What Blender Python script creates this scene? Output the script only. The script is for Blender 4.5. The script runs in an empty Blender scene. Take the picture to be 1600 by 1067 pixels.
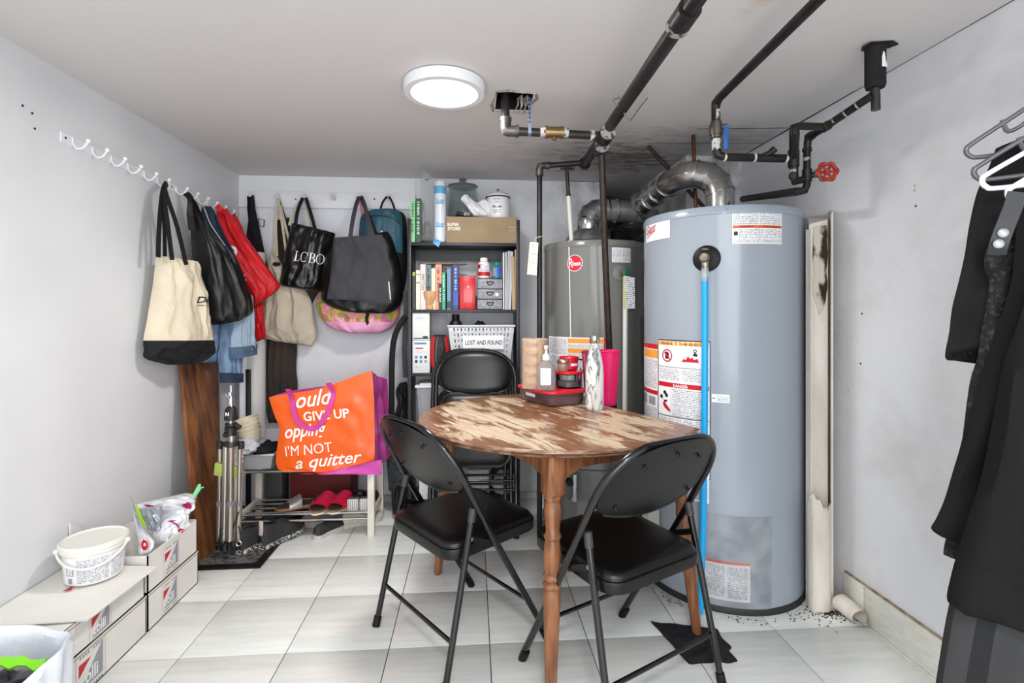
import bpy, bmesh, math, random
from mathutils import Vector, Matrix, noise
R = math.radians; PI = math.pi
scene = bpy.context.scene
COL = scene.collection

# ------------------------------------------------------------------ camera, world, lights, exposure
CAMH = 1.15; FPX = 803.0; YAW = R(4.31)
cam_d = bpy.data.cameras.new('camera'); cam = bpy.data.objects.new('camera', cam_d); COL.objects.link(cam)
cam.location = (0, 0, CAMH); cam.rotation_euler = (R(90), 0, -YAW)
cam_d.sensor_width = 36; cam_d.lens = FPX/1600*36; cam_d.shift_y = (486-533.5)/1600
cam_d.clip_start = 0.02
scene.camera = cam
world = bpy.data.worlds.new('world'); scene.world = world; world.use_nodes = True
world.node_tree.nodes['Background'].inputs[0].default_value = (0.9, 0.95, 1, 1)
world.node_tree.nodes['Background'].inputs[1].default_value = 0.4
scene.view_settings.view_transform = 'Standard'; scene.view_settings.look = 'None'
scene.view_settings.gamma = 1; scene.view_settings.use_curve_mapping = False
scene.view_settings.exposure = 0.34
def area(name, loc, rot, size, sy, power, col):
    l = bpy.data.lights.new(name, 'AREA'); l.shape = 'RECTANGLE'; l.size = size; l.size_y = sy
    l.energy = power; l.color = col
    o = bpy.data.objects.new(name, l); COL.objects.link(o); o.location = loc; o.rotation_euler = rot
    return o
# added fill light behind the camera, standing in for the room's other light
area('rear_fill_light', (0.1, -1.62, 1.1), (R(90), 0, 0), 2.3, 1.7, 54, (0.93, 0.97, 1.0))
# light of the ceiling lamp itself
def disc(name, loc, size, power, col):
    l = bpy.data.lights.new(name, 'AREA'); l.shape = 'DISK'; l.size = size; l.energy = power; l.color = col
    o = bpy.data.objects.new(name, l); COL.objects.link(o); o.location = loc
    return o
disc('ceiling_lamp_light', (-0.105, 1.90, 1.936), 0.24, 14, (1.0, 0.98, 0.95))
disc('added_lamp_light', (0.1, -0.3, 1.93), 0.3, 20, (1.0, 0.98, 0.96))  # fill from an added, unseen lamp behind the camera

# ------------------------------------------------------------------ rays through the survey of the photograph -> real points
cY, sY = math.cos(YAW), math.sin(YAW)
def ray(x, y):
    u = (x-800)/FPX
    return Vector((u*cY+sY, -u*sY+cY, (486-y)/FPX))
CP = Vector((0, 0, CAMH))
def PY(x, y, d): r = ray(x, y); return CP+r*(d/r.y)
def PX(x, y, d): r = ray(x, y); return CP+r*(d/r.x)
def PZ(x, y, d): r = ray(x, y); return CP+r*((d-CAMH)/r.z)
class Pl:
    """a vertical plane through two plan points; at(x, y) is where the survey ray meets it"""
    def __init__(s, p0, p1):
        s.p = Vector((p0[0], p0[1], 0)); d = Vector((p1[0]-p0[0], p1[1]-p0[1], 0)).normalized(); s.d = d
        s.n = Vector((d.y, -d.x, 0))
        if s.n.dot(s.p) > 0: s.n = -s.n
    def at(s, x, y, off=0):
        r = ray(x, y); t = (s.p+s.n*off-CP).dot(s.n)/r.dot(s.n)
        return CP+r*t
def PlY(d): return Pl((0, d), (1, d))
def PlX(d): return Pl((d, 0), (d, 1))

# ------------------------------------------------------------------ materials
def lin(c): return tuple(((v/255)/12.92 if v/255 <= .04045 else ((v/255+.055)/1.055)**2.4) for v in c)+(1,)
MATS = {}
def mat(name, col, rough=.5, metal=0, var=0, vs=6, bump=0, bs=60, col2=None, stretch=None, trans=0, alpha=1, emit=0, coat=0, spec=.5, vmask=(.35, .65), ior=1.45, coord='Object'):
    if name in MATS: return MATS[name]
    m = bpy.data.materials.new(name); m.use_nodes = True; nt = m.node_tree; b = nt.nodes['Principled BSDF']
    b.inputs['Base Color'].default_value = lin(col); b.inputs['Roughness'].default_value = rough
    b.inputs['Metallic'].default_value = metal; b.inputs['Specular IOR Level'].default_value = spec
    b.inputs['Transmission Weight'].default_value = trans; b.inputs['Alpha'].default_value = alpha
    b.inputs['Coat Weight'].default_value = coat; b.inputs['IOR'].default_value = ior
    if emit:
        b.inputs['Emission Color'].default_value = lin(col); b.inputs['Emission Strength'].default_value = emit
    tc = None
    if var or col2 or bump:
        tc = nt.nodes.new('ShaderNodeTexCoord'); mp = nt.nodes.new('ShaderNodeMapping')
        nt.links.new(tc.outputs[coord], mp.inputs[0])
        if stretch: mp.inputs['Scale'].default_value = stretch
    if var or col2:
        n = nt.nodes.new('ShaderNodeTexNoise'); n.inputs['Scale'].default_value = vs; n.inputs['Detail'].default_value = 6
        nt.links.new(mp.outputs[0], n.inputs['Vector'])
        mr = nt.nodes.new('ShaderNodeMapRange'); mr.inputs[1].default_value = vmask[0]; mr.inputs[2].default_value = vmask[1]
        nt.links.new(n.outputs[0], mr.inputs[0])
        mx = nt.nodes.new('ShaderNodeMix'); mx.data_type = 'RGBA'
        c2 = col2 or tuple(max(0, v*(1-var)) for v in col)
        mx.inputs[6].default_value = lin(col); mx.inputs[7].default_value = lin(c2)
        nt.links.new(mr.outputs[0], mx.inputs[0]); nt.links.new(mx.outputs[2], b.inputs['Base Color'])
    if bump:
        n2 = nt.nodes.new('ShaderNodeTexNoise'); n2.inputs['Scale'].default_value = bs; n2.inputs['Detail'].default_value = 4
        nt.links.new(mp.outputs[0], n2.inputs['Vector'])
        bp = nt.nodes.new('ShaderNodeBump'); bp.inputs['Strength'].default_value = bump; bp.inputs['Distance'].default_value = .01
        nt.links.new(n2.outputs[0], bp.inputs['Height']); nt.links.new(bp.outputs[0], b.inputs['Normal'])
    MATS[name] = m
    return m
def nodes_of(m): return m.node_tree, m.node_tree.nodes['Principled BSDF']
def print_mat(name, paper, ink, pitch=.006, dens=.5, fine=260):
    """small print: rows of broken ink strokes in UV space (UVs are in metres)"""
    if name in MATS: return MATS[name]
    m = bpy.data.materials.new(name); m.use_nodes = True; nt, b = nodes_of(m); N = nt.nodes.new; L = nt.links.new
    b.inputs['Roughness'].default_value = .45
    uv = N('ShaderNodeUVMap'); sp = N('ShaderNodeSeparateXYZ'); L(uv.outputs[0], sp.inputs[0])
    dv = N('ShaderNodeMath'); dv.operation = 'DIVIDE'; dv.inputs[1].default_value = pitch; L(sp.outputs[1], dv.inputs[0])
    fr = N('ShaderNodeMath'); fr.operation = 'FRACT'; L(dv.outputs[0], fr.inputs[0])
    fl = N('ShaderNodeMath'); fl.operation = 'FLOOR'; L(dv.outputs[0], fl.inputs[0])
    c = N('ShaderNodeMath'); c.operation = 'LESS_THAN'; c.inputs[1].default_value = .5; L(fr.outputs[0], c.inputs[0])
    cb = N('ShaderNodeCombineXYZ'); sx = N('ShaderNodeMath'); sx.operation = 'MULTIPLY'; sx.inputs[1].default_value = fine
    L(sp.outputs[0], sx.inputs[0]); L(sx.outputs[0], cb.inputs[0]); ml = N('ShaderNodeMath'); ml.operation = 'MULTIPLY'; ml.inputs[1].default_value = 7.3
    L(fl.outputs[0], ml.inputs[0]); L(ml.outputs[0], cb.inputs[1])
    ns = N('ShaderNodeTexNoise'); ns.inputs['Scale'].default_value = 1; L(cb.outputs[0], ns.inputs['Vector'])
    g = N('ShaderNodeMath'); g.operation = 'GREATER_THAN'; g.inputs[1].default_value = 1-dens; L(ns.outputs[0], g.inputs[0])
    mu = N('ShaderNodeMath'); mu.operation = 'MULTIPLY'; L(g.outputs[0], mu.inputs[0]); L(c.outputs[0], mu.inputs[1])
    mx = N('ShaderNodeMix'); mx.data_type = 'RGBA'; mx.inputs[6].default_value = lin(paper); mx.inputs[7].default_value = lin(ink)
    L(mu.outputs[0], mx.inputs[0]); L(mx.outputs[2], b.inputs['Base Color'])
    MATS[name] = m
    return m

# ------------------------------------------------------------------ mesh builder
class B:
    def __init__(s):
        s.bm = bmesh.new(); s.uv = s.bm.loops.layers.uv.new('UVMap')
    def face(s, vs, mi=0, uvs=None):
        try: f = s.bm.faces.new(vs)
        except ValueError: return None
        f.material_index = mi
        if uvs:
            for l, t in zip(f.loops, uvs): l[s.uv].uv = t
        return f
    def poly(s, pts, mi=0, uvs=None):
        s.face([s.bm.verts.new(p) for p in pts], mi, uvs); return s
    def box(s, lo, hi, mi=0, bev=0, mtx=None):
        x0, y0, z0 = lo; x1, y1, z1 = hi
        co = [(x0,y0,z0),(x1,y0,z0),(x1,y1,z0),(x0,y1,z0),(x0,y0,z1),(x1,y0,z1),(x1,y1,z1),(x0,y1,z1)]
        vs = [s.bm.verts.new(mtx @ Vector(c) if mtx else c) for c in co]
        fs = [s.face([vs[i] for i in q], mi) for q in ((0,3,2,1),(4,5,6,7),(0,1,5,4),(1,2,6,5),(2,3,7,6),(3,0,4,7))]
        if bev:
            es = list({e for f in fs for e in f.edges})
            r = bmesh.ops.bevel(s.bm, geom=es, offset=bev, segments=2, affect='EDGES', profile=.5)
            for f in r['faces']: f.material_index = mi
        return s
    def hexa(s, co, mi=0, bev=0):
        vs = [s.bm.verts.new(c) for c in co]
        fs = [s.face([vs[i] for i in q], mi) for q in ((0,3,2,1),(4,5,6,7),(0,1,5,4),(1,2,6,5),(2,3,7,6),(3,0,4,7))]
        if bev:
            r = bmesh.ops.bevel(s.bm, geom=list({e for f in fs for e in f.edges}), offset=bev, segments=2, affect='EDGES', profile=.5)
            for f in r['faces']: f.material_index = mi
        return s
    def ring(s, c, a, b, r, n):
        return [s.bm.verts.new(c+a*(r*math.cos(2*PI*k/n))+b*(r*math.sin(2*PI*k/n))) for k in range(n)]
    def tube(s, pts, r, n=10, mi=0, caps=True, closed=False):
        pts = [Vector(p) for p in pts]; m = len(pts)
        rs = r if isinstance(r, (list, tuple)) else [r]*m
        t0 = (pts[1]-pts[0]).normalized(); up = Vector((0,0,1)) if abs(t0.z) < .9 else Vector((1,0,0))
        a = t0.cross(up).normalized(); rings = []
        for i, p in enumerate(pts):
            if closed: t = (pts[(i+1) % m]-pts[i-1]).normalized()
            elif i == 0: t = t0
            elif i == m-1: t = (pts[-1]-pts[-2]).normalized()
            else:
                t = ((pts[i+1]-p).normalized()+(p-pts[i-1]).normalized())
                t = t.normalized() if t.length > 1e-6 else (pts[i+1]-p).normalized()
            a = (a-t*a.dot(t)).normalized(); b = t.cross(a)
            k = 1.0
            if 0 < i < m-1: k = 1/max(.6, t.dot((pts[i+1]-p).normalized()))
            rings.append(s.ring(p, a, b, rs[i]*min(k, 1.3), n))
        prs = list(zip(rings, rings[1:]))+([(rings[-1], rings[0])] if closed else [])
        for q0, q1 in prs:
            for k in range(n): s.face([q0[k], q0[(k+1) % n], q1[(k+1) % n], q1[k]], mi)
        if caps and not closed: s.face(rings[0][::-1], mi); s.face(rings[-1], mi)
        return s
    def cyl(s, p0, p1, r0, r1=None, n=16, mi=0, caps=True):
        return s.tube([p0, p1], [r0, r0 if r1 is None else r1], n, mi, caps)
    def lathe(s, prof, o=(0,0,0), n=24, mi=0, mfn=None, mtx=None, sx=1, sy=1, cap=True, uvr=False):
        o = Vector(o); rings = []
        for r, z in prof:
            vs = []
            for k in range(n):
                p = Vector((sx*r*math.cos(2*PI*k/n), sy*r*math.sin(2*PI*k/n), z))
                if mtx: p = mtx @ p
                vs.append(s.bm.verts.new(p+o))
            rings.append(vs)
        for i, (q0, q1) in enumerate(zip(rings, rings[1:])):
            for k in range(n):
                r = max(prof[i][0], .001)
                u0, u1 = 2*PI*k/n*r, 2*PI*(k+1)/n*r; v0, v1 = prof[i][1], prof[i+1][1]
                s.face([q0[k], q0[(k+1) % n], q1[(k+1) % n], q1[k]], mfn(i) if mfn else mi, [(u0,v0),(u1,v0),(u1,v1),(u0,v1)])
        if cap:
            s.face(rings[0][::-1], mfn(0) if mfn else mi); s.face(rings[-1], mfn(len(prof)-2) if mfn else mi)
        return s
    def ball(s, c, r, n=12, mi=0, sc=(1,1,1)):
        k = n//2; pr = [(r*math.sin(PI*i/k), -r*math.cos(PI*i/k)) for i in range(1, k)]
        s.lathe([(a*sc[0], b*sc[2]) for a, b in pr], c, n, mi)
        return s
    def ribbon(s, pts, w, th, nrm=None, mi=0, side=None):
        """strap: rectangular section swept along pts; side = direction of its width"""
        pts = [Vector(p) for p in pts]; q = []
        for i, p in enumerate(pts):
            t = (pts[min(i+1, len(pts)-1)]-pts[max(i-1, 0)]).normalized()
            sd = Vector(side) if side is not None else t.cross(Vector(nrm))
            sd = (sd-t*sd.dot(t)).normalized(); nn = sd.cross(t)
            ww = w[i] if isinstance(w, (list, tuple)) else w
            q.append([s.bm.verts.new(p+sd*(a*ww/2)+nn*(b*th/2)) for a, b in ((-1,-1),(1,-1),(1,1),(-1,1))])
        for a, b in zip(q, q[1:]):
            for k in range(4): s.face([a[k], a[(k+1) % 4], b[(k+1) % 4], b[k]], mi)
        s.face(q[0][::-1], mi); s.face(q[-1], mi)
        return s
    def prism(s, outline, z0, z1, mtx=None, mi=0, bev=0):
        """outline in local xy extruded along local z"""
        lo = [Vector((p[0], p[1], z0)) for p in outline]; hi = [Vector((p[0], p[1], z1)) for p in outline]
        if mtx: lo = [mtx @ p for p in lo]; hi = [mtx @ p for p in hi]
        a = [s.bm.verts.new(p) for p in lo]; b = [s.bm.verts.new(p) for p in hi]; n = len(a)
        fs = [s.face(a[::-1], mi), s.face(b, mi)]
        for k in range(n): s.face([a[k], a[(k+1) % n], b[(k+1) % n], b[k]], mi)
        if bev:
            es = list({e for f in fs if f for e in f.edges})
            r = bmesh.ops.bevel(s.bm, geom=es, offset=bev, segments=2, affect='EDGES', profile=.5)
            for f in r['faces']: f.material_index = mi
        return s
    def grid(s, fn, nu, nv, mi=0, mfn=None, wrapu=False, uvs=1.0):
        V = [[s.bm.verts.new(fn(i/nu, j/nv)) for i in range(nu if wrapu else nu+1)] for j in range(nv+1)]
        for j in range(nv):
            for i in range(nu):
                i2 = (i+1) % nu if wrapu else i+1
                s.face([V[j][i], V[j+1][i], V[j+1][i2], V[j][i2]], mfn((i+.5)/nu, (j+.5)/nv) if mfn else mi,
                       [(i/nu*uvs, 1-j/nv), (i/nu*uvs, 1-(j+1)/nv), ((i+1)/nu*uvs, 1-(j+1)/nv), ((i+1)/nu*uvs, 1-j/nv)])
        return V
OFF = {}
SPLIT = {'fittings': 'fitting', 'seam': 'seam', 'white_tape': 'tape_band', 'sealant': 'sealant_band', 'sealant_bands': 'sealant_band', 'inner_strap': 'inner_strap', 'hood_legs': 'hood_leg', 'blue_print': 'blue_print', 'border': 'border_strip', 'stroke_print': 'stroke_print', 'valve_body': 'valve_body', 'apron': 'apron', 'end_ring': 'end_ring'}
def islands(bm):
    bm.verts.index_update(); bm.verts.ensure_lookup_table(); seen = set(); out = []
    for v in bm.verts:
        if v.index in seen: continue
        st = [v]; seen.add(v.index); fs = set()
        while st:
            w = st.pop()
            for e in w.link_edges:
                u = e.other_vert(w)
                if u.index not in seen: seen.add(u.index); st.append(u)
            fs.update(w.link_faces)
        out.append(list(fs))
    return out
def obj(name, b, mats, parent=None, label=None, cat=None, group=None, kind=None, smooth=40, loc=None):
    if name in SPLIT and parent is not None:
        isl = islands(b.bm); nm = SPLIT[name]
        if len(isl) > 1:
            o = None
            for fs in isl:
                nb = B(); mp = {}
                for f in fs:
                    nb.face([mp.setdefault(v.index, None) or mp.__setitem__(v.index, nb.bm.verts.new(v.co)) or mp[v.index] for v in f.verts], f.material_index, [l[b.uv].uv.copy() for l in f.loops])
                o = obj_one(nm, nb, mats, parent, label, cat, group, kind, smooth, loc)
            b.bm.free(); return o
        name = nm
    return obj_one(name, b, mats, parent, label, cat, group, kind, smooth, loc)
def obj_one(name, b, mats, parent=None, label=None, cat=None, group=None, kind=None, smooth=40, loc=None):
    me = bpy.data.meshes.new(name)
    bmesh.ops.remove_doubles(b.bm, verts=b.bm.verts, dist=1e-6)
    bmesh.ops.recalc_face_normals(b.bm, faces=b.bm.faces)
    off = Vector((0, 0, 0))
    if parent is None and loc is None and b.bm.verts:
        xs = [v.co.x for v in b.bm.verts]; ys = [v.co.y for v in b.bm.verts]; zs = [v.co.z for v in b.bm.verts]
        off = Vector(((min(xs)+max(xs))/2, (min(ys)+max(ys))/2, min(zs)))
        bmesh.ops.translate(b.bm, verts=b.bm.verts, vec=-off)
    b.bm.to_mesh(me); b.bm.free()
    for m in (mats if isinstance(mats, (list, tuple)) else [mats]): me.materials.append(m)
    if smooth:
        me.shade_smooth(); me.set_sharp_from_angle(angle=R(smooth))
    o = bpy.data.objects.new(name, me); COL.objects.link(o); o.location = off
    OFF[o.name] = off
    if parent is not None:
        o.parent = parent; o.matrix_parent_inverse = Matrix.Translation(-OFF[parent.name])
        OFF[o.name] = Vector((0, 0, 0))
    tag(o, label, cat, group, kind)
    return o
def tag(o, label=None, cat=None, group=None, kind=None):
    if label: o['label'] = label
    if cat: o['category'] = cat
    if group: o['group'] = group
    if kind: o['kind'] = kind
def thing(name, label, cat, loc=(0,0,0), group=None, rz=0, local=False):
    o = bpy.data.objects.new(name, None); COL.objects.link(o); o.location = loc; o.rotation_euler.z = rz
    o.empty_display_size = .05
    OFF[o.name] = Vector((0,0,0)) if local else Vector(loc)
    tag(o, label, cat, group)
    return o
def dup(o, loc, rz, label, group=None, parent=None):
    c = o.copy(); COL.objects.link(c)
    if parent is None:
        c.location = loc; c.rotation_euler.z = rz; c['label'] = label
    else: c.parent = parent
    for ch in list(o.children): dup(ch, None, None, None, None, c)
    return c

# text laid on anything: fn(x, y) -> point, text metrics in metres
def text_into(b, s, fn, size, mi=0, align='LEFT', bold=0, shear=0, sx=1.0, space=1.0):
    cu = bpy.data.curves.new('t', 'FONT'); cu.body = s; cu.size = size; cu.align_x = align; cu.offset = bold
    cu.shear = shear; cu.resolution_u = 3; cu.fill_mode = 'FRONT'; cu.space_character = space
    o = bpy.data.objects.new('t', cu); COL.objects.link(o)
    dg = bpy.context.evaluated_depsgraph_get(); dg.update()
    me = bpy.data.meshes.new_from_object(o.evaluated_get(dg))
    tb_ = bmesh.new(); tb_.from_mesh(me)
    for _ in range(5):
        es = [e for e in tb_.edges if (e.verts[0].co-e.verts[1].co).length > size*.16]
        if not es or len(tb_.faces) > 3000: break
        bmesh.ops.subdivide_edges(tb_, edges=es, cuts=1); bmesh.ops.triangulate(tb_, faces=tb_.faces)
    tb_.verts.index_update()
    vs = [b.bm.verts.new(fn(v.co.x*sx, v.co.y)) for v in tb_.verts]
    for p in tb_.faces: b.face([vs[v.index] for v in p.verts], mi)
    tb_.free()
    bpy.data.objects.remove(o); bpy.data.curves.remove(cu); bpy.data.meshes.remove(me)

def cr(a, b, c, d, t):
    return .5*((2*b)+(-a+c)*t+(2*a-5*b+4*c-d)*t*t+(-a+3*b-3*c+d)*t**3)
def spline(pts, n=6):
    pts = [Vector(p) for p in pts]; out = []
    for i in range(len(pts)-1):
        a = pts[max(i-1, 0)]; b = pts[i]; c = pts[i+1]; d = pts[min(i+2, len(pts)-1)]
        for k in range(n): out.append(cr(a, b, c, d, k/n))
    out.append(pts[-1]); return out
def soft(b, pl, rows, t=.05, off=0, seed=0, nu=22, nv=28, wr=.006, fold=.006, nf=5, topk=.5, botk=0., mi=0, mfn=None, p=3.0, smooth=True):
    """a stuffed or draped cloth body: rows of (xl, yl, xr, yr) survey points on plane pl, bulging t towards the room"""
    A = [pl.at(r[0], r[1], off) for r in rows]; Z = [pl.at(r[2], r[3], off) for r in rows]
    m = len(rows)-1
    def smp(L, v):
        q = v*m; i = min(int(q), m-1); f = q-i
        if not smooth: return L[i].lerp(L[i+1], f)
        return cr(L[max(i-1, 0)], L[i], L[i+1], L[min(i+2, m)], f)
    def prof(u, v):
        a = max(0, 1-abs(2*u-1)**p)**.5
        vt = topk+(1-topk)*min(1, v/.35)**.7 if v < .35 else 1
        vb = botk+(1-botk)*max(0, 1-((v-.6)/.4)**3)**.5 if v > .6 else 1
        return a*vt*vb
    S = pl.n
    def front(u, v):
        q = smp(A, v).lerp(smp(Z, v), u); w = prof(u, v)
        f = math.sin(u*nf*2*PI+seed+2.2*noise.noise(Vector((u*1.5, v*2.5, seed))))*fold*(1-.35*v)
        nz = noise.noise(Vector((u*4, v*4, seed+5)))*wr+noise.noise(Vector((u*11, v*9, seed+9)))*wr*.45
        rd = (.5-abs(noise.noise(Vector((u*3.2+v*1.3, v*2.4-u*.8, seed+21)))))**2*4-.5; rd2 = (.5-abs(noise.noise(Vector((u*7, v*5+u*2, seed+31)))))**2*4-.5
        nz += wr*(.75*rd+.4*rd2)
        return q+S*(max(.0, t*w+(f+nz)*min(1, w*1.6))+.0012)
    def back(u, v):
        return smp(A, v).lerp(smp(Z, v), u)-S*(.0012+.004*prof(u, v))
    F = b.grid(front, nu, nv, mi, mfn); K = b.grid(back, nu, nv, mi, mfn)
    def side(f1, f2, v0): b.face([f1[0], f1[1], f2[1], f2[0]], mfn(*v0) if mfn else mi)
    for j in range(nv):
        side((F[j][0], F[j+1][0]), (K[j][0], K[j+1][0]), (0.01, (j+.5)/nv))
        side((F[j][nu], F[j+1][nu]), (K[j][nu], K[j+1][nu]), (.99, (j+.5)/nv))
    for i in range(nu):
        side((F[0][i], F[0][i+1]), (K[0][i], K[0][i+1]), ((i+.5)/nu, 0.001))
        side((F[nv][i], F[nv][i+1]), (K[nv][i], K[nv][i+1]), ((i+.5)/nu, .999))
    return front
def strap(b, pl, px, w, off=0, th=.003, mi=0, n=5):
    pts = [pl.at(q[0], q[1], off+(q[2] if len(q) > 2 else 0)) for q in px]
    b.ribbon(spline(pts, n) if len(pts) > 2 else pts, w, th, nrm=pl.n, mi=mi)

# ------------------------------------------------------------------ the room
XL, XR, YB, YF, ZC = -1.43, 1.45, 3.27, -1.7, 1.985
wallp = mat('white_wall_paint', (226,227,230), .55, var=.035, vs=2.2, bump=.05, bs=35)
wallr = mat('rough_plaster', (224,225,230), .75, bump=.3, bs=22)
def plaster_nodes(m):
    nt, b = nodes_of(m); N = nt.nodes.new; L = nt.links.new; g = N('ShaderNodeNewGeometry'); sp = N('ShaderNodeSeparateXYZ'); L(g.outputs['Position'], sp.inputs[0])
    def noi(s, lo, hi, st=(1,1,1)):
        mp = N('ShaderNodeMapping'); mp.inputs['Scale'].default_value = st; L(g.outputs['Position'], mp.inputs[0])
        n = N('ShaderNodeTexNoise'); n.inputs['Scale'].default_value = s; n.inputs['Detail'].default_value = 8; n.inputs['Roughness'].default_value = .65; L(mp.outputs[0], n.inputs['Vector'])
        r = N('ShaderNodeMapRange'); r.inputs[1].default_value = lo; r.inputs[2].default_value = hi; L(n.outputs[0], r.inputs[0]); return r.outputs[0]
    def rng(s, a, c): r = N('ShaderNodeMapRange'); r.inputs[1].default_value = a; r.inputs[2].default_value = c; L(s, r.inputs[0]); return r.outputs[0]
    def mul(a, c): k = N('ShaderNodeMath'); k.operation = 'MULTIPLY'; L(a, k.inputs[0]); L(c, k.inputs[1]); return k.outputs[0]
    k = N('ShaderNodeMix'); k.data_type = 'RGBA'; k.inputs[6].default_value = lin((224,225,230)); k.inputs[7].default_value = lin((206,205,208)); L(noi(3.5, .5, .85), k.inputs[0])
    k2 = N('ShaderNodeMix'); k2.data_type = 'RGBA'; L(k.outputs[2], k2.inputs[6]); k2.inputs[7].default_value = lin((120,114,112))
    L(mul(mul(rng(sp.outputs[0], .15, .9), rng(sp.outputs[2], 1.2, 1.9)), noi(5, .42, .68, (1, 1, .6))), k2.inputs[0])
    L(k2.outputs[2], b.inputs['Base Color'])
plaster_nodes(wallr)
ceilm = bpy.data.materials.new('ceiling_paint'); ceilm.use_nodes = True
def ceil_nodes(m):
    nt, b = nodes_of(m); N = nt.nodes.new; L = nt.links.new
    b.inputs['Roughness'].default_value = .6
    tc = N('ShaderNodeTexCoord'); g = N('ShaderNodeNewGeometry')
    def mathn(op, a, c=None, v=None):
        k = N('ShaderNodeMath'); k.operation = op
        if hasattr(a, 'links'): L(a, k.inputs[0])
        else: k.inputs[0].default_value = a
        if c is not None:
            if hasattr(c, 'links'): L(c, k.inputs[1])
            else: k.inputs[1].default_value = c
        return k.outputs[0]
    def blob(cx, cy, rx, ry, nscale, lo, hi, amp=.6, ang=0):
        mp = N('ShaderNodeMapping'); mp.vector_type = 'TEXTURE'; mp.inputs['Location'].default_value = (cx, cy, 0)
        mp.inputs['Rotation'].default_value = (0, 0, ang); mp.inputs['Scale'].default_value = (rx, ry, 1e3)
        L(g.outputs['Position'], mp.inputs[0])
        ln = N('ShaderNodeVectorMath'); ln.operation = 'LENGTH'; L(mp.outputs[0], ln.inputs[0])
        ns = N('ShaderNodeTexNoise'); ns.inputs['Scale'].default_value = nscale; ns.inputs['Detail'].default_value = 8; ns.inputs['Roughness'].default_value = .7
        st = N('ShaderNodeMapping'); st.inputs['Scale'].default_value = (1, 2.5, 1); L(g.outputs['Position'], st.inputs[0]); L(st.outputs[0], ns.inputs['Vector'])
        s = mathn('ADD', ln.outputs['Value'], mathn('MULTIPLY', mathn('SUBTRACT', ns.outputs[0], .5), amp*4))
        mr = N('ShaderNodeMapRange'); mr.inputs[1].default_value = hi; mr.inputs[2].default_value = lo; L(s, mr.inputs[0]); return mr.outputs[0]
    def mix(fac, a, c):
        k = N('ShaderNodeMix'); k.data_type = 'RGBA'; L(fac, k.inputs[0])
        if hasattr(a, 'links'): L(a, k.inputs[6])
        else: k.inputs[6].default_value = a
        k.inputs[7].default_value = c; return k.outputs[2]
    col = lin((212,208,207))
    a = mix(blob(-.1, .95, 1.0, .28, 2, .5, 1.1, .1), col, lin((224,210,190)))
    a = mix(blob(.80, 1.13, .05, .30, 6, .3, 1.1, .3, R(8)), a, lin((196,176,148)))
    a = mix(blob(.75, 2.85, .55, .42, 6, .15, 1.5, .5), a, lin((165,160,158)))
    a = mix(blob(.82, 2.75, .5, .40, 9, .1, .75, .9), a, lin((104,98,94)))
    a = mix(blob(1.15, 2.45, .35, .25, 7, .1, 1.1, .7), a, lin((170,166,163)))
    L(a, b.inputs['Base Color'])
    n2 = N('ShaderNodeTexNoise'); n2.inputs['Scale'].default_value = 25; L(g.outputs['Position'], n2.inputs['Vector'])
    bp = N('ShaderNodeBump'); bp.inputs['Strength'].default_value = .08; bp.inputs['Distance'].default_value = .01; L(n2.outputs[0], bp.inputs['Height']); L(bp.outputs[0], b.inputs['Normal'])
ceil_nodes(ceilm)
soot = mat('sooty_masonry', (92,87,84), .9, col2=(40,37,36), vs=9, bump=.6, bs=30)
crack = mat('dark_crack', (38,34,32), .9)
# floor
grout = mat('dark_grout', (62,60,56), .9, var=.4, vs=30)
fl = obj('floor', B().box((XL-.1, YF-.1, -.05), (XR+.1, YB+.5, -.0035)), grout, kind='structure')
tilem = bpy.data.materials.new('glazed_tile'); tilem.use_nodes = True
def tile_nodes(m):
    nt, b = nodes_of(m); N = nt.nodes.new; L = nt.links.new
    oi = N('ShaderNodeObjectInfo'); g = N('ShaderNodeNewGeometry')
    mp = N('ShaderNodeMapping'); mp.inputs['Scale'].default_value = (3.2, 34, 1); L(g.outputs['Position'], mp.inputs[0]); 
    ad = N('ShaderNodeVectorMath'); ad.operation = 'ADD'; L(mp.outputs[0], ad.inputs[0])
    sc = N('ShaderNodeVectorMath'); sc.operation = 'SCALE'; sc.inputs[3].default_value = 40; L(oi.outputs['Random'], sc.inputs[0]); L(sc.outputs[0], ad.inputs[1])
    n = N('ShaderNodeTexNoise'); n.inputs['Scale'].default_value = 1.0; n.inputs['Detail'].default_value = 5; n.inputs['Distortion'].default_value = .6; L(ad.outputs[0], n.inputs['Vector'])
    mr = N('ShaderNodeMapRange'); mr.inputs[1].default_value = .4; mr.inputs[2].default_value = .72; L(n.outputs[0], mr.inputs[0])
    mx = N('ShaderNodeMix'); mx.data_type = 'RGBA'; L(mr.outputs[0], mx.inputs[0])
    mx.inputs[6].default_value = lin((228,229,225)); mx.inputs[7].default_value = lin((210,216,212))
    L(mx.outputs[2], b.inputs['Base Color']); b.inputs['Roughness'].default_value = .28
    n3 = N('ShaderNodeTexNoise'); n3.inputs['Scale'].default_value = 2.5; L(g.outputs['Position'], n3.inputs['Vector'])
    m3 = N('ShaderNodeMapRange'); m3.inputs[3].default_value = .2; m3.inputs[4].default_value = .42; L(n3.outputs[0], m3.inputs[0]); L(m3.outputs[0], b.inputs['Roughness'])
tile_nodes(tilem)
TW = .3429; GX0 = -.972; GY0 = 1.779; shared = {}
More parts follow.
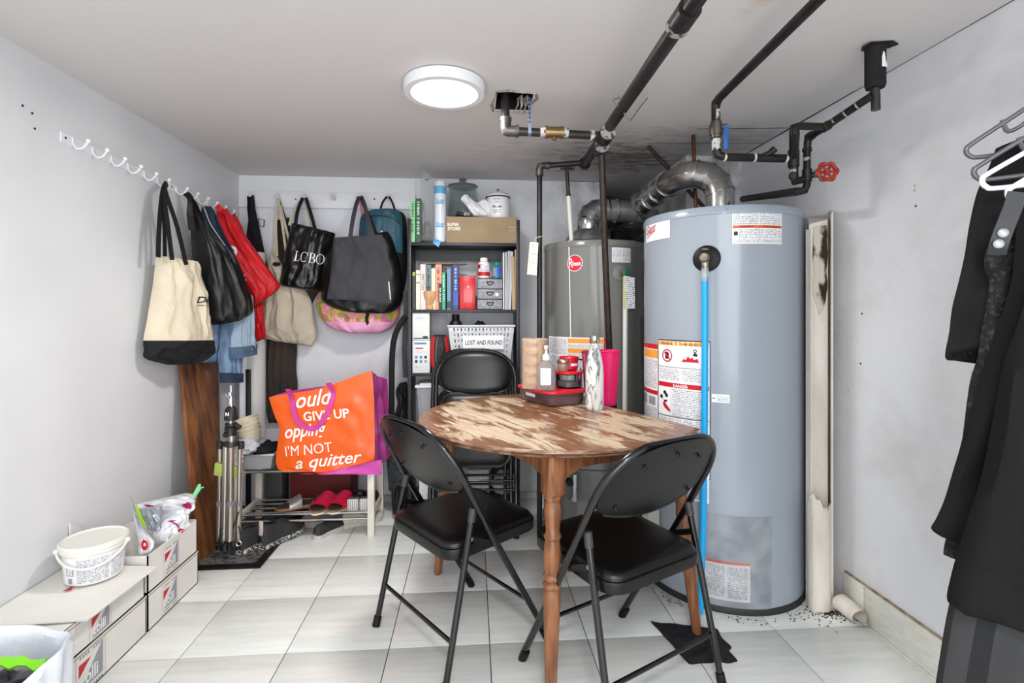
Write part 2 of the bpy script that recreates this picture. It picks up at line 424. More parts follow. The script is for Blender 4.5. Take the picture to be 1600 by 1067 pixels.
def floor_tile(x0, y0, x1, y1):
    x0, x1 = max(x0, XL), min(x1, XR); y0, y1 = max(y0, YF), y1
    if x1-x0 < .01 or y1-y0 < .01: return
    w, d = x1-x0-.003, y1-y0-.003; key = (round(w, 3), round(d, 3))
    if key not in shared:
        b = B().box((-w/2, -d/2, -.006), (w/2, d/2, 0), bev=.0008)
        o = obj('tile', b, tilem, parent=fl, kind='structure'); shared[key] = o.data
        o.matrix_parent_inverse = Matrix.Identity(4)
    else:
        o = bpy.data.objects.new('tile', shared[key]); COL.objects.link(o); o.parent = fl; o['kind'] = 'structure'
    fo = OFF['floor']; o.location = Vector(((x0+x1)/2, (y0+y1)/2, 0))-fo
for iy in range(-2, 5):
    for ix in range(-2, 8):
        floor_tile(GX0+TW*ix, GY0+TW*iy, GX0+TW*(ix+1), min(YB, GY0+TW*(iy+1)))
b = B()
for iy in range(-11, -2):
    for ix in range(-2, 8):
        x0, x1 = max(GX0+TW*ix, XL), min(GX0+TW*(ix+1), XR); y0, y1 = max(YF, GY0+TW*iy), GY0+TW*(iy+1)
        if x1-x0 > .02 and y1-y0 > .02: b.box((x0+.0015, y0+.0015, -.006), (x1-.0015, y1-.0015, 0))
obj('tile_field', b, tilem, parent=fl, kind='stuff')
# walls
obj('wall_left', B().box((XL-.1, YF-.1, 0), (XL, YB+.5, ZC)), wallp, kind='structure')
def wall_right_mat():
    m = mat('painted_wall_right', (219,220,224), .6, bump=.12, bs=16); nt, b = nodes_of(m); N = nt.nodes.new; L = nt.links.new
    g = N('ShaderNodeNewGeometry')
    def spots(scale, lo, hi, stretch=(1,1,1)):
        mp = N('ShaderNodeMapping'); mp.inputs['Scale'].default_value = stretch; L(g.outputs['Position'], mp.inputs[0])
        n = N('ShaderNodeTexNoise'); n.inputs['Scale'].default_value = scale; n.inputs['Detail'].default_value = 7; n.inputs['Roughness'].default_value = .65; L(mp.outputs[0], n.inputs['Vector'])
        r = N('ShaderNodeMapRange'); r.inputs[1].default_value = lo; r.inputs[2].default_value = hi; L(n.outputs[0], r.inputs[0]); return r.outputs[0]
    k = N('ShaderNodeMix'); k.data_type = 'RGBA'; k.inputs[6].default_value = lin((220,221,225)); k.inputs[7].default_value = lin((205,204,205)); L(spots(2.3, .5, .72), k.inputs[0])
    k2 = N('ShaderNodeMix'); k2.data_type = 'RGBA'; L(k.outputs[2], k2.inputs[6]); k2.inputs[7].default_value = lin((150,140,128)); L(spots(16, .70, .74), k2.inputs[0])
    L(k2.outputs[2], b.inputs['Base Color']); return m
wrm = wall_right_mat()
obj('wall_right', B().box((XR, YF-.1, 0), (XR+.1, YB+.5, ZC)), wrm, kind='structure')
b = B().box((XL, YB, 0), (.82, YB+.1, ZC)); b.box((.82, YB+.1, 0), (.84, YB+.45, ZC), 1)
b.box((.84, YB+.40, 0), (XR, YB+.5, ZC), 1)
obj('wall_back', b, [wallr, soot], kind='structure')
obj('wall_back_pier', B().box((1.14, 2.68, 0), (XR, YB+.4, ZC)), wallr, kind='structure')
obj('wall_front', B().box((XL-.1, YF-.1, 0), (XR+.1, YF, ZC)), wallp, kind='structure')
# ceiling with the broken hole at the pipe
HX0, HX1, HY0, HY1 = .090, .232, 1.955, 2.135
b = B()
for lo, hi in (((XL-.1, YF-.1), (XR+.1, HY0)), ((XL-.1, HY1), (XR+.1, YB+.5)), ((XL-.1, HY0), (HX0, HY1)), ((HX1, HY0), (XR+.1, HY1))):
    b.box((lo[0], lo[1], ZC), (hi[0], hi[1], ZC+.04))
obj('ceiling', b, ceilm, kind='structure')
random.seed(4)
hole = [(HX0+.002, HY0-.0), (.14, HY0-.008), (.19, HY0+.002), (HX1+.004, HY0+.004), (HX1+.010, 2.01), (HX1-.004, 2.07), (HX1+.004, HY1+.004), (.19, HY1+.012), (.14, HY1+.002), (HX0-.004, HY1+.010), (HX0-.010, 2.08), (HX0-.003, 2.0)]
plas = mat('broken_plaster', (196,186,178), .9, var=.4, vs=40, bump=.5, bs=80)
cav = mat('dark_cavity', (20,18,17), .95)
b = B()
n = len(hole); cx, cy = .16, 2.045
def hp(k, s, z): return Vector((cx+(hole[k % n][0]-cx)*s, cy+(hole[k % n][1]-cy)*s, z))
for k in range(n):   # ragged lip
    sa = .9+.1*math.sin(k*2.3); sb = .9+.1*math.sin((k+1)*2.3)
    b.poly([hp(k, 1.10+.09*math.sin(k*2.1), ZC-.0005), hp(k+1, 1.10+.09*math.sin((k+1)*2.1), ZC-.0005), hp(k+1, 1.03, ZC-.004), hp(k, 1.03, ZC-.004)])
    b.poly([hp(k, 1.03, ZC-.004), hp(k+1, 1.03, ZC-.004), hp(k+1, sb+.06, ZC+.006), hp(k, sa+.06, ZC+.006)])
b.box((HX0-.03, HY0-.03, ZC+.16), (HX1+.03, HY1+.03, ZC+.17), 1)
for lo, hi in (((HX0, HY0), (HX0+.003, HY1)), ((HX1-.003, HY0), (HX1, HY1)), ((HX0, HY0), (HX1, HY0+.003)), ((HX0, HY1-.003), (HX1, HY1))): b.box((lo[0], lo[1], ZC+.004), (hi[0], hi[1], ZC+.045), 1)
for lo, hi in (((HX0-.03, HY0-.03), (HX0-.02, HY1+.03)), ((HX1+.02, HY0-.03), (HX1+.03, HY1+.03)), ((HX0-.03, HY0-.03), (HX1+.03, HY0-.02)), ((HX0-.03, HY1+.02), (HX1+.03, HY1+.03))):
    b.box((lo[0], lo[1], ZC+.041), (hi[0], hi[1], ZC+.17), 1)
for k in range(7):
    a = Vector((.215-.006*k, 2.03+.012*(k % 4), ZC+.02)); c = a+Vector((-.015+.006*(k % 3), -.01*(k % 2), -.055-.008*(k % 3)))
    b.tube([a, (a+c)/2+Vector((.008, 0, 0)), c], [.004, .003, .001], 5, 0)
obj('trim_1', b, [plas, cav], kind='structure')
# cracks and board joints in the ceiling
b = B()
def crackline(p, q, w, seed):
    pts = [Vector(p).lerp(Vector(q), k/14)+Vector((.004*noise.noise(Vector((k, seed, 0))), .006*noise.noise(Vector((k, seed, 3))), 0)) for k in range(15)]
    b.ribbon(pts, [w*(.5+abs(noise.noise(Vector((k*.9, seed, 7))))*1.6) for k in range(15)], .002, nrm=(0, 0, 1))
crackline((1.02, 2.285, ZC), (XR-.005, 2.24, ZC), .007, 1); crackline((.86, 2.50, ZC), (XR-.005, 2.46, ZC), .003, 2)
crackline((XR-.006, 1.85, ZC), (XR-.006, 2.66, ZC), .010, 3); crackline((XR-.004, .9, ZC), (XR-.004, 1.85, ZC), .003, 4)
crackline((.62, YB-.004, ZC), (.82, YB-.004, ZC), .012, 5)
obj('trim_2', b, crack, kind='structure')
# panel strip above the peg rail and batten
obj('trim_3', B().box((XL, YB-.008, 1.885), (-.36, YB, ZC-.002)), wallp, kind='structure')
# skirting tiles on the right wall
bb = thing('baseboard_right', None, None, (XR, 1.0, 0)); bb['kind'] = 'structure'
bbt = mat('skirting_tile', (219,217,206), .35, col2=(203,205,198), vs=9, stretch=(1, 2, 7), coord='Object')
y = 1.90
for w in (.105, .343, .343, .343, .343, .343):
    obj('tile', B().box((XR-.012, y-w+.0015, .002), (XR, y-.0015, .134), bev=.001), bbt, parent=bb, kind='structure'); y -= w
obj('cap_joint', B().box((XR-.009, y, .134), (XR, 1.90, .139)), mat('old_mortar', (172,154,128), .9, var=.4, vs=40), parent=bb, kind='structure')
# dirt along the wall foot
b = B()
random.seed(8)
for k in range(620):
    a = random.uniform(0, 2*PI); rr = abs(random.gauss(0, .05))
    c = (1.36+rr*math.cos(a)*1.5, 1.86+rr*math.sin(a)) if k % 2 else (1.086+(.345+random.uniform(-.01, .04))*math.cos(a), 2.192+(.345+random.uniform(-.01, .04))*math.sin(a))
    if c[0] > XR-.02 or c[1] < 1.79 and c[0] > 1.3: continue
    s = random.uniform(.0005, .0022); b.box((c[0]-s, c[1]-s, 0), (c[0]+s*1.3, c[1]+s, .0015+s*.4))
obj('floor_grit', b, mat('black_grit', (40,36,32), .95), label='black grit scattered on the tiles around the foot of the large heater', cat='dirt', kind='stuff')
# small holes / marks on walls
b = B()
for x, y_ in ((54, 201), (35, 165), (50, 177)): p = PX(x, y_, XL); b.cyl(p, p+Vector((.0015, 0, 0)), .004, n=8)
for x, y_ in ((1431, 322), (1347, 490), (1345, 568)): p = PX(x, y_, XR); b.cyl(p, p-Vector((.0015, 0, 0)), .0035, n=8)
obj('trim_4', b, crack, kind='structure')

# ------------------------------------------------------------------ boxed column against the right wall
colm = mat('aged_white_casing', (228,222,214), .6, col2=(208,199,186), vs=5, stretch=(3, 3, .8), bump=.2, bs=30)
mold = mat('peeled_mouldy_plaster', (206,200,186), .9, col2=(52,46,34), vs=17, bump=.8, bs=60, vmask=(.46, .58), stretch=(1.6, 1.6, .7))
t = thing('pipe_casing', 'tall whitish pipe casing with a mouldy patch, beside the right wall', 'pipe casing', (1.36, 1.9, 0))
b = B().hexa([(1.315,1.925,0),(1.385,1.915,0),(1.447,1.99,0),(1.36,2.0,0),(1.315,1.925,1.49),(1.385,1.915,1.51),(1.447,1.99,1.53),(1.36,2.0,1.53)], 0, bev=.002)
obj('front_panel', b, colm, parent=t)
obj('edge_flange', B().hexa([(1.384,1.895,0),(1.392,1.893,0),(1.447,1.985,0),(1.440,1.988,0),(1.386,1.897,1.53),(1.393,1.895,1.54),(1.447,1.985,1.56),(1.440,1.988,1.56)], 0), colm, parent=t)
obj('left_flange', B().box((1.308, 1.905, 0), (1.315, 1.935, 1.47)), colm, parent=t)
rows = [(1272,354,1292,352),(1270,380,1294,384),(1269,404,1293,402),(1273,430,1291,425),(1266,444,1293,444),(1271,462,1291,460),(1276,478,1289,475),(1279,492,1282,490)]
b = B(); pl = Pl((1.315, 1.925), (1.385, 1.915)); soft(b, pl, rows, t=.0015, off=.0015, seed=2, nu=10, nv=24, wr=.002, fold=0, topk=1, botk=1)
obj('mould_patch', b, mold, parent=t, label='brown and black mouldy patch where the casing skin peeled away')
# short curled piece of pipe lagging standing in front of the casing
t = thing('casing_offcut', 'short broken half-round white casing piece standing on the floor against the tall casing', 'casing piece', (1.335, 1.88, 0))
def half(u, v):
    a = PI*(1.03-u*1.06); top = .425+.035*math.sin(u*5+1)-.02*abs(math.sin(u*17))+(.03 if .6 < u < .9 else 0)
    return Vector((1.335+.042*math.cos(a), 1.892-.030*math.sin(a), top*(1-v)))
b = B(); b.grid(half, 20, 8)
b.grid(lambda u, v: half(u, v)+Vector((-.004*math.cos(PI*(1.03-u*1.06)), .004*math.sin(PI*(1.03-u*1.06)), 0)), 20, 8)
obj('shell', b, colm, parent=t)
obj('torn_edge', B().hexa([(1.289,1.882,0),(1.293,1.872,0),(1.296,1.894,0),(1.292,1.897,0),(1.286,1.882,.41),(1.289,1.874,.43),(1.292,1.894,.42),(1.288,1.897,.41)]), colm, parent=t)
# curled white sheet lying against the skirting
def curl(u, v):
    a = R(-60)+u*R(275); r = .034-.005*v
    return Vector((1.402+r*math.cos(a), 1.865-.10*v+.004*math.sin(9*u), .036+r*math.sin(a)))
b = B(); b.grid(curl, 24, 5); b.grid(lambda u, v: curl(u, v)+(Vector((1.402, curl(u, v).y, .036))-curl(u, v))*.06, 24, 5)
obj('curled_offcut', b, colm, label='small curled white sheet lying on the floor against the skirting right of the pipe casing', cat='casing scrap')

# ------------------------------------------------------------------ things on the ceiling: lamp
t = thing('ceiling_lamp', 'round white flush ceiling lamp, switched on', 'ceiling lamp', (-.105, 1.90, 1.945))
obj('housing', B().lathe([(.128,0),(.145,.0),(.1485,.006),(.1485,.036),(.140,.040)], (-.105, 1.90, 1.945), 64), mat('lamp_white', (228,228,230), .35), parent=t)
obj('diffuser', B().lathe([(.0005,-.0035),(.05,-.0032),(.10,-.002),(.122,.0),(.126,.001),(.126,.004)], (-.105, 1.90, 1.945), 64), mat('lit_diffuser', (255,253,250), .4, emit=3.0), parent=t)
t2 = thing('added_fill_lamp', 'added round white ceiling lamp, unseen behind the viewer, for fill light', 'ceiling lamp', (.1, -.3, 1.945))  # fixture added to carry the rear fill, never in view
obj('housing', B().lathe([(.128,0),(.145,.0),(.1485,.006),(.1485,.036),(.140,.040)], (.1, -.3, 1.945), 48), mat('lamp_white', (235,235,238)), parent=t2)
obj('diffuser', B().lathe([(.0005,-.003),(.122,.0),(.126,.004)], (.1, -.3, 1.945), 48), mat('lit_diffuser', (255,253,250)), parent=t2)

# ------------------------------------------------------------------ water heaters
whitem = mat('sticker_white', (236,237,240), .45); redm = mat('sticker_red', (196,24,44), .45); orm = mat('sticker_orange', (238,160,60), .45)
blackm = mat('sticker_black', (26,26,28), .5); txt = print_mat('small_print', (232,233,236), (104,104,112), pitch=.0062, fine=340)
txtf = print_mat('fine_print', (230,231,234), (126,126,134), pitch=.0066, dens=.52, fine=380); org2 = mat('sticker_vermilion', (226,92,40), .45)
greym = mat('sticker_grey', (150,152,158), .5)
class Cyl:
    def __init__(s, cx, cy, r): s.c = Vector((cx, cy, 0)); s.r = r
    def pt(s, th, z, off=0): return s.c+Vector(((s.r+off)*math.sin(th), -(s.r+off)*math.cos(th), z))
    def at(s, x, y):
        r = ray(x, y); d = Vector((r.x, r.y, 0)); o = Vector((0, 0, 0))-s.c
        A = d.dot(d); Bq = 2*o.dot(d); Cq = o.dot(o)-s.r**2; disc = max(0, Bq*Bq-4*A*Cq)
        t = (-Bq-disc**.5)/(2*A); p = CP+r*t; q = p-s.c
        return math.atan2(q.x, -q.y), p.z
    def panel(s, b, t0, t1, z0, z1, off, mi):
        n = max(1, int(abs(t1-t0)/R(4))+1); w = (t1-t0)*s.r
        for k in range(n):
            a, c = t0+(t1-t0)*k/n, t0+(t1-t0)*(k+1)/n; ua, uc = w*k/n, w*(k+1)/n
            b.poly([s.pt(a, z0, off), s.pt(c, z0, off), s.pt(c, z1, off), s.pt(a, z1, off)], mi, [(ua, z0), (uc, z0), (uc, z1), (ua, z1)])
    def label(s, b, t0, t1, z0, z1, cells, off=.0012, base=0):
        """backing plus cells given as fractions (u0, v0, u1, v1, material) with v from the top"""
        s.panel(b, t0, t1, z0, z1, off, base)
        for i, (u0, v0, u1, v1, m) in enumerate(cells):
            s.panel(b, t0+(t1-t0)*u0, t0+(t1-t0)*u1, z1-(z1-z0)*v1, z1-(z1-z0)*v0, off+.0004+.00012*i, m)
LM = [whitem, redm, orm, blackm, txt, txtf, org2, greym]
def heater(name, label, cx, cy, r, ztop, body, rimm, zb=.02):
    t = thing(name, label, 'water heater', (cx, cy, 0)); o = (cx, cy, 0)
    obj('tank', B().lathe([(r-.004,zb),(r,zb+.004),(r,zb+.03),(r-.0008,zb+.032),(r-.0008,ztop-.04),(r,ztop-.038),(r,ztop-.032)], o, 96), body, parent=t)
    obj('top_cap', B().lathe([(r-.001,ztop-.036),(r+.0025,ztop-.034),(r+.0025,ztop-.008),(r-.001,ztop-.002),(r-.012,ztop),(r*.6,ztop+.004),(.001,ztop+.006)], o, 96), rimm, parent=t)
    obj('base_ring', B().lathe([(r-.01,0),(r+.006,0),(r+.006,.018),(r+.001,.024),(r-.01,.024)], o, 96), mat('black_base', (36,36,38), .6), parent=t)
    return t
blue_grey = mat('pale_blue_grey_enamel', (150,158,168), .27, coat=.25)
blue_rim = mat('blue_grey_cap', (146,156,168), .25, coat=.3)
dark_grey = mat('mid_grey_enamel', (116,117,113), .25, coat=.3)
G = Cyl(1.086, 2.192, .326); H2 = Cyl(.677, 2.85, .280)
gt = heater('large_water_heater', 'large pale blue-grey water heater with many warning stickers, right of the table', 1.086, 2.192, .326, 1.556, blue_grey, blue_rim)
# brand sticker
def rect(C, x0, y0, x1, y1):
    xm, ym = (x0+x1)/2, (y0+y1)/2
    return C.at(x0, ym)[0], C.at(x1, ym)[0], C.at(xm, y1)[1], C.at(xm, y0)[1]
a0, a1, z0, z1 = rect(G, 1010, 353, 1047, 370); 
zc = G.at(1030, 360)[1]; z0, z1 = zc-.038, zc+.038
b = B(); G.label(b, a0, a1, z0, z1, [])
text_into(b, 'Giant', lambda x, y: G.pt(a0+R(1.5)+x/G.r, zc-.008+y+.12*x, .0022), .052, 1, bold=.0004, shear=.25, sx=.74)
b2 = [G.pt(a0+R(3.5+k*1.6), zc-.022+.003*k, .0022) for k in range(9)]
for p, q in zip(b2, b2[1:]): b.poly([p, q, q+Vector((0,0,.004)), p+Vector((0,0,.004))], 1)
obj('brand_sticker', b, LM, parent=gt, label='white sticker with the red slanted brand lettering')
a0, a1, z0, z1 = rect(G, 1144, 329, 1221, 381)
b = B(); G.label(b, a0, a1, z0, z1, [(.02,.03,.49,.42,5),(.51,.03,.98,.42,5),(.01,.44,.495,.52,6),(.505,.44,.99,.52,6),(.12,.56,.49,.86,4),(.52,.56,.98,.86,4),(.03,.62,.10,.74,3),(.01,.88,.99,.885,3),(.02,.90,.98,.97,5),(.495,.44,.502,.87,3)])
text_into(b, 'WARNING', lambda x, y: G.pt(a0+(a1-a0)*.13+x/G.r, z1-(z1-z0)*.505+y, .003), .011, 3)
text_into(b, 'AVERTISSEMENT', lambda x, y: G.pt(a0+(a1-a0)*.58+x/G.r, z1-(z1-z0)*.505+y, .003), .010, 3)
obj('instruction_sticker', b, LM, parent=gt, label='two-column instruction sticker with orange bars near the top right')
# large warning sheet
a0, a1 = G.at(1029, 600)[0], G.at(1110, 600)[0]; z1 = G.at(1070, 532)[1]; z0 = G.at(1070, 742)[1]
b = B(); G.label(b, a0, a1, z0, z1, [(.012,.008,.988,.992,0),(.02,.01,.98,.042,2),(.02,.045,.98,.20,0),(.03,.215,.48,.31,5),(.52,.215,.97,.31,5),(.02,.325,.98,.36,1),(.34,.37,.97,.575,5),(.03,.59,.47,.70,4),(.53,.59,.97,.70,4),(.02,.715,.98,.74,6),(.03,.75,.47,.98,5),(.53,.75,.97,.98,5),
  (.02,.205,.98,.208,3),(.02,.578,.98,.583,3),(.498,.59,.503,.98,3),(.31,.36,.314,.578,3)], base=3)
H = z1-z0; W = (a1-a0)
def gp(u, v, off=.004): return G.pt(a0+W*u, z1-H*v, off)
def ringsym(b, u, v, r0, r1, mi, n=28):
    for k in range(n):
        q = []
        for rr, kk in ((r0, k), (r1, k), (r1, k+1), (r0, k+1)):
            q.append(G.pt(a0+W*u+rr*math.cos(2*PI*kk/n)/G.r, z1-H*v+rr*math.sin(2*PI*kk/n), .004))
        b.poly(q, mi)
ringsym(b, .23, .12, .021, .026, 1); ringsym(b, .23, .12, .0, .0005, 1)
b.poly([gp(.19,.145,.0037),(gp(.19,.10,.0037)),(gp(.22,.09,.0037)),(gp(.27,.10,.0037)),(gp(.27,.145,.0037))], 3)
b.poly([gp(.165,.10,.0042),gp(.19,.093,.0042),gp(.295,.142,.0042),gp(.275,.149,.0042)], 1)
b.poly([gp(.52,.16),gp(.57,.135),gp(.60,.145),gp(.64,.115),(gp(.68,.135)),(gp(.71,.12)),(gp(.74,.14)),gp(.80,.13),gp(.82,.16)], 1)
ringsym(b, .76, .075, .004, .007, 3, 12)
b.poly([gp(.72,.11),gp(.75,.085),gp(.80,.10),gp(.79,.115)], 3)
for u, v in ((.10, .44), (.22, .425), (.18, .405)): ringsym(b, u, v, 0.0005, .008, 3, 10)
b.poly([gp(.13,.49),(gp(.17,.475)),(gp(.30,.53)),(gp(.29,.55)),(gp(.17,.52))], 1)
b.poly([gp(.15,.465),gp(.24,.46),gp(.22,.475),gp(.17,.48)], 3)
text_into(b, 'DANGER', lambda x, y: G.pt(a0+W*.36+x/G.r, z1-H*.355+y, .0045), .016, 0, bold=.0004)
text_into(b, 'WARNING', lambda x, y: G.pt(a0+W*.10+x/G.r, z1-H*.036+y, .0045), .012, 3)
text_into(b, 'AVERTISSEMENT', lambda x, y: G.pt(a0+W*.52+x/G.r, z1-H*.036+y, .0045), .010, 3)
text_into(b, 'WARNING', lambda x, y: G.pt(a0+W*.15+x/G.r, z1-H*.738+y, .0045), .011, 3)
obj('warning_sheet', b, LM, parent=gt, label='large black-bordered warning sheet with a red prohibition ring and red DANGER bar')
a0, a1 = G.at(1006.6, 600)[0]+R(1), G.at(1028, 600)[0]; z1 = G.at(1020, 537)[1]; z0 = G.at(1020, 665)[1]
b = B(); G.label(b, a0, a1, z0, z1, [(0,.0,1,.06,1),(.1,.07,1,.17,2),(.05,.19,.97,.53,4),(0,.56,1,.61,1),(.05,.63,.4,.75,7),(.55,.64,.9,.74,7),(.05,.77,.97,.98,5)])
obj('side_warning_sticker', b, LM, parent=gt)
b = B(); a0, a1, z0, z1 = rect(G, 1112, 616, 1140, 629); G.label(b, a0, a1, z0, z1, [(.05,.45,.2,.55,3),(.3,.15,.55,.85,4),(.6,.2,.95,.8,5)])
obj('small_sticker', b, LM, parent=gt)
b = B(); a0, a1, z0, z1 = rect(G, 1084, 744, 1108, 785); G.label(b, a0, a1, z0, z1, [(.1,.1,.9,.9,5)])
obj('lower_sticker', b, LM, parent=gt)
b = B(); a0, a1, z0, z1 = rect(G, 1097, 877, 1172, 938); G.label(b, a0, a1, z0, z1, [(.0,.0,1,.07,6),(.05,.12,.47,.93,4),(.53,.12,.95,.93,5)])
obj('rating_sticker', b, LM, parent=gt, label='rating sticker with a brown-orange top bar low on the tank')
b = B(); a0, a1, z0, z1 = rect(G, 1096, 806, 1205, 950)
b.grid(lambda u, v: G.pt(a0+(a1-a0)*u, z1+(z0-z1)*v, .0045+.002*noise.noise(Vector((u*6, v*8, 1)))), 24, 24)
obj('clear_pouch', b, mat('dusty_clear_film', (196,198,200), .35, alpha=.30, var=.5, vs=14, col2=(120,120,122)), parent=gt, label='dusty clear plastic document pouch')
# cap screws
b = B()
for th in range(-70, 75, 24): p = G.pt(R(th), 1.537, .002); b.ball(p, .0035, 8)
obj('screws', b, mat('steel_screw', (180,182,186), .3, 1), parent=gt, kind='stuff')
# relief valve, escutcheon and hose
th, zv = G.at(1104, 404)
nrm = Vector((math.sin(th), -math.cos(th), 0)); pv = G.pt(th, zv); rot = nrm.to_track_quat('Z', 'Y').to_matrix().to_4x4()
obj('escutcheon', B().lathe([(.052,-.002),(.050,.004),(.036,.011),(.020,.012),(.001,.012)], pv, 32, mtx=rot), mat('black_rubber', (16,16,18), .5, spec=.3), parent=gt)
brass = mat('aged_brass', (178,164,142), .35, .8, var=.3, vs=60)
b = B().cyl(pv+nrm*.008, pv+nrm*.05, .016, n=8); b.cyl(pv+nrm*.046, pv+nrm*.058, .019, .014, n=12); b.cyl(pv+nrm*.032+Vector((0,0,.008)), pv+nrm*.032-Vector((0,0,.045)), .013, n=10)
b.box((-.012,-.003,.03),(.012,.003,.036), mtx=Matrix.Translation(pv+nrm*.03))
obj('relief_valve', b, brass, parent=gt)
hs = pv+nrm*.032
b = B().cyl(hs-Vector((0,0,.040)), hs-Vector((0,0,.09)), .0135, n=16)
he = t_h = thing('drain_hose', 'bright blue drain hose hanging down the front of the large heater from its brass valve', 'hose', (hs.x, hs.y, 0))
obj('clear_sleeve', b, mat('clear_sleeve', (205,215,222), .15, trans=.6), parent=he)
e1 = Vector((hs.x-.010, hs.y-.005, .35)); e2 = Vector((hs.x-.030, hs.y-.022, .012))
obj('tube', B().tube(spline([hs-Vector((0,0,.075)), hs.lerp(e1, .5)+Vector((.003,0,0)), e1, Vector((hs.x-.022, hs.y-.015, .12)), e2], 8), .0125, 14), mat('sky_blue_hose', (20,158,222), .35), parent=he)
# gas control at the base of the big heater
p, = [PY(1020, 815, 2.03)]
t = thing('gas_control', 'beige gas control with a dial low on the large heater, under the chair back', 'gas valve', (p.x, p.y, p.z))
G_l = mat('beige_control', (196,192,182), .5)
gth, gz = G.at(1022, 812); m4 = Matrix.Translation(G.pt(gth, gz, .03)) @ Matrix.Rotation(gth, 4, 'Z')
obj('housing', B().box((-.05,-.025,-.06), (.05,.028,.06), bev=.005, mtx=m4), G_l, parent=t)
obj('dial', B().cyl(m4 @ Vector((-.02,-.025,.03)), m4 @ Vector((-.02,-.04,.03)), .018, n=20), blackm, parent=t)
bq = B(); bq.poly([m4 @ Vector(q) for q in ((.0,-.0258,-.045),(.042,-.0258,-.045),(.042,-.0258,.05),(.0,-.0258,.05))], 0, [(0,0),(.05,0),(.05,.1),(0,.1)])
obj('sticker', bq, txt, parent=t)
# flue collar and duct of the big heater
gal = mat('bright_galvanised', (196,194,190), .24, 1, var=.25, vs=9, bump=.12, bs=14)
foil = mat('crinkled_foil', (176,174,172), .22, 1, col2=(90,86,84), vs=12, bump=.7, bs=26, vmask=(.5,.8))
dgal = mat('dull_galvanised', (140,142,144), .45, .55, var=.3, vs=12)
t = thing('large_heater_flue', 'bright metal elbowed flue arching up from the top of the large heater', 'flue duct', (1.086, 2.192, 1.56))
obj('collar', B().lathe([(.105,1.562),(.09,1.578),(.068,1.586),(.068,1.60)], (1.086, 2.192, 0), 32), blue_rim, parent=t)
P0 = Vector((1.086,2.192,1.59)); P1 = Vector((1.086,2.192,1.668)); Cc = PY(1074, 280, 2.27)
arc = []; 
# gored elbow
Dd = PY(1045, 287, 2.42); pts = [P0, P1, Vector((1.076,2.205,1.715)), Vector((1.045,2.225,1.752)), Vector((1.00,2.25,1.768))]
obj('elbow', B().tube(pts+[Vector((.965,2.29,1.768)), Dd+Vector((.0,0,0))], .060, 28, caps=False), gal, parent=t)
b = B()
def seams(b, pts, r, w=.004):
    for i, p in enumerate(pts):
        d = (pts[min(i+1, len(pts)-1)]-pts[max(i-1, 0)]).normalized()
        b.cyl(p-d*w, p+d*w, r+.0045, n=28)
Dd = PY(1045, 287, 2.42); E = PY(1008, 318, 2.78)
seams(b, pts[1:], .060)
mid = [pts[-1], Vector((.955,2.29,1.765)), Dd+Vector((.0,0,.0))]
seams(b, [Vector((.965,2.29,1.765))], .06)
obj('foil_wrapped_run', B().tube([Dd, Dd.lerp(E, .3), Dd.lerp(E, .6), E], [.060,.062,.061,.064], 28, caps=False), foil, parent=t)
seams(b, [Dd, Dd.lerp(E, .33), Dd.lerp(E, .66), E], .062, .003)
obj('seam', b, gal, parent=t)
# small heater
ht = heater('small_water_heater', 'mid-grey water heater with a round red badge, left of the large one', .677, 2.85, .280, 1.517, dark_grey, dark_grey)
th, zc = H2.at(898, 411)
def hp2(x, y, off=.002): return H2.pt(th+x/H2.r, zc+y, off)
b = B()
def disk2(b, r, mi, off):
    n = 36
    for k in range(n): b.poly([hp2(0,0,off), hp2(r*math.cos(2*PI*k/n), r*math.sin(2*PI*k/n),off), hp2(r*math.cos(2*PI*(k+1)/n), r*math.sin(2*PI*(k+1)/n),off)], mi)
disk2(b, .043, 0, .0012); disk2(b, .040, 1, .0018)
text_into(b, 'R', lambda x, y: hp2(-.033+x, -.022+y, .0026), .070, 0, bold=.0006, sx=.55)
text_into(b, 'heem', lambda x, y: hp2(-.012+x, -.013+y, .0026), .034, 0, bold=.0006, sx=.62)
obj('brand_badge', b, LM, parent=ht, label='round red badge with white lettering')
b = B(); a0, a1, z0, z1 = rect(H2, 956, 387, 985, 410); H2.label(b, a0, a1, z0, z1, [(.04,.05,.48,.95,4),(.52,.05,.96,.95,4)])
obj('instruction_sticker', b, LM, parent=ht)
b = B(); a0, a1 = H2.at(858, 540)[0], H2.at(948, 540)[0]; z1 = H2.at(900, 527)[1]; z0 = z1-.30
H2.label(b, a0, a1, z0, z1, [(.02,.03,.40,.30,5),(.42,.02,.95,.10,2),(.42,.12,.95,.18,5),(.42,.19,.95,.27,2),(.42,.28,.95,.34,4),(.02,.34,.40,.95,4),(.55,.40,.95,.95,5),(.955,0,1,1,1),(.42,.36,.95,.39,3)])
text_into(b, '.40-HP', lambda x, y: H2.pt(a0+(a1-a0)*.46+x/H2.r, z1-(z1-z0)*.60+y, .003), .035, 3, bold=.001)
obj('warning_sheet', b, LM, parent=ht, label='white and orange warning sheet with a red right edge, just above the table')
b = B()
for tt in range(-66, 70, 22): b.ball(H2.pt(R(tt), 1.498, .002), .0035, 8)
obj('screws', b, mat('steel_screw', (180,182,186)), parent=ht, kind='stuff')
b = B()
for k in range(12):
    x0, x1 = 889+.25*k, 889+.25*(k+1); y0, y1 = 376+13*k, 376+13*(k+1)
    q = [H2.at(x, y) for x, y in ((x0-.6, y0), (x0+.7, y0), (x1+.7, y1), (x1-.6, y1))]
    b.poly([H2.pt(a, z, .0015) for a, z in q])
obj('paint_drip', b, whitem, parent=ht, label='thin white paint drip down the tank')
b = B(); a0, a1, z0, z1 = H2.at(883, 700)[0]-R(6), H2.at(940, 700)[0]+R(8), .18, .34
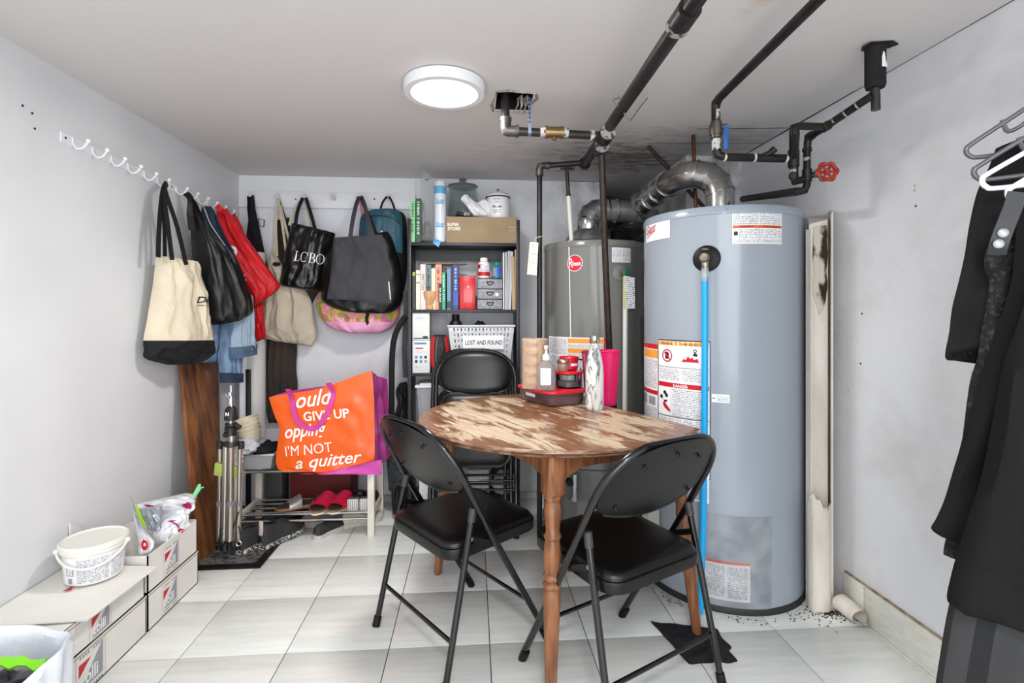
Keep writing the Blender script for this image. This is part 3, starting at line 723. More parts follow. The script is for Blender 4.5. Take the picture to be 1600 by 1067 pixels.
b.grid(lambda u, v: H2.pt(a0+(a1-a0)*u, z1+(z0-z1)*v, .012), 12, 2); b.grid(lambda u, v: H2.pt(a0+(a1-a0)*u, z1+(z0-z1)*v, .002), 12, 2)
obj('burner_door', b, dark_grey, parent=ht)
pk = PY(889, 752, 2.56); b = B().cyl(pk, pk+Vector((.0,-.03,0)), .018, n=20)
obj('gas_knob', b, mat('black_rubber', (22,22,24)), parent=ht)
b = B().tube([pk+Vector((.03,.0,.02)), pk+Vector((.032,-.01,-.05)), pk+Vector((.015,-.01,-.09)), pk+Vector((.0,0,-.10))], .004, 8)
b.box((pk.x+.02, pk.y-.01, pk.z-.1), (pk.x+.036, pk.y+.02, pk.z+.035))
obj('igniter_tube', b, mat('steel_screw', (180,182,186)), parent=ht)
th, zv = H2.at(969, 427)
nrm = Vector((math.sin(th), -math.cos(th), 0)); pv = H2.pt(th, zv); rot = nrm.to_track_quat('Z', 'Y').to_matrix().to_4x4()
obj('escutcheon', B().lathe([(.042,-.002),(.040,.003),(.028,.008),(.001,.009)], pv, 32, mtx=rot), mat('grey_plastic', (120,120,122), .4), parent=ht)
b = B().cyl(pv+nrm*.006, pv+nrm*.045, .015, n=8); obj('relief_valve', b, brass, parent=ht)
b = B().cyl(pv+nrm*.04+Vector((.0,0,.0)), pv+nrm*.055+Vector((.004,0,0)), .014, n=10); obj('valve_wheel', b, mat('valve_green', (30,130,88), .4), parent=ht)
dp = pv+nrm*.03
t = thing('drain_pipe', 'white plastic drain pipe running down the front right of the small grey heater', 'pipe', (dp.x, dp.y, 0))
obj('pipe_body', B().cyl(dp+Vector((.01,-.004,-.02)), Vector((dp.x+.004, dp.y-.004, .02)), .0125, n=14), mat('white_pvc', (214,212,208), .4), parent=t)
t = thing('valve_tag', 'white and yellow printed tag tied to the relief valve of the small grey heater', 'tag', dp)
c0 = dp+Vector((.012,-.022,-.015))
b = B(); b.poly([c0+Vector(q) for q in ((-.012,0,0),(.040,0,-.01),(.042,0,-.165),(-.008,0,-.165))], 0, [(0,0),(.05,0),(.05,.16),(0,.16)])
b.poly([c0+Vector(q) for q in ((-.012,.0015,0),(.040,.0015,-.01),(.042,.0015,-.165),(-.008,.0015,-.165))][::-1], 0)
obj('sheet', b, print_mat('tag_print', (214,216,222), (90,90,98), pitch=.01), parent=t)
obj('yellow_edge', B().box((c0.x-.017, c0.y+.001, c0.z-.165), (c0.x-.010, c0.y+.0025, c0.z)), mat('tag_yellow', (214,206,70), .5), parent=t)
t = thing('small_heater_flue', 'dull metal flue with hood and elbow on top of the small grey heater', 'flue duct', (.66, 2.80, 1.52))
hx, hy = PY(919, 350, 2.83).x, 2.83
b = B().lathe([(.135,1.535),(.120,1.56),(.075,1.598),(.068,1.602)], (hx, hy, 0), 32); obj('draft_hood', b, dgal, parent=t)
b = B()
for k in range(4): a = PI/4+k*PI/2; b.box((hx+.11*math.cos(a)-.006, hy+.11*math.sin(a)-.006, 1.517), (hx+.11*math.cos(a)+.006, hy+.11*math.sin(a)+.006, 1.56))
obj('hood_legs', b, dgal, parent=t)
obj('collar', B().lathe([(.060,1.60),(.062,1.605),(.062,1.66),(.060,1.665)], (hx, hy, 0), 32), gal, parent=t)
fp = [Vector((hx, hy, 1.66)), Vector((hx+.014, hy, 1.69)), Vector((hx+.05, hy, 1.712)), Vector((hx+.11, hy, 1.715))]
obj('elbow', B().tube(fp, .061, 28, caps=False), dgal, parent=t)
b = B(); seams(b, fp[:3], .061, .003)
rr = [fp[-1], Vector((.85, 2.84, 1.712)), Vector((.98, 2.86, 1.705))]
obj('horizontal_run', B().tube(rr+[Vector((1.02, 2.87, 1.70))], .060, 28, caps=False), dgal, parent=t); seams(b, [Vector((.80,2.835,1.713)), Vector((.90,2.845,1.71)), Vector((.975,2.86,1.705))], .061, .002)
obj('seam', b, gal, parent=t)
obj('branch_fitting', B().tube([E+Vector((-.02,-.02,.01)), Vector((1.0,2.90,1.695)), Vector((1.03,3.12,1.68)), Vector((1.04,3.62,1.67))], [.064,.072,.072,.07], 28), mat('pale_galv', (170,172,172), .4, .8, var=.2), parent=t)
b = B(); q0 = PY(1001, 325, 2.815); b.box((q0.x-.017, q0.y-.004, q0.z-.012), (q0.x+.017, q0.y, q0.z+.012)); obj('caution_sticker', b, mat('brown_sticker', (112,92,60), .6), parent=t)

# ------------------------------------------------------------------ pipework
iron = mat('black_iron', (38,34,33), .40, .3, col2=(24,21,21), vs=16, bump=.12, bs=40)
rust = mat('dark_rusty_iron', (60,44,38), .45, .3, col2=(36,30,28), vs=22, bump=.2, bs=50)
copper = mat('tarnished_copper', (120,74,54), .38, .7, col2=(70,48,40), vs=14)
seal = mat('grey_pipe_dope', (150,148,146), .6, col2=(50,46,44), vs=60, vmask=(.5,.6))
def fit(b, p, d, r, w=.012, mi=0): d = Vector(d).normalized(); b.cyl(Vector(p)-d*w, Vector(p)+d*w, r, n=18, mi=mi)
Z1 = 1.85
A0, A1, A2 = Vector((.49,.70,Z1)), Vector((.527,2.03,Z1)), Vector((.548,2.50,1.878))
t = thing('main_gas_pipe', 'thick black iron pipe running along under the ceiling towards the two heaters', 'pipe', (.52, 1.5, Z1))
dA = (A2-A0).normalized()
obj('pipe_body', B().cyl(A0, A2, .0215, n=24), iron, parent=t)
b = B(); fit(b, A0+dA*.50, dA, .0285, .035); fit(b, A1-dA*.02, dA, .029, .030); fit(b, A1-dA*.05, dA, .032, .008); fit(b, A1+dA*.02, dA, .032, .008)
A15 = PZ(937, 232, Z1); fit(b, A15, dA, .029, .028); fit(b, A15-dA*.03, dA, .032, .007); b.ball(A2, .031, 14)
obj('fittings', b, iron, parent=t)
b = B(); fit(b, A0+dA*.54, dA, .0295, .010); fit(b, A1-dA*.06, dA, .0305, .004); fit(b, A15-dA*.045, dA, .0305, .004); obj('sealant', b, seal, parent=t)
b = B(); b.tube([PZ(968, 153, ZC), PZ(975, 170, Z1)+Vector((-.04,0,.03)), PZ(985, 178, Z1)+Vector((0,0,-.024)), PZ(1002, 165, Z1+.04), PZ(1012, 153, ZC)], .0025, 6)
obj('hanger_wire', b, mat('steel_wire', (140,138,136), .4, .8), parent=t)
# branch to the hole in the ceiling
t = thing('ceiling_branch_pipe', 'grey-black pipe dropping from the broken ceiling hole and running right to the main pipe', 'pipe', (.15, 1.98, Z1))
L0 = Vector((PY(790, 204, 1.995).x, 1.995, Z1)); yb = 1.995
pe = Vector((A1.x-.02, 2.02, Z1))
b = B().tube([Vector((L0.x, 2.03, ZC+.14)), Vector((L0.x, 2.0, Z1+.03)), L0+Vector((.006,0,.008)), L0+Vector((.03,0,0)), pe], .0165, 20)
obj('pipe_body', b, mat('grey_iron', (62,59,58), .38, .4, col2=(40,37,36), vs=14), parent=t)
b = B(); b.tube([L0+Vector((0,0,.045)), L0+Vector((0,0,.012)), L0+Vector((.004,0,.003)), L0+Vector((.012,0,0)), L0+Vector((.045,0,0))], .021, 20)
fit(b, L0+Vector((0,0,.045)), (0,0,1), .0235, .006); fit(b, L0+Vector((.045,0,0)), (1,0,0), .0235, .006)
obj('elbow', b, mat('galv_fitting', (104,100,97), .38, .6, var=.4, vs=30), parent=t)
xb = PY(866, 204, 1.995).x
b = B(); fit(b, (xb,yb,Z1), (1,0,0), .022, .030); fit(b, (xb-.03,yb,Z1), (1,0,0), .024, .006); fit(b, (xb+.03,yb,Z1), (1,0,0), .024, .006); b.cyl((xb,yb,Z1),(xb,yb,Z1-.03),.009,n=8)
obj('check_valve', b, mat('brass_valve', (150,124,88), .35, .85, var=.3), parent=t, label='brass union valve')
b = B(); fit(b, (xb-.045,yb,Z1), (1,0,0), .018, .010); fit(b, (xb+.045,yb,Z1), (1,0,0), .018, .010); fit(b, pe+Vector((-.035,0,0)), (1,0,0), .021, .008)
obj('white_tape', b, mat('ptfe_white', (190,188,184), .6, col2=(60,56,54), vs=50, vmask=(.52,.6)), parent=t)
xs = PY(827, 204, 1.995).x
t = thing('pipe_strap', 'perforated metal hanger strap holding the pipe below the broken ceiling hole', 'strap', (xs, yb, Z1))
b = B()
b.ribbon([Vector((xs, 2.0, ZC)), Vector((xs+.003, 1.99, Z1+.06)), Vector((xs, yb-.018, Z1+.012)), Vector((xs, yb-.018, Z1-.012)), Vector((xs, yb, Z1-.019)), Vector((xs, yb+.018, Z1-.006))], .012, .0015, side=(1,0,0))
obj('band', b, mat('zinc_strap', (150,166,196), .35, .7), parent=t)
b = B()
for k in range(6): b.cyl((xs, 1.9965-.0024*k, ZC-.012-.018*k), (xs, 1.990-.0024*k, ZC-.012-.018*k), .003, n=8)
obj('holes', b, blackm, parent=t, kind='stuff')
# second branch over to the left drop
yb2 = 2.56; zl = 1.88; Z1b = Z1; Z1 = 1.88
xl = PY(843, 400, yb2).x
t = thing('left_drop_pipe', 'black iron pipe branching left and dropping straight down beside the bookcase', 'pipe', (xl, yb2, 0))
b = B().tube([A2+Vector((-.01,-.01,0)), Vector((xl+.03,yb2,Z1)), Vector((xl+.008,yb2,Z1-.006)), Vector((xl,yb2,Z1-.03)), Vector((xl,yb2,.02))], .0135, 18)
obj('pipe_body', b, iron, parent=t)
b = B(); xt = PY(885, 253, yb2).x
b.tube([Vector((xl+.045,yb2,Z1)), Vector((xl+.02,yb2,Z1)), Vector((xl+.004,yb2,Z1-.004)), Vector((xl,yb2,Z1-.02)), Vector((xl,yb2,Z1-.045))], .018, 18)
fit(b, (xl+.045,yb2,Z1), (1,0,0), .020, .005); fit(b, (xl,yb2,Z1-.047), (0,0,1), .020, .005); fit(b, (xt,yb2,Z1), (1,0,0), .019, .024); fit(b, (xt-.025,yb2,Z1), (1,0,0), .021, .005); fit(b, (xt+.025,yb2,Z1), (1,0,0), .021, .005); fit(b, (.50,yb2,Z1), (1,0,0), .020, .008)
obj('fittings', b, mat('galv_fitting', (128,124,120)), parent=t)
Z1 = Z1b
# tag on the left drop
c0 = PY(833, 378, yb2-.03)
t = thing('paper_tag', 'cream cardboard tag tied to the dropping pipe beside the bookcase', 'tag', c0)
b = B(); qs = [c0+Vector(q) for q in ((-.016,0,0),(.026,-.004,-.004),(.018,0,-.165),(-.030,.004,-.16))]
b.poly(qs, 0, [(0,0),(.04,0),(.04,.16),(0,.16)]); b.poly([q+Vector((0,.002,0)) for q in qs][::-1], 0)
obj('sheet', b, print_mat('cream_tag_print', (226,218,192), (120,110,96), pitch=.011, dens=.45), parent=t)
obj('string', B().tube([c0+Vector((.004,-.002,-.012)), c0+Vector((.015,0,.02)), Vector((xl+.012,yb2-.014,c0.z+.03)), Vector((xl-.01,yb2-.014,c0.z+.028))], .0012, 5), mat('cream_string', (216,206,180), .8), parent=t)
# copper drop into the small heater
e = Vector((PY(893, 372, 2.66).x, 2.66, 1.52)); s0 = Vector((xt, yb2, 1.88)); mid = s0.lerp(e, .38)
t = thing('cold_feed_pipe', 'thin pipe with white lower half dropping from the left branch to the small heater top', 'pipe', e)
obj('copper_length', B().cyl(s0, mid, .010, n=14), rust, parent=t)
obj('white_lagging', B().cyl(mid, e, .0115, n=14), mat('white_lagging', (212,208,202), .6), parent=t)
obj('end_ring', B().cyl(mid-Vector((0,0,.006)), mid+Vector((0,0,.004)), .0125, n=14), blackm, parent=t)
# brown vertical pipe in front of the small heater
t = thing('vertical_feed_pipe', 'brown-black vertical pipe in front of the small grey heater, dropping behind the pink tumbler', 'pipe', (.58, 2.25, 0))
s0 = A15+Vector((.008,.0,0)); e = PY(952, 548, 2.42); f = e+(e-s0)*.95; f.z = .02; f.y = 2.50
obj('pipe_body', B().tube([s0, s0.lerp(e, .5)+Vector((-.002,0,0)), e, f], [.0145,.0145,.016,.016], 18), rust, parent=t)
# pipe above the big heater
ZP = 1.90
t = thing('right_ceiling_pipe', 'black pipe under the ceiling with a blue lever valve, feeding the big heater', 'pipe', (.86, 1.75, ZP))
Q0, Q1 = Vector((.80,.70,ZP)), PZ(1118, 158, ZP)
yq = Q1.y; zq = PY(1118, 245, yq).z; xT = PY(1240, 243, yq).x; xq = PY(1119, 245, yq).x
b = B().tube([Q0, Q1+Vector((0,-.03,0)), Q1+Vector((0,-.005,-.008)), Q1+Vector((0,0,-.03)), Vector((xq,yq,zq+.03)), Vector((xq+.006,yq,zq+.008)), Vector((xq+.03,yq,zq)), Vector((xT,yq,zq))], .0145, 20)
obj('pipe_body', b, iron, parent=t)
b = B(); zz = PY(1118, 180, yq).z; fit(b, (xq,yq,zz), (0,0,1), .0152, .018); zz = PY(1118, 226, yq).z; fit(b, (xq,yq,zz), (0,0,1), .0152, .02); fit(b, (xq+.03,yq,zq), (1,0,0), .0155, .004); fit(b, (xT-.03,yq,zq), (1,0,0), .0155, .004); fit(b, (PY(1178,245,yq).x,yq,zq), (1,0,0), .0155, .004)
obj('sealant_bands', b, mat('ptfe_white', (206,204,200)), parent=t)
zz = PY(1118, 203, yq).z
b = B(); fit(b, (xq,yq,zz), (0,0,1), .023, .018); fit(b, (xq,yq,zz+.022), (0,0,1), .019, .007); fit(b, (xq,yq,zz-.022), (0,0,1), .019, .007); b.cyl((xq,yq,zz+.005), (xq+.03,yq-.02,zz+.01), .008, n=8)
obj('ball_valve', b, mat('dull_nickel', (120,112,104), .35, .9, var=.3), parent=t)
b = B().box((xq+.018,yq-.024,zz-.075), (xq+.034,yq-.018,zz+.012), bev=.002); obj('valve_lever', b, mat('lever_blue', (38,92,168), .4), parent=t, label='blue valve lever')
b = B(); xe = PY(1200, 245, yq).x; b.cyl((xe-.03,yq,zq), (xe+.012,yq-.012,zq+.022), .010, n=12); fit(b, (xe+.012,yq-.012,zq+.024), (.5,-.2,.4), .012, .008)
obj('capped_stub', b, iron, parent=t)
# header on the right wall
ZH = 1.78
t = thing('wall_pipe_loop', 'black pipe loop with a red wheel valve above the large heater', 'pipe', (1.25, 1.8, 1.7))
S = PY(1363, 149, 1.53); J = PZ(1290, 198, ZH); K = PZ(1266, 213, ZH); zb_ = PY(1261, 296, K.y).z
b = B().tube([S, J, K, K+Vector((-.003,.01,-.015)), Vector((K.x-.004,K.y+.012,ZH-.05)), Vector((K.x-.004,K.y+.012,zb_+.02)), Vector((K.x-.012,K.y+.014,zb_)), Vector((K.x-.04,K.y+.02,zb_-.004)), PY(1160, 311, 2.10)], .0125, 16)
obj('pipe_body', b, iron, parent=t)
jt = Vector((PY(1240, 203, J.y).x, J.y, J.z))
zlow = PY(1242, 282, yq).z
b = B().tube([J, jt+Vector((.02,0,0)), jt+Vector((.003,0,-.006)), jt+Vector((0,-.005,-.03)), Vector((xT,yq,zq)), Vector((xT+.002,yq,zlow+.01)), Vector((xT+.012,yq+.01,zlow)), Vector((K.x-.004,K.y+.012,zlow+.008))], .0125, 16)
obj('loop_pipe', b, iron, parent=t)
b = B(); fit(b, (xT,yq,zq), (0,0,1), .019, .030); fit(b, jt+Vector((0,-.004,-.025)), (0,0,1), .016, .008); fit(b, K, (J-K), .016, .012); fit(b, J, (J-K), .016, .016); fit(b, (K.x-.004,K.y+.012,ZH-.045), (0,0,1), .016, .006); fit(b, (xT,yq,zlow+.016), (0,0,1), .016, .007)
obj('fittings', b, iron, parent=t)
b = B()
for k in range(3): fit(b, S.lerp(J, .3+.25*k), (J-S), .0130, .0025)
fit(b, (xT,yq,zq-.045), (0,0,1), .0133, .005); fit(b, (K.x-.004,K.y+.012,ZH-.08), (0,0,1), .0133, .006)
obj('sealant_bands', b, seal, parent=t)
zk = PY(1262, 273, K.y).z; kc = Vector((K.x-.004, K.y+.012, zk))
b = B(); fit(b, kc, (0,0,1), .0165, .022); b.cyl(kc, kc+Vector((.03,-.015,.0)), .010, n=10); obj('valve_body', b, iron, parent=t)
b = B().cyl(kc+Vector((.018,-.012,.002)), kc+Vector((.034,-.02,.004)), .013, n=10); obj('valve_gland', b, mat('verdigris', (48,110,84), .6, var=.4, vs=30), parent=t)
wc = kc+Vector((.052,-.034,.006)); wn = Vector((-.30,-.95,.08)).normalized(); wq = wn.to_track_quat('Z', 'Y').to_matrix().to_4x4()
b = B()
pts = []
for k in range(48):
    a = 2*PI*k/48; r = .030+.0032*math.cos(6*a); pts.append(wc+(wq @ Vector((r*math.cos(a), r*math.sin(a), 0))))
b.tube(pts, .0068, 8, closed=True)
for k in range(6): a = PI/3*k; b.cyl(wc, wc+(wq @ Vector((.030*math.cos(a), .030*math.sin(a), 0))), .005, n=6)
b.cyl(wc-wn*.006, wc+wn*.006, .009, n=10); b.cyl(wc, kc+Vector((.03,-.018,.003)), .004, n=8)
obj('hand_wheel', b, mat('worn_red_paint', (186,46,36), .5, col2=(110,40,34), vs=60), parent=t, label='worn red scalloped hand wheel')
# lagged stub through the ceiling
ix = S.x+.006; iy = 1.535
t = thing('lagged_pipe_stub', 'black foam-lagged pipe stub coming through the ceiling near the right wall', 'pipe', (ix, iy, 1.75))
zt = PY(1371, 138, iy).z; ztt = PY(1373, 172, iy).z
obj('foam_lagging', B().lathe([(.026,zt),(.029,zt+.01),(.029,ZC-.005),(.033,ZC)], (ix+.008, iy, 0), 20), mat('black_foam', (24,24,27), .85, var=.3, vs=20, bump=.4), parent=t)
obj('pipe_end', B().cyl((ix+.008,iy,zt), (ix+.010,iy,ztt), .013, n=14), mat('grey_iron', (88,84,82)), parent=t)
b = B(); b.grid(lambda u, v: Vector((ix+.008+.031*math.sin(-.1+u*.9), iy-.031*math.cos(-.1+u*.9), zt+.055+.05*(1-v)*(.6+.4*math.sin(u*7)))), 6, 4); obj('torn_sticker', b, whitem, parent=t)
b = B().ribbon([Vector((ix-.045,iy-.01,ZC-.014)), Vector((ix-.03,iy-.02,ZC-.004)), Vector((ix+.03,iy-.03,ZC-.003)), Vector((ix+.05,iy-.02,ZC-.006))], .03, .003, nrm=(0,0,1)); obj('torn_collar', b, mat('black_foam', (38,38,42)), parent=t)
# copper riser beside the big flue, and the brown bar
t0, z9 = PZ(1092, 204, ZC), 1.562
obj('copper_riser', B().tube([t0+Vector((0,.06,0)), Vector((t0.x+.006, t0.y+.06, 1.75)), Vector((t0.x+.018, t0.y+.06, z9))], .009, 14), copper, label='thin copper pipe rising from the large heater top to the ceiling behind the flue', cat='pipe')
p = PZ(1012, 228, ZC); e = Vector((1.21, 2.42, 1.557))
obj('brown_bar', B().tube([p, e], .010, 10), rust, label='dark brown slanting rod from the ceiling behind the arching flue', cat='rod')
obj('wall_conduit', B().tube([PY(952, 370, 2.95), PY(952, 360, 2.95), PY(958, 358, 2.95), PY(1030, 364, 2.95)], .010, 12), iron, label='thin dark horizontal pipe behind the small heater flue', cat='pipe')

# ------------------------------------------------------------------ drop-leaf table
TC = Vector((.318, 2.016, 0)); TA = math.atan2(-.716, .351)-R(-90)   # local +Y runs against the seams, towards the viewer is -Y
TH = .765-.025; TZ = .74
def wood_top():
    m = bpy.data.materials.new('worn_varnished_top'); m.use_nodes = True; nt, b = nodes_of(m); N = nt.nodes.new; L = nt.links.new
    tc = N('ShaderNodeTexCoord')
    def noi(scale, st, det=6, rough=.6, dist=0):
        mp = N('ShaderNodeMapping'); mp.inputs['Scale'].default_value = st; L(tc.outputs['Object'], mp.inputs[0])
        n = N('ShaderNodeTexNoise'); n.inputs['Scale'].default_value = scale; n.inputs['Detail'].default_value = det; n.inputs['Roughness'].default_value = rough; n.inputs['Distortion'].default_value = dist
        L(mp.outputs[0], n.inputs['Vector']); return n.outputs[0]
    def rng(s, lo, hi): r = N('ShaderNodeMapRange'); r.inputs[1].default_value = lo; r.inputs[2].default_value = hi; L(s, r.inputs[0]); return r.outputs[0]
    def mix(f, a, c, f0=None):
        k = N('ShaderNodeMix'); k.data_type = 'RGBA'; L(f, k.inputs[0])
        for i, q in ((6, a), (7, c)):
            if hasattr(q, 'links'): L(q, k.inputs[i])
            else: k.inputs[i].default_value = lin(q)
        return k.outputs[2]
    grain = noi(1, (70, 5, 1), 5, .6, .3)
    varn = mix(rng(grain, .3, .7), (140,94,60), (98,62,38))
    bare = mix(rng(grain, .3, .7), (206,190,168), (172,146,116))
    w1 = noi(1, (15, 3.4, 1), 10, .80, .4); w2 = noi(2.2, (1, 1, 1), 2)
    ad = N('ShaderNodeMath'); ad.operation = 'ADD'; L(w1, ad.inputs[0]); s = N('ShaderNodeMath'); s.operation = 'MULTIPLY'; s.inputs[1].default_value = .55; L(w2, s.inputs[0]); L(s.outputs[0], ad.inputs[1])
    # keep the varnish near the rim
    flat = N('ShaderNodeVectorMath'); flat.operation = 'MULTIPLY'; flat.inputs[1].default_value = (1, 1, 0); L(tc.outputs['Object'], flat.inputs[0]); ln = N('ShaderNodeVectorMath'); ln.operation = 'LENGTH'; L(flat.outputs[0], ln.inputs[0])
    rim = rng(ln.outputs['Value'], .42, .53); mm = N('ShaderNodeMath'); mm.operation = 'MULTIPLY'; mm.inputs[1].default_value = .10; L(rim, mm.inputs[0])
    sb = N('ShaderNodeMath'); sb.operation = 'SUBTRACT'; L(ad.outputs[0], sb.inputs[0]); L(mm.outputs[0], sb.inputs[1])
    wear = rng(sb.outputs[0], .735, .785)
    col = mix(wear, varn, bare); L(col, b.inputs['Base Color'])
    ro = N('ShaderNodeMapRange'); ro.inputs[3].default_value = .28; ro.inputs[4].default_value = .55; L(wear, ro.inputs[0]); L(ro.outputs[0], b.inputs['Roughness'])
    bp = N('ShaderNodeBump'); bp.inputs['Strength'].default_value = .12; bp.inputs['Distance'].default_value = .004; L(grain, bp.inputs['Height']); L(bp.outputs[0], b.inputs['Normal'])
    return m
wtop = wood_top()
edgem = mat('dark_scuffed_rim', (112,76,54), .35, col2=(176,150,128), vs=18, stretch=(1,1,6), vmask=(.45,.75))
oak = mat('orange_brown_oak', (146,94,60), .38, col2=(100,62,38), vs=9, stretch=(9, 9, .9), bump=.1, bs=30)
tb = thing('drop_leaf_table', 'round worn drop-leaf wooden table with flaking varnish and turned legs', 'table', (TC.x, TC.y, 0), rz=TA, local=True)
LR = .53; SW = .30
def leaf(x0, x1, name, lab=None):
    """slice of the round top between two seams"""
    b = B(); n = 40; prof = [(-.012, -.024), (-.003, -.019), (-.010, -.014), (0, -.009), (-.001, -.004), (-.006, 0)]
    out = []
    def edge_pts(r):
        a = [(x0, (r*r-x0*x0)**.5) if abs(x0) < r else (x0, 0)]
        pts = []
        for k in range(n+1):
            x = x0+(x1-x0)*k/n
            if abs(x) <= r: pts.append((x, (r*r-x*x)**.5))
        # add arc ends finely
        return pts
    def ring(r, z):
        th0 = math.acos(max(-1, min(1, x1/r))); th1 = math.acos(max(-1, min(1, x0/r)))
        up = [(r*math.cos(th0+(th1-th0)*k/n), r*math.sin(th0+(th1-th0)*k/n)) for k in range(n+1)]
        dn = [(x, -y) for x, y in reversed(up)]
        return [(x, y, TZ+z) for x, y in up+dn]
    rings = [[b.bm.verts.new(p) for p in ring(LR+dr, z)] for dr, z in prof]
    for i, (a, c) in enumerate(zip(rings, rings[1:])):
        m = len(a)
        for k in range(m): b.face([a[k], a[(k+1) % m], c[(k+1) % m], c[k]], 1)
    b.face(rings[0][::-1], 1); b.face(rings[-1], 0)
    return obj(name, b, [wtop, edgem], parent=tb, label=lab, smooth=30)
leaf(-SW+.001, SW-.001, 'top_panel'); leaf(-LR+.0001, -SW-.001, 'drop_leaf')
b = B(); zt_ = TZ-.006; ol = []
for k in range(33):
    yy = -.437+.874*k/32; ol.append((yy, zt_-((LR*LR-yy*yy)**.5-SW)-.002))
ol += [(.437, zt_), (-.437, zt_)]
b.prism(ol, 0, .02, mtx=Matrix(((0,0,1,SW+.004),(1,0,0,0),(0,1,0,0),(0,0,0,1)))); obj('hanging_leaf', b, [edgem], parent=tb, label='drop leaf folded down on the heater side')
lx, ly = .262, .372     # leg tops
for sx in (-1, 1):
    b = B().prism([(-ly+.02, TZ-.025), (ly-.02, TZ-.025), (ly-.02, TZ-.105), (ly-.10, TZ-.085), (-ly+.10, TZ-.085), (-ly+.02, TZ-.105)], 0, .02,
                  mtx=Matrix(((0,0,1,sx*(lx+.01)-.01),(1,0,0,0),(0,1,0,0),(0,0,0,1))))
    obj('apron', b, oak, parent=tb)
for sy in (-1, 1):
    b = B().prism([(-lx+.02, TZ-.025), (lx-.02, TZ-.025), (lx-.02, TZ-.11), (lx-.09, TZ-.08), (-lx+.09, TZ-.08), (-lx+.02, TZ-.11)], 0, .02,
                  mtx=Matrix(((1,0,0,0),(0,0,1,sy*(ly+.01)-.01),(0,1,0,0),(0,0,0,1))))
    obj('apron', b, oak, parent=tb)
legprof = [(.0135,0),(.0165,.01),(.0175,.05),(.022,.20),(.026,.30),(.0265,.33),(.022,.338),(.028,.346),(.028,.352),(.021,.360),(.029,.372),(.029,.378),(.022,.386),(.0255,.41),(.027,.44),(.0225,.485),(.027,.492),(.027,.498),(.021,.506),(.0225,.53),(.028,.562),(.028,.575),(.0215,.602),(.0265,.612),(.0265,.620)]
for sx in (-1, 1):
    for sy in (-1, 1):
        top = Vector((sx*lx, sy*ly, 0)); foot = Vector((sx*.315, sy*.432, 0))
        sh = Matrix(((1,0,(top.x-foot.x)/TZ,foot.x),(0,1,(top.y-foot.y)/TZ,foot.y),(0,0,1,0),(0,0,0,1)))
        b = B()
        def pr(r, z): return (r, z)
        scale = .60/.62
        n = 20; rings = []
        for r, z in legprof:
            z *= scale*.985
            rings.append([b.bm.verts.new(sh @ Vector((r*math.cos(2*PI*k/n), r*math.sin(2*PI*k/n), z))) for k in range(n)])
        for a, c in zip(rings, rings[1:]):
            for k in range(n): b.face([a[k], a[(k+1) % n], c[(k+1) % n], c[k]])
        b.face(rings[0][::-1]); b.face(rings[-1])
        h = .031; c_ = .010
        oc = [(-h+c_,-h),(h-c_,-h),(h,-h+c_),(h,h-c_),(h-c_,h),(-h+c_,h),(-h,h-c_),(-h,-h+c_)]
        oc2 = [(x*.62, y*.62) for x, y in oc]
        lv = [[b.bm.verts.new(sh @ Vector((x*s, y*s, z))) for x, y in oc] for s, z in ((.75,.588),(1,.600),(1,TZ-.0245))]
        for a, c in zip(lv, lv[1:]):
            for k in range(8): b.face([a[k], a[(k+1) % 8], c[(k+1) % 8], c[k]])
        b.face(lv[0][::-1]); b.face(lv[-1])
        obj('leg', b, oak, parent=tb)

# ------------------------------------------------------------------ folding chairs
cblack = mat('black_gloss_enamel', (10,10,11), .2, coat=.3)
cpanel = mat('black_satin_steel', (25,26,26), .28, .35, var=.3, vs=4)
vinyl = mat('black_vinyl', (9,9,10), .34, bump=.05, bs=160)
chrome = mat('steel_screw', (180,182,186)); rubber = mat('black_rubber', (22,22,24))
def roundrect(w, d, r, n=6):
    pts = []
    for cx_, cy_, a0_ in ((w/2-r, d/2-r, 0), (-w/2+r, d/2-r, 90), (-w/2+r, -d/2+r, 180), (w/2-r, -d/2+r, 270)):
        for k in range(n+1): a = R(a0_+90*k/n); pts.append((cx_+r*math.cos(a), cy_+r*math.sin(a)))
    return pts
def backrest_grid(b, fr, w, z0, z1, thick, bow=.02, mi=0, r=.09, both=True):
    """fr(x, z, out) -> point ; panel with big round upper corners and curved lower edge"""
    def half_w(t):
        zz = z0+(z1-z0)*t
        if t > .45: q = (t-.45)/.55; return w/2*(1-.42*q**3.2)
        q = (.45-t)/.45; return w/2*(1-.05*q-.18*q**4)
    for s in ((0, 1) if both else (1,)):
        def fn(u, v):
            t = 1-v; x = half_w(t)*(2*u-1); z = z0+(z1-z0)*t-.028*(1-(2*u-1)**2)*(1-t)+.018*(1-abs(2*u-1)**2.5)*t
            return fr(x, z, s*thick)
        b.grid(fn, 20, 12, mi)
    k = 20
    for (va, vb) in ((0, 0), (1, 1)): pass
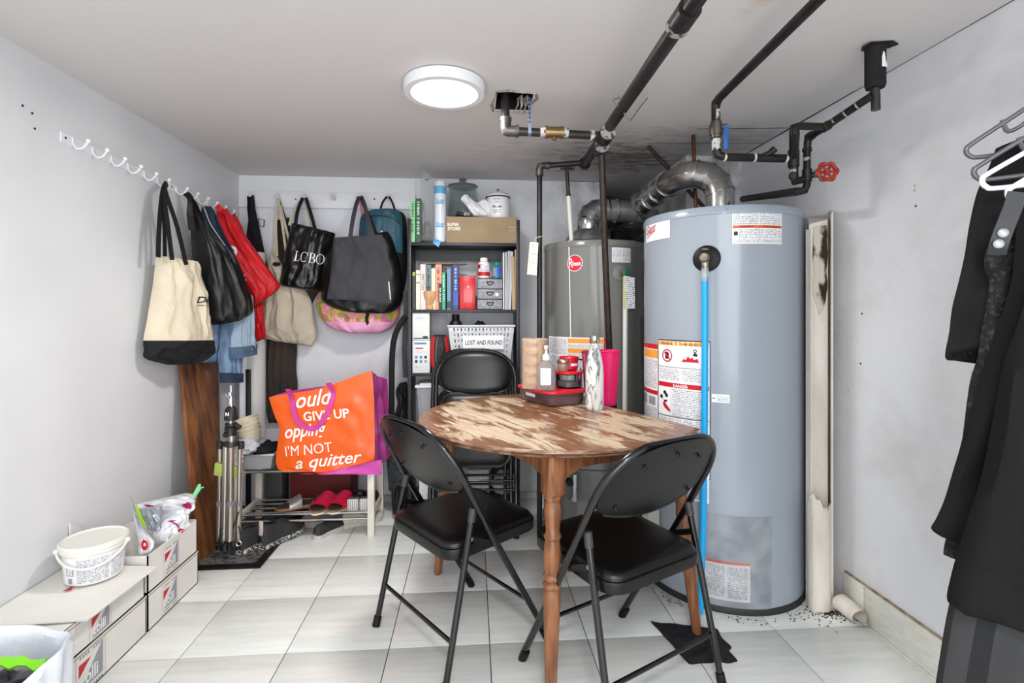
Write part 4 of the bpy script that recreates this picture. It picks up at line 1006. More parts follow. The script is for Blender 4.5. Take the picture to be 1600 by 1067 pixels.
def make_chair(name, label, folded=False):
    t = thing(name, label, 'chair', local=True)
    X = .205
    if not folded:
        def ft(z):  # main frame centre line y(z), x half-width
            return .217-.598*min(z, .45)-.541*max(0, z-.45), .225+.012*z/.784
        BT = .784; PW = .2265
    else:
        def ft(z): return -.0, .213
        BT = .955; PW = .2025
    # main frame: foot to foot over the top, corner radius .13
    pts = []; zs = [0.012, .12, .25, .40, .47, .54, BT-.15] if not folded else [.012, .3, .55, BT-.15]
    def side(s):
        L_ = []
        for z in zs: y, x = ft(z); L_.append(Vector((s*x, y, z)))
        for k in range(1, 9):
            a = PI/2*k/8; z = BT-.15+.15*math.sin(a); y, x = ft(z); L_.append(Vector((s*(x-.15+.15*math.cos(a)), y, z)))
        return L_
    l, r_ = side(-1), side(1)
    obj('main_frame', B().tube(l+r_[::-1], .0112, 14), cblack, parent=t)
    # backrest panel inside the loop
    z0 = BT-.205 if not folded else BT-.215
    def fr(x, z, out):
        y, xx = ft(z); return Vector((x, y-.004-.016*(1-(x/.2)**2)+ (out-.003), z))
    b = B(); backrest_grid(b, fr, PW*2, z0, BT-.012, .010)
    # rim round the pressed panel
    def half(tq):
        if tq > .45: q = (tq-.45)/.55; return PW*(1-.42*q**3.2)
        q = (.45-tq)/.45; return PW*(1-.05*q-.18*q**4)
    rimp = []
    for k in range(21): u = k/20; x = half(0)*(2*u-1); rimp.append(fr(x, z0-.028*(1-(2*u-1)**2), .004))
    obj('backrest', b, cpanel, parent=t)
    obj('backrest_lip', B().tube(rimp, .0055, 8), cblack, parent=t)
    if folded:
        def fr2(x, z, out): return fr(x, z, out)+Vector((0, .022, 0))*0+Vector((0, .0, 0))
    bq = []
    for x, z in ((-.15, z0+.02), (.15, z0+.02), (-.11, BT-.06), (.11, BT-.06), (0, BT-.035)):
        p = fr(x, z, -.003); bq.append(p)
        b = B().lathe([(.0075,0),(.007,.003),(.004,.0045),(.0038,.002),(.0005,.002)], p+Vector((0,-.001,0)), 12, mtx=Matrix.Rotation(R(90), 4, 'X')); obj('screw', b, chrome if folded else cblack, parent=t)
    if not folded:
        RX = .180
        pr = [(s, Vector((s*(.213), -.104, .525)), Vector((s*.226, -.217, .012))) for s in (-1, 1)]
        for s, a, c in pr:
            obj('rear_leg', B().tube([a, c], .0105, 14), cblack, parent=t)
            b = B(); d = (a-c).normalized(); b.cyl(a-d*.035, a+d*.006, .0128, n=14); obj('leg_cap', b, mat('grey_cap', (50,50,50), .5), parent=t)
            obj('foot', B().cyl(c+d*.025, c-d*.012+Vector((0,0,.003)), .0135, .0145, n=14), rubber, parent=t)
            y1, x1 = ft(.012); y2, x2 = ft(.05); q = Vector((s*x1, y1, .0)); q2 = Vector((s*x2, y2, .04)); obj('foot', B().cyl(q2, q, .0135, .0145, n=14), rubber, parent=t)
            y3, x3 = ft(.40)
            b = B().ribbon([Vector((s*(.219), -.118, .440)), Vector((s*.222, y3-.005, .400))], .018, .006, side=(0,.5,1)); obj('link_bracket', b, cpanel, parent=t)
            for pp in (Vector((s*.217, -.118, .440)), Vector((s*.228, y3-.005, .400))): obj('rivet', B().cyl(pp-Vector((s*.008,0,0)), pp+Vector((s*.008,0,0)), .006, n=10), chrome, parent=t)
        d = .26; ra = pr[0][2].lerp(pr[0][1], d); rb = pr[1][2].lerp(pr[1][1], d); obj('rear_crossbar', B().cyl(ra, rb, .007, n=10), cblack, parent=t)
        y4, x4 = ft(.165); obj('front_crossbar', B().cyl((-x4, y4, .165), (x4, y4, .165), .007, n=10), cblack, parent=t)
        # seat
        tilt = Matrix.Translation((0, .010, .395)) @ Matrix.Rotation(R(2), 4, 'X')
        rr = [(p[0]*(1+.03*(p[1]+.2)), p[1]) for p in roundrect(.392, .385, .055)]
        obj('seat_pan', B().prism(rr, -.017, .017, mtx=tilt, bev=.003), cpanel, parent=t)
        rr2 = [(p[0]*.965, p[1]*.965) for p in rr]
        b = B(); lv = []
        for s_, z in ((1, .0165), (1.0, .024), (.985, .031), (.93, .037), (.75, .040), (.4, .0415), (.02, .042)):
            lv.append([b.bm.verts.new(tilt @ Vector((x*s_, y*s_, z))) for x, y in rr2])
        for a, c in zip(lv, lv[1:]):
            for k in range(len(a)): b.face([a[k], a[(k+1) % len(a)], c[(k+1) % len(a)], c[k]])
        b.face(lv[0][::-1]); b.face(lv[-1]); obj('seat_cushion', b, vinyl, parent=t)
        b = B().tube([tilt @ Vector((x*1.0, y*1.0, .019)) for x, y in rr2], .0028, 6, closed=True); obj('seat_piping', b, vinyl, parent=t)
    else:
        # seat folded flat between the frame, underside towards the back
        rr = roundrect(.375, .385, .06); m = Matrix.Translation((0, -.016, .54)) @ Matrix.Rotation(R(90), 4, 'X')
        obj('seat_pan', B().prism(rr, -.006, .012, mtx=m, bev=.003), cpanel, parent=t)
        rr2 = [(x*.93, y*.93) for x, y in rr]; b = B(); lv = []
        for s_, z in ((1, .011), (1, .022), (.96, .030), (.8, .034), (.02, .036)): lv.append([b.bm.verts.new(m @ Vector((x*s_, y*s_, z))) for x, y in rr2])
        for a, c in zip(lv, lv[1:]):
            for k in range(len(a)): b.face([a[k], a[(k+1) % len(a)], c[(k+1) % len(a)], c[k]])
        b.face(lv[-1]); obj('seat_cushion', b, vinyl, parent=t)
        for s in (-1, 1):
            obj('rear_leg', B().cyl((s*.187, .012, .03), (s*.187, .012, .52), .0105, n=12), cblack, parent=t)
            obj('foot', B().cyl((s*.213, 0, 0), (s*.213, 0, .035), .0145, .0135, n=12), rubber, parent=t)
            obj('foot', B().cyl((s*.187, .012, .01), (s*.187, .012, .045), .0145, .0135, n=12), rubber, parent=t)
        for z in (.28, .235): obj('crossbar', B().cyl((-.205, .006, z), (.205, .006, z), .007, n=10), cblack, parent=t)
        # padded front of the backrest
        b = B()
        def fv(u, v):
            tt = 1-v; q = half(tt)*.97*(2*u-1); z = z0+.005+(BT-.022-z0)*tt-.026*(1-(2*u-1)**2)*(1-tt)+.016*(1-abs(2*u-1)**2.5)*tt
            w = (max(0, 1-abs(2*u-1)**6)*max(0, 1-abs(2*v-1)**6))**.5
            return fr(q, z, .0)+Vector((0, -.004-.016*w, 0))
        b.grid(fv, 22, 14); obj('backrest_pad', b, vinyl, parent=t)
    return t
def put(t, x, y, ang, tilt=0):
    """ang = direction the chair faces, degrees from +X"""
    t.location = (x, y, 0); t.rotation_euler = (tilt, 0, R(ang-90))
ch = make_chair('folding_chair', 'unfolded black folding chair on the left, its seat partly under the table edge')
# left chair: rear feet at (-.353,1.909), front foot at (0,2.17)
put(ch, -.043, 1.853, 36.2)
ch2 = dup(ch, (.459, 1.612, 0), R(118-90), 'unfolded black folding chair on the right, in front of the large heater')
fc = make_chair('folded_chair', 'folded black folding chair, the nearer of two leaning on the bookcase', folded=True)
def lean(t, x, y, dx): t.location = (x, y, 0); t.rotation_euler = (R(-13.5), 0, R(dx))
lean(fc, .005, 2.60, -3)
fc2 = dup(fc, (0, 0, 0), 0, 'folded black folding chair, the rear one leaning on the bookcase'); lean(fc2, -.018, 2.69, -3)

# ------------------------------------------------------------------ bookcase
bc = mat('black_brown_laminate', (36,36,41), .42, var=.2, vs=6)
SX0, SX1 = -.372, .268; SF, SBK = 2.95, 3.19; STOP = 1.675; PT = .02
t = bookcase = thing('bookcase', 'narrow black open bookcase crowded with books, boxes and a basket', 'bookcase', ((SX0+SX1)/2, 3.07, 0))
for x in (SX0, SX1-PT): obj('side_panel', B().box((x, SF, 0), (x+PT, SBK, STOP), bev=.001), bc, parent=t)
SZ = [.075, .435, .797, 1.158, 1.542]
for z in SZ: obj('shelf', B().box((SX0+PT, SF+.004, z-.018), (SX1-PT, SBK, z), bev=.001), bc, parent=t)
for z in (1.46, .36): obj('back_rail', B().box((SX0+PT, SBK-.016, z), (SX1-PT, SBK-.002, z+.064)), bc, parent=t)
obj('plinth', B().box((SX0+PT, SF+.01, 0), (SX1-PT, SF+.026, .056)), bc, parent=t)
def prect(x0, y0, x1, y1, d):
    a, c = PY(x0, y0, d), PY(x1, y1, d); return a.x, c.x, c.z, a.z   # x0,x1,zlow,zhigh
def cbox(x0, y0, x1, y1, d, depth, zb=None, bev=.002, b=None, mi=0):
    X0, X1, Z0, Z1_ = prect(x0, y0, x1, y1, d)
    if zb is not None: Z1_ += 0; Z0 = zb
    b = b or B(); b.box((X0, d, Z0), (X1, d+depth, Z1_), mi, bev); return b, (X0, X1, Z0, Z1_)
def book(x0, x1, ytop, z, col, lab, d=2.975, depth=.15, txt_=None, tcol=(30,30,34), group=None, bands=None, lean_=0):
    X0, X1, _, ZT = prect(x0, ytop, x1, 478, d)
    nm = 'cover_%d_%d_%d' % col
    t = thing('book', lab, 'book', ((X0+X1)/2, d+depth/2, z), group=group)
    c = .0018
    b = B().box((X0, d, z), (X0+c, d+depth, ZT)); b.box((X1-c, d, z), (X1, d+depth, ZT)); b.box((X0+c, d, z), (X1-c, d+c, ZT), 0)
    obj('cover', b, mat(nm, col, .45), parent=t)
    obj('pages', B().box((X0+c, d+c, z+.003), (X1-c, d+depth-.003, ZT-.003)), mat('paper_edges', (222,214,196), .8), parent=t)
    w = X1-X0
    if txt_ == 'SMITTEN':
        b = B(); text_into(b, txt_, lambda x, y: Vector(((X0+X1)/2+y-w*.28, d-.0006, ZT-.055-x)), w*.80)
        obj('spine_lettering', b, mat('ink_%d_%d_%d' % tcol, tcol, .5), parent=t)
    elif txt_:
        b = B(); rnd = random.Random(len(txt_)*7+txt_.count('E')); zz = ZT-.018
        while zz > z+.05:
            h_ = rnd.uniform(.003, .008)
            if rnd.random() < .8: b.box(((X0+X1)/2-w*.24, d-.0006, zz-h_), ((X0+X1)/2+w*rnd.uniform(.08, .24), d, zz))
            zz -= h_+rnd.choice((.002, .0025, .007))
        obj('spine_print', b, mat('ink_%d_%d_%d' % tcol, tcol, .5), parent=t, kind='stuff')
    if bands:
        for v0, v1, cc in bands:
            b = B().box((X0+.0005, d-.0008, ZT-(ZT-z)*v1), (X1-.0005, d, ZT-(ZT-z)*v0)); obj('spine_band', b, mat('ink_%d_%d_%d' % cc, cc, .5), parent=t)
    return t
z1 = SZ[3]; g = 'books on the second shelf'
book(644.5, 649, 425, z1, (50,56,46), 'thin dark book with a green-topped spine at the left end of the second shelf', bands=[(.0,.10,(150,190,80))], group=g)
book(650, 656.3, 422, z1, (226,220,204), 'cream book second from the left on the second shelf', group=g, bands=[(.1,.12,(120,116,104)),(.3,.34,(160,152,140))])
book(656.8, 665, 412.6, z1, (222,208,200), 'tall off-white book whose spine reads SMITTEN, behind the wooden mortar', txt_='SMITTEN', group=g)
book(665.6, 673.7, 414, z1, (98,122,130), 'slate teal book behind the wooden mortar', group=g, bands=[(.5,.52,(40,52,60))], txt_='WINTER')
book(674.2, 680, 419, z1, (232,224,196), 'plain cream book between the slate teal and the peach books', group=g)
book(680.4, 690, 413, z1, (222,152,124), 'peach coloured book on the second shelf', txt_='KITCHEN GARDEN', tcol=(150,60,50), group=g, depth=.14)
book(685.5, 690.3, 443, z1, (34,34,38), 'short black book with white letters beside the mortar', txt_='NOTES', tcol=(225,225,225), d=2.962, depth=.012, group=g)
book(690.8, 696, 425.5, z1, (58,166,122), 'bright green book on the second shelf', txt_='GREENS', tcol=(215,240,225), group=g)
book(698.5, 704.2, 419, z1, (112,140,176), 'pale blue book on the second shelf', group=g, bands=[(.8,.97,(60,66,80))])
book(708, 716.3, 414, z1, (40,62,132), 'dark blue book beside the red tin', txt_='BAKING DAY', tcol=(170,190,235), group=g, bands=[(.6,.9,(70,90,170))])
book(704.6, 707.6, 416, z1, (30,32,38), 'thin black book between the pale blue and dark blue books', group=g)
# round wooden board lying across the books
Zt = PY(690, 412.2, 2.99).z
c = PY(690, 411, 3.02); b = B().lathe([(.10,0),(.145,.004),(.15,.008),(.13,.0085),(.06,.010),(.0005,.010)], (c.x, 3.11, Zt+.002), 40, sy=.48)
obj('round_board', b, mat('pale_driftwood', (206,184,162), .6, col2=(158,128,108), vs=10, stretch=(2,9,9)), label='round pale wooden board lying flat across the book tops', cat='board')
# mortar
mc = PY(671, 478, 2.94)
b = B().lathe([(.030,0),(.033,.004),(.033,.022),(.029,.027),(.033,.036),(.043,.075),(.046,.098),(.044,.106),(.038,.104),(.034,.06),(.001,.03)], (mc.x, 3.0, z1), 28)
obj('mortar', b, mat('light_turned_wood', (214,172,126), .5, col2=(190,142,98), vs=14, stretch=(5,5,1)), label='light wooden mortar in front of the books', cat='mortar')
# red tin
t = thing('red_tin', 'tall bright red tin box with an open lid edge on the second shelf', 'tin', (PY(730,478,2.97).x, 3.03, z1))
b, q = cbox(717.8, 432, 743, 478, 2.965, .10, zb=z1, bev=.006); obj('tin_body', b, mat('gloss_red', (200,22,34), .25, coat=.4), parent=t)
b = B().box((q[0]-.001, 2.964, q[3]-.012), (q[1]+.001, 3.066, q[3]+.003), bev=.003); obj('lid', b, mat('gloss_red', (200,22,34)), parent=t)
b = B(); P = [Vector((q[1]+.001, 2.965, q[3]+.0)), Vector((q[1]+.003, 3.065, q[3]+.0)), Vector((q[1]+.016, 3.065, q[3]+.055)), Vector((q[1]+.014, 2.985, q[3]+.055))]
b.poly(P); b.poly([p+Vector((.002,0,0)) for p in P]); obj('folded_card', b, whitem, parent=t)
# mini drawers
t = thing('drawer_organizer', 'small black three-drawer organizer with clear drawer fronts on the second shelf', 'organizer', (PY(766,478,2.97).x, 3.03, z1))
X0, X1, _, ZT = prect(745.2, 434.5, 786, 478, 2.97)
obj('body', B().box((X0, 2.975, z1), (X1, 3.12, ZT), bev=.002), bc, parent=t)
clearg = mat('frosted_drawer', (150,152,158), .3, var=.2, vs=60)
hh = (ZT-z1-.004)/3
for k in range(3):
    z = z1+.004+k*hh
    dr = obj('drawer', B().box((X0+.003, 2.968, z), (X1-.003, 2.976, z+hh-.006), bev=.001), clearg, parent=t)
    pts = [Vector(((X0+X1)/2+.0+.018*math.cos(a), 2.962, z+hh*.62+.016*math.sin(a))) for a in [PI+PI*i/10 for i in range(11)]]
    b = B().tube(pts, .0025, 6); b.box((pts[0].x-.003, 2.9625, z+hh*.58), (pts[-1].x+.003, 2.968, z+hh*.70)); obj('handle', b, blackm, parent=dr)
b = B().cyl(((X0+X1)/2+.04, 2.969, z1+.004+hh*1.4), ((X0+X1)/2+.04, 2.9655, z1+.004+hh*1.4), .010, n=20); obj('round_sticker', b, mat('cream_dot', (232,226,200), .5), parent=t)
# pill bottle
zt = ZT
p = PY(756, 434, 3.02); b = B().lathe([(.0005,0),(.030,.0),(.034,.004),(.034,.085),(.030,.097),(.020,.103)], (p.x, 3.03, zt), 28, mi=0)
t = thing('pill_bottle', 'white pill bottle with a red and white label standing on the small drawers', 'bottle', (p.x, 3.03, zt)); obj('bottle_body', b, mat('white_hdpe', (234,232,226), .35), parent=t)
obj('cap', B().lathe([(.021,.101),(.023,.103),(.023,.120),(.020,.123),(.0005,.123)], (p.x, 3.03, zt), 28), mat('white_hdpe', (234,232,226)), parent=t)
b = B(); C3 = Cyl(p.x, 3.03, .0342)
C3.label(b, R(-80), R(80), zt+.012, zt+.082, [(.0,.0,.45,.35,1),(.28,.05,.75,.6,5),(.0,.62,1,.95,1)]); obj('wrap_label', b, LM, parent=t)
p = PY(776, 434, 3.02)
t = thing('blue_bottle', 'small blue bottle with a green cap standing on the small drawers', 'bottle', (p.x, 3.03, zt))
b = B().lathe([(.024,0),(.026,.003),(.026,.066),(.020,.074),(.015,.078)], (p.x, 3.03, zt), 24); obj('bottle_body', b, mat('cobalt_plastic', (60,104,190), .35, col2=(60,160,150), vs=30, vmask=(.55,.65)), parent=t)
obj('cap', B().lathe([(.016,.076),(.019,.078),(.019,.096),(.017,.099),(.0005,.099)], (p.x, 3.03, zt), 24), mat('green_cap', (18,130,92), .4), parent=t)
b = B().box((p.x-.022, 3.0025, zt+.012), (p.x-.004, 3.004, zt+.060)); obj('paper_label', b, txtf, parent=t)
# standing papers
for i, (x0, x1, yt, col, lab, tl) in enumerate([(786.2,788.4,394,(224,224,226),'thin white folder standing right of the small drawers, leftmost of its row',0),(790,792.2,393,(206,208,212),'thin pale grey folder, second in the row right of the drawers',.002),(793.5,797.4,391.5,(170,172,178),'bundle of grey-white sheets leaning in the folder row',.010),(797.5,802,392,(198,200,204),'bundle of white sheets leaning behind the tan envelope',.012),(798.8,803.8,400,(178,152,116),'tan cardboard envelope leaning in the folder row',-.006),(804.6,808.6,389.5,(176,158,134),'brown cardboard sheet against the right side panel of the bookcase',-.004)]):
    X0, X1_, _, ZT2 = prect(x0, yt, x1, 478, 2.97)
    d0 = 2.968+.012*(i % 2)
    b = B().hexa([(X0-tl,d0,z1),(X1_-tl-.001,d0,z1),(X1_-tl-.001,d0+.17,z1),(X0-tl,d0+.17,z1),(X0,d0,ZT2),(X1_-.001,d0,ZT2-.004),(X1_-.001,d0+.17,ZT2),(X0,d0+.17,ZT2)])
    obj('folder', b, mat('sheet_%d' % i, col, .7), label=lab, cat='folder', group='folders at the right end of the second shelf')

# top of the bookcase
z0 = SZ[4]
book(641.2, 648.6, 313, z0, (128,196,136), 'light green book standing at the left end of the top shelf', d=2.965, txt_='GARDEN PLAN', tcol=(50,90,60), group='green books on the top shelf')
book(649.8, 657.6, 310, z0, (28,74,44), 'dark green book standing beside the light green one on the top shelf', d=2.965, txt_='FERN & MOSS', tcol=(190,214,190), group='green books on the top shelf')
cbd = mat('brown_cardboard', (160,138,108), .8, var=.08, vs=8)
t = thing('cardboard_box', 'long brown cardboard box on the top shelf with a glass jar on it', 'box', (PY(753,376,2.96).x, 3.07, z0))
b, q = cbox(697, 338, 809.5, 376.5, 2.955, .225, zb=z0, bev=.002); obj('box_body', b, cbd, parent=t)
zbx = q[3]
obj('lid_tape', B().box((q[0]+.002, 3.04, q[3]), (q[1]-.002, 3.09, q[3]+.0008)), mat('packing_tape', (176,150,112), .3), parent=t)
b = B(); text_into(b, 'SUPER', lambda x, y: Vector((q[0]+.006+x, 2.9545, q[3]-.072+y+.018)), .024, bold=.001); text_into(b, 'STORE', lambda x, y: Vector((q[0]+.010+x, 2.9545, q[3]-.078+y)), .024, bold=.001); obj('white_print', b, mat('print_white', (226,222,210), .6), parent=t)
b = B().poly([Vector((q[1]-.055,2.9545,q[3]-.09)),Vector((q[1]-.012,2.9545,q[3]-.09)),Vector((q[1]-.012,2.9545,q[3]-.045)),Vector((q[1]-.055,2.9545,q[3]-.045))], 0, [(0,0),(.05,0),(.05,.05),(0,.05)]); obj('faded_print', b, print_mat('brown_print', (160,138,108), (104,88,68), pitch=.009, dens=.6), parent=t)
# glass jar
def glassy(name, col=(225,232,230), rough=.02): return mat(name, col, rough, trans=1, ior=1.15)
gl = glassy('clear_glass')
p = PY(723, 338, 3.05)
t = thing('glass_jar', 'large clear glass jar with a knobbed glass lid, on the cardboard box', 'jar', (p.x, 3.06, zbx))
H_ = .205
b = B().lathe([(.0005,0),(.080,0),(.090,.006),(.093,.03),(.093,.150),(.086,.172),(.080,.180),(.084,.190),(.080,.190),(.076,.180),(.082,.168),(.089,.149),(.089,.03),(.084,.010),(.0005,.008)], (p.x, 3.06, zbx), 48, cap=False); obj('jar_body', b, gl, parent=t)
b = B().lathe([(.0005,.200),(.070,.194),(.088,.191),(.091,.195),(.088,.200),(.050,.212),(.016,.216),(.013,.222),(.022,.232),(.023,.240),(.014,.245),(.0005,.245)], (p.x, 3.06, zbx), 48, cap=False); obj('lid', b, glassy('grey_glass', (170,176,176)), parent=t)
random.seed(5); 
for k in range(4):
    a = Vector((p.x-.03+.02*k, 3.03+.01*k, zbx+.012)); b = B().cyl(a, a+Vector((.01, 0, .03)), .012, n=8); o = obj('scrap', b, mat('dark_scrap', (70,60,56), .7) if k < 2 else whitem, parent=t)
# enamel canister
p = PY(778, 338, 3.05)
en = mat('white_enamel', (232,232,234), .25, coat=.4)
t = thing('enamel_canister', 'white enamel biscuit canister with a black rim on the cardboard box', 'canister', (p.x, 3.05, zbx))
b = B().lathe([(.0005,0),(.066,0),(.069,.004),(.069,.126),(.067,.130)], (p.x, 3.05, zbx), 40); obj('canister_body', b, en, parent=t)
b = B().lathe([(.071,.128),(.072,.133),(.070,.138),(.052,.156),(.02,.165),(.0005,.166)], (p.x, 3.05, zbx), 40); lid = obj('lid', b, en, parent=t)
b = B().lathe([(.0705,.126),(.0735,.128),(.0735,.132),(.0705,.134)], (p.x, 3.05, zbx), 40); obj('black_rim', b, blackm, parent=t)
b = B().tube([Vector((p.x-.004,3.05,zbx+.165)), Vector((p.x-.004,3.05,zbx+.176)), Vector((p.x+.002,3.05,zbx+.182)), Vector((p.x+.008,3.05,zbx+.176))], .003, 6); obj('lid_handle', b, blackm, parent=t)
C4 = Cyl(p.x, 3.05, .069); b = B()
def c4(a0_, zz): return lambda x, y: C4.pt((a0_+x)/C4.r+R(-8), zbx+zz+y, .0007)
text_into(b, '***', c4(0, .082), .018, align='CENTER', bold=.0006); text_into(b, 'Biscuits', c4(0, .062), .018, align='CENTER', bold=.0005, shear=.2)
for zz, w_, h_ in ((.108, .042, .006), (.044, .050, .006), (.032, .040, .006)):
    for q in range(int(w_/.004)):
        if (q*7+int(zz*1000)) % 5: C4.panel(b, (-w_/2+.004*q)/C4.r+R(-8), (-w_/2+.004*q+.0026)/C4.r+R(-8), zbx+zz, zbx+zz+h_, .0007, 0)
obj('lettering', b, blackm, parent=t)
# crumpled white plastic
def crumple(b, c, rx, ry, rz, seed, amp=.35, n=18, f=3.0, mi=0):
    def fn(u, v):
        a = 2*PI*u; e = PI*v-PI/2; d = Vector((math.cos(a)*math.cos(e), math.sin(a)*math.cos(e), -math.sin(e)))
        k = 1+amp*noise.noise(d*f+Vector((seed, 0, 0)))+amp*.6*noise.noise(d*f*2.3+Vector((0, seed, 0)))
        q = Vector((d.x*rx*k, d.y*ry*k, d.z*rz*k)); q.z = max(q.z, -rz*.9); return Vector(c)+q
    b.grid(fn, n, n//2+2, mi, wrapu=True)
whitef = mat('thin_white_plastic', (232,233,236), .35, bump=.4, bs=30)
p = PY(748, 330, 2.99)
t = thing('white_plastic_wrap', 'crumpled white plastic wrap between the glass jar and the enamel canister', 'wrap', (p.x, 2.98, zbx))
b = B(); pl = PlY(2.975); soft(b, pl, [(722,306,731,304),(720,313,737,311),(727,320,746,318),(735,330,757,328),(740,338,764,337)], t=.02, seed=3, nu=12, nv=16, wr=.012, topk=.7); obj('twisted_end', b, whitef, parent=t)
b = B(); crumple(b, (p.x+.03, 3.01, zbx+.05), .045, .012, .055, 2); obj('wad', b, whitef, parent=t)
# paper roll sleeve
p = PY(687, 378, 2.95)
t = thing('paper_cup_sleeve', 'tall white and pale blue plastic-wrapped sleeve standing on the top shelf', 'sleeve', (p.x, 2.99, z0))
r = .0345
prf = [(.020,.0),(.030,.006),(r,.02),(r,.10),(r*.97,.12),(r,.14),(r,.28),(r*.96,.30),(r,.315),(r*.96,.35),(r*.7,.362),(.012,.365)]
b = B().lathe(prf, (p.x, 2.995, z0), 26, mfn=lambda i: 1 if i in (7,) else 0); obj('wrapper', b, [mat('milky_wrap', (214,222,232), .3), mat('pale_blue_print', (96,164,204), .35)], parent=t)
C5 = Cyl(p.x, 2.995, r+.0006); b = B()
C5.panel(b, R(-80), R(80), z0+.282, z0+.325, .0003, 0); 
for zz in (.235, .10):
    text_into(b, 'Cups', (lambda zq: lambda x, y: C5.pt((x-.026)/C5.r, z0+zq+y, .001))(zz), .024, bold=.0006, shear=.2)
    C5.panel(b, R(-42), R(38), z0+zz-.012, z0+zz-.004, .0006, 0)
obj('blue_print', b, mat('pale_blue_print', (96,164,204)), parent=t)
b = B(); q = PY(681, 380, 2.95); b.hexa([(q.x-.016,2.948,z0-.004),(q.x+.014,2.948,z0-.028),(q.x+.014,2.951,z0-.028),(q.x-.016,2.951,z0-.004),(q.x-.012,2.955,z0+.022),(q.x+.03,2.955,z0+.006),(q.x+.03,2.958,z0+.006),(q.x-.012,2.958,z0+.022)]); obj('torn_corner', b, mat('cyan_print', (40,150,205), .35), parent=t)
# clear bag with dark contents
t = thing('clear_plastic_bag', 'tall clear plastic bag with dark crumpled contents, between the green books and the white sleeve', 'bag', (PY(666,376,2.99).x, 3.0, z0))
b = B(); pl = PlY(2.985); soft(b, pl, [(656,263,660,262),(657,285,676,280),(657,310,678,306),(658,340,679,338),(658,376,679,376)], t=.035, seed=7, nu=12, nv=22, wr=.012); obj('film', b, mat('clear_film', (214,216,218), .12, trans=.75, alpha=.5, ior=1.1), parent=t)
b = B(); c = PY(668, 350, 3.0); crumple(b, (c.x, 3.003, z0+.062), .026, .011, .06, 4, amp=.4); obj('contents', b, mat('dark_contents', (78,76,78), .6, col2=(170,170,170), vs=40, vmask=(.6,.7)), parent=t)
b = B(); c = PY(666, 281, 2.975); b.box((c.x-.008, c.y-.001, c.z-.003), (c.x+.014, c.y+.001, c.z+.004)); obj('staple_label', b, blackm, parent=t)

# third shelf
z2 = SZ[2]
def carton(x0, y0, x1, y1, d, depth, z, lab, nm, prints, side=True, mats=None):
    X0, X1, _, ZT = prect(x0, y0, x1, y1, d)
    t = thing(nm, lab, 'box', ((X0+X1)/2, d+depth/2, z)); obj('carton', B().box((X0, d, z), (X1, d+depth, ZT), bev=.001), mats or mat('white_carton', (222,222,220), .6), parent=t)
    b = B()
    for i, (u0, v0, u1, v1, m) in enumerate(prints):
        a, c = X0+(X1-X0)*u0, X0+(X1-X0)*u1; e, f = ZT-(ZT-z)*v1, ZT-(ZT-z)*v0; yy = d-.0004-.0001*i
        b.poly([(a,yy,e),(c,yy,e),(c,yy,f),(a,yy,f)], m, [(a,e),(c,e),(c,f),(a,f)])
    obj('print', b, LM, parent=t); return X0, X1, ZT
sk = mat('sky_print', (70,140,180), .5)
LM.append(sk)
a_, b_, zc1 = carton(644.5, 532, 671.5, 580, 2.965, .14, z2, 'white carton with small product pictures, lower of two stacked on the third shelf', 'printed_carton', [(.1,.06,.8,.12,8),(.18,.22,.62,.26,1),(.2,.34,.85,.38,5),(.15,.47,.29,.56,8),(.42,.47,.56,.56,8),(.69,.47,.83,.56,3),(.15,.60,.29,.69,3),(.42,.60,.56,.69,8),(.69,.60,.83,.69,7),(.15,.8,.8,.86,5)])
carton(644.5, 487, 671, 531, 2.965, .13, zc1+.002, 'plain white carton, upper of two stacked on the third shelf', 'plain_carton', [(.06,.92,.94,.955,3),(.62,.86,.9,.92,3),(.12,.16,.8,.30,5)])
# first-aid pouch
t = thing('zip_pouch', 'black and red padded zip pouch standing between the cartons and the basket', 'pouch', (PY(687,580,2.965).x, 3.02, z2))
pl = PlY(3.0)
rows = [(678,523,696,523),(674,530,700,530),(672.5,545,702,545),(672.5,560,702,562),(674,573,701,575),(678,581,698,581)]
b = B(); soft(b, pl, rows, t=.045, seed=1, nu=18, nv=20, wr=.004, fold=.001, mfn=lambda u, v: 1 if (u < .24 or u > .84) and .10 < v < .95 else 0, botk=.6)
obj('pouch_body', b, [mat('black_nylon', (32,32,34), .55, bump=.2, bs=120), mat('red_nylon', (206,40,44), .5, bump=.3, bs=40)], parent=t)
zp = [pl.at(*q)+Vector((0,-.047,0)) for q in ((686,526),(683,535),(682,550),(683,566),(686,577))]; obj('zip', B().tube(spline(zp, 4), .0025, 6), mat('zip_grey', (120,120,124), .4), parent=t)
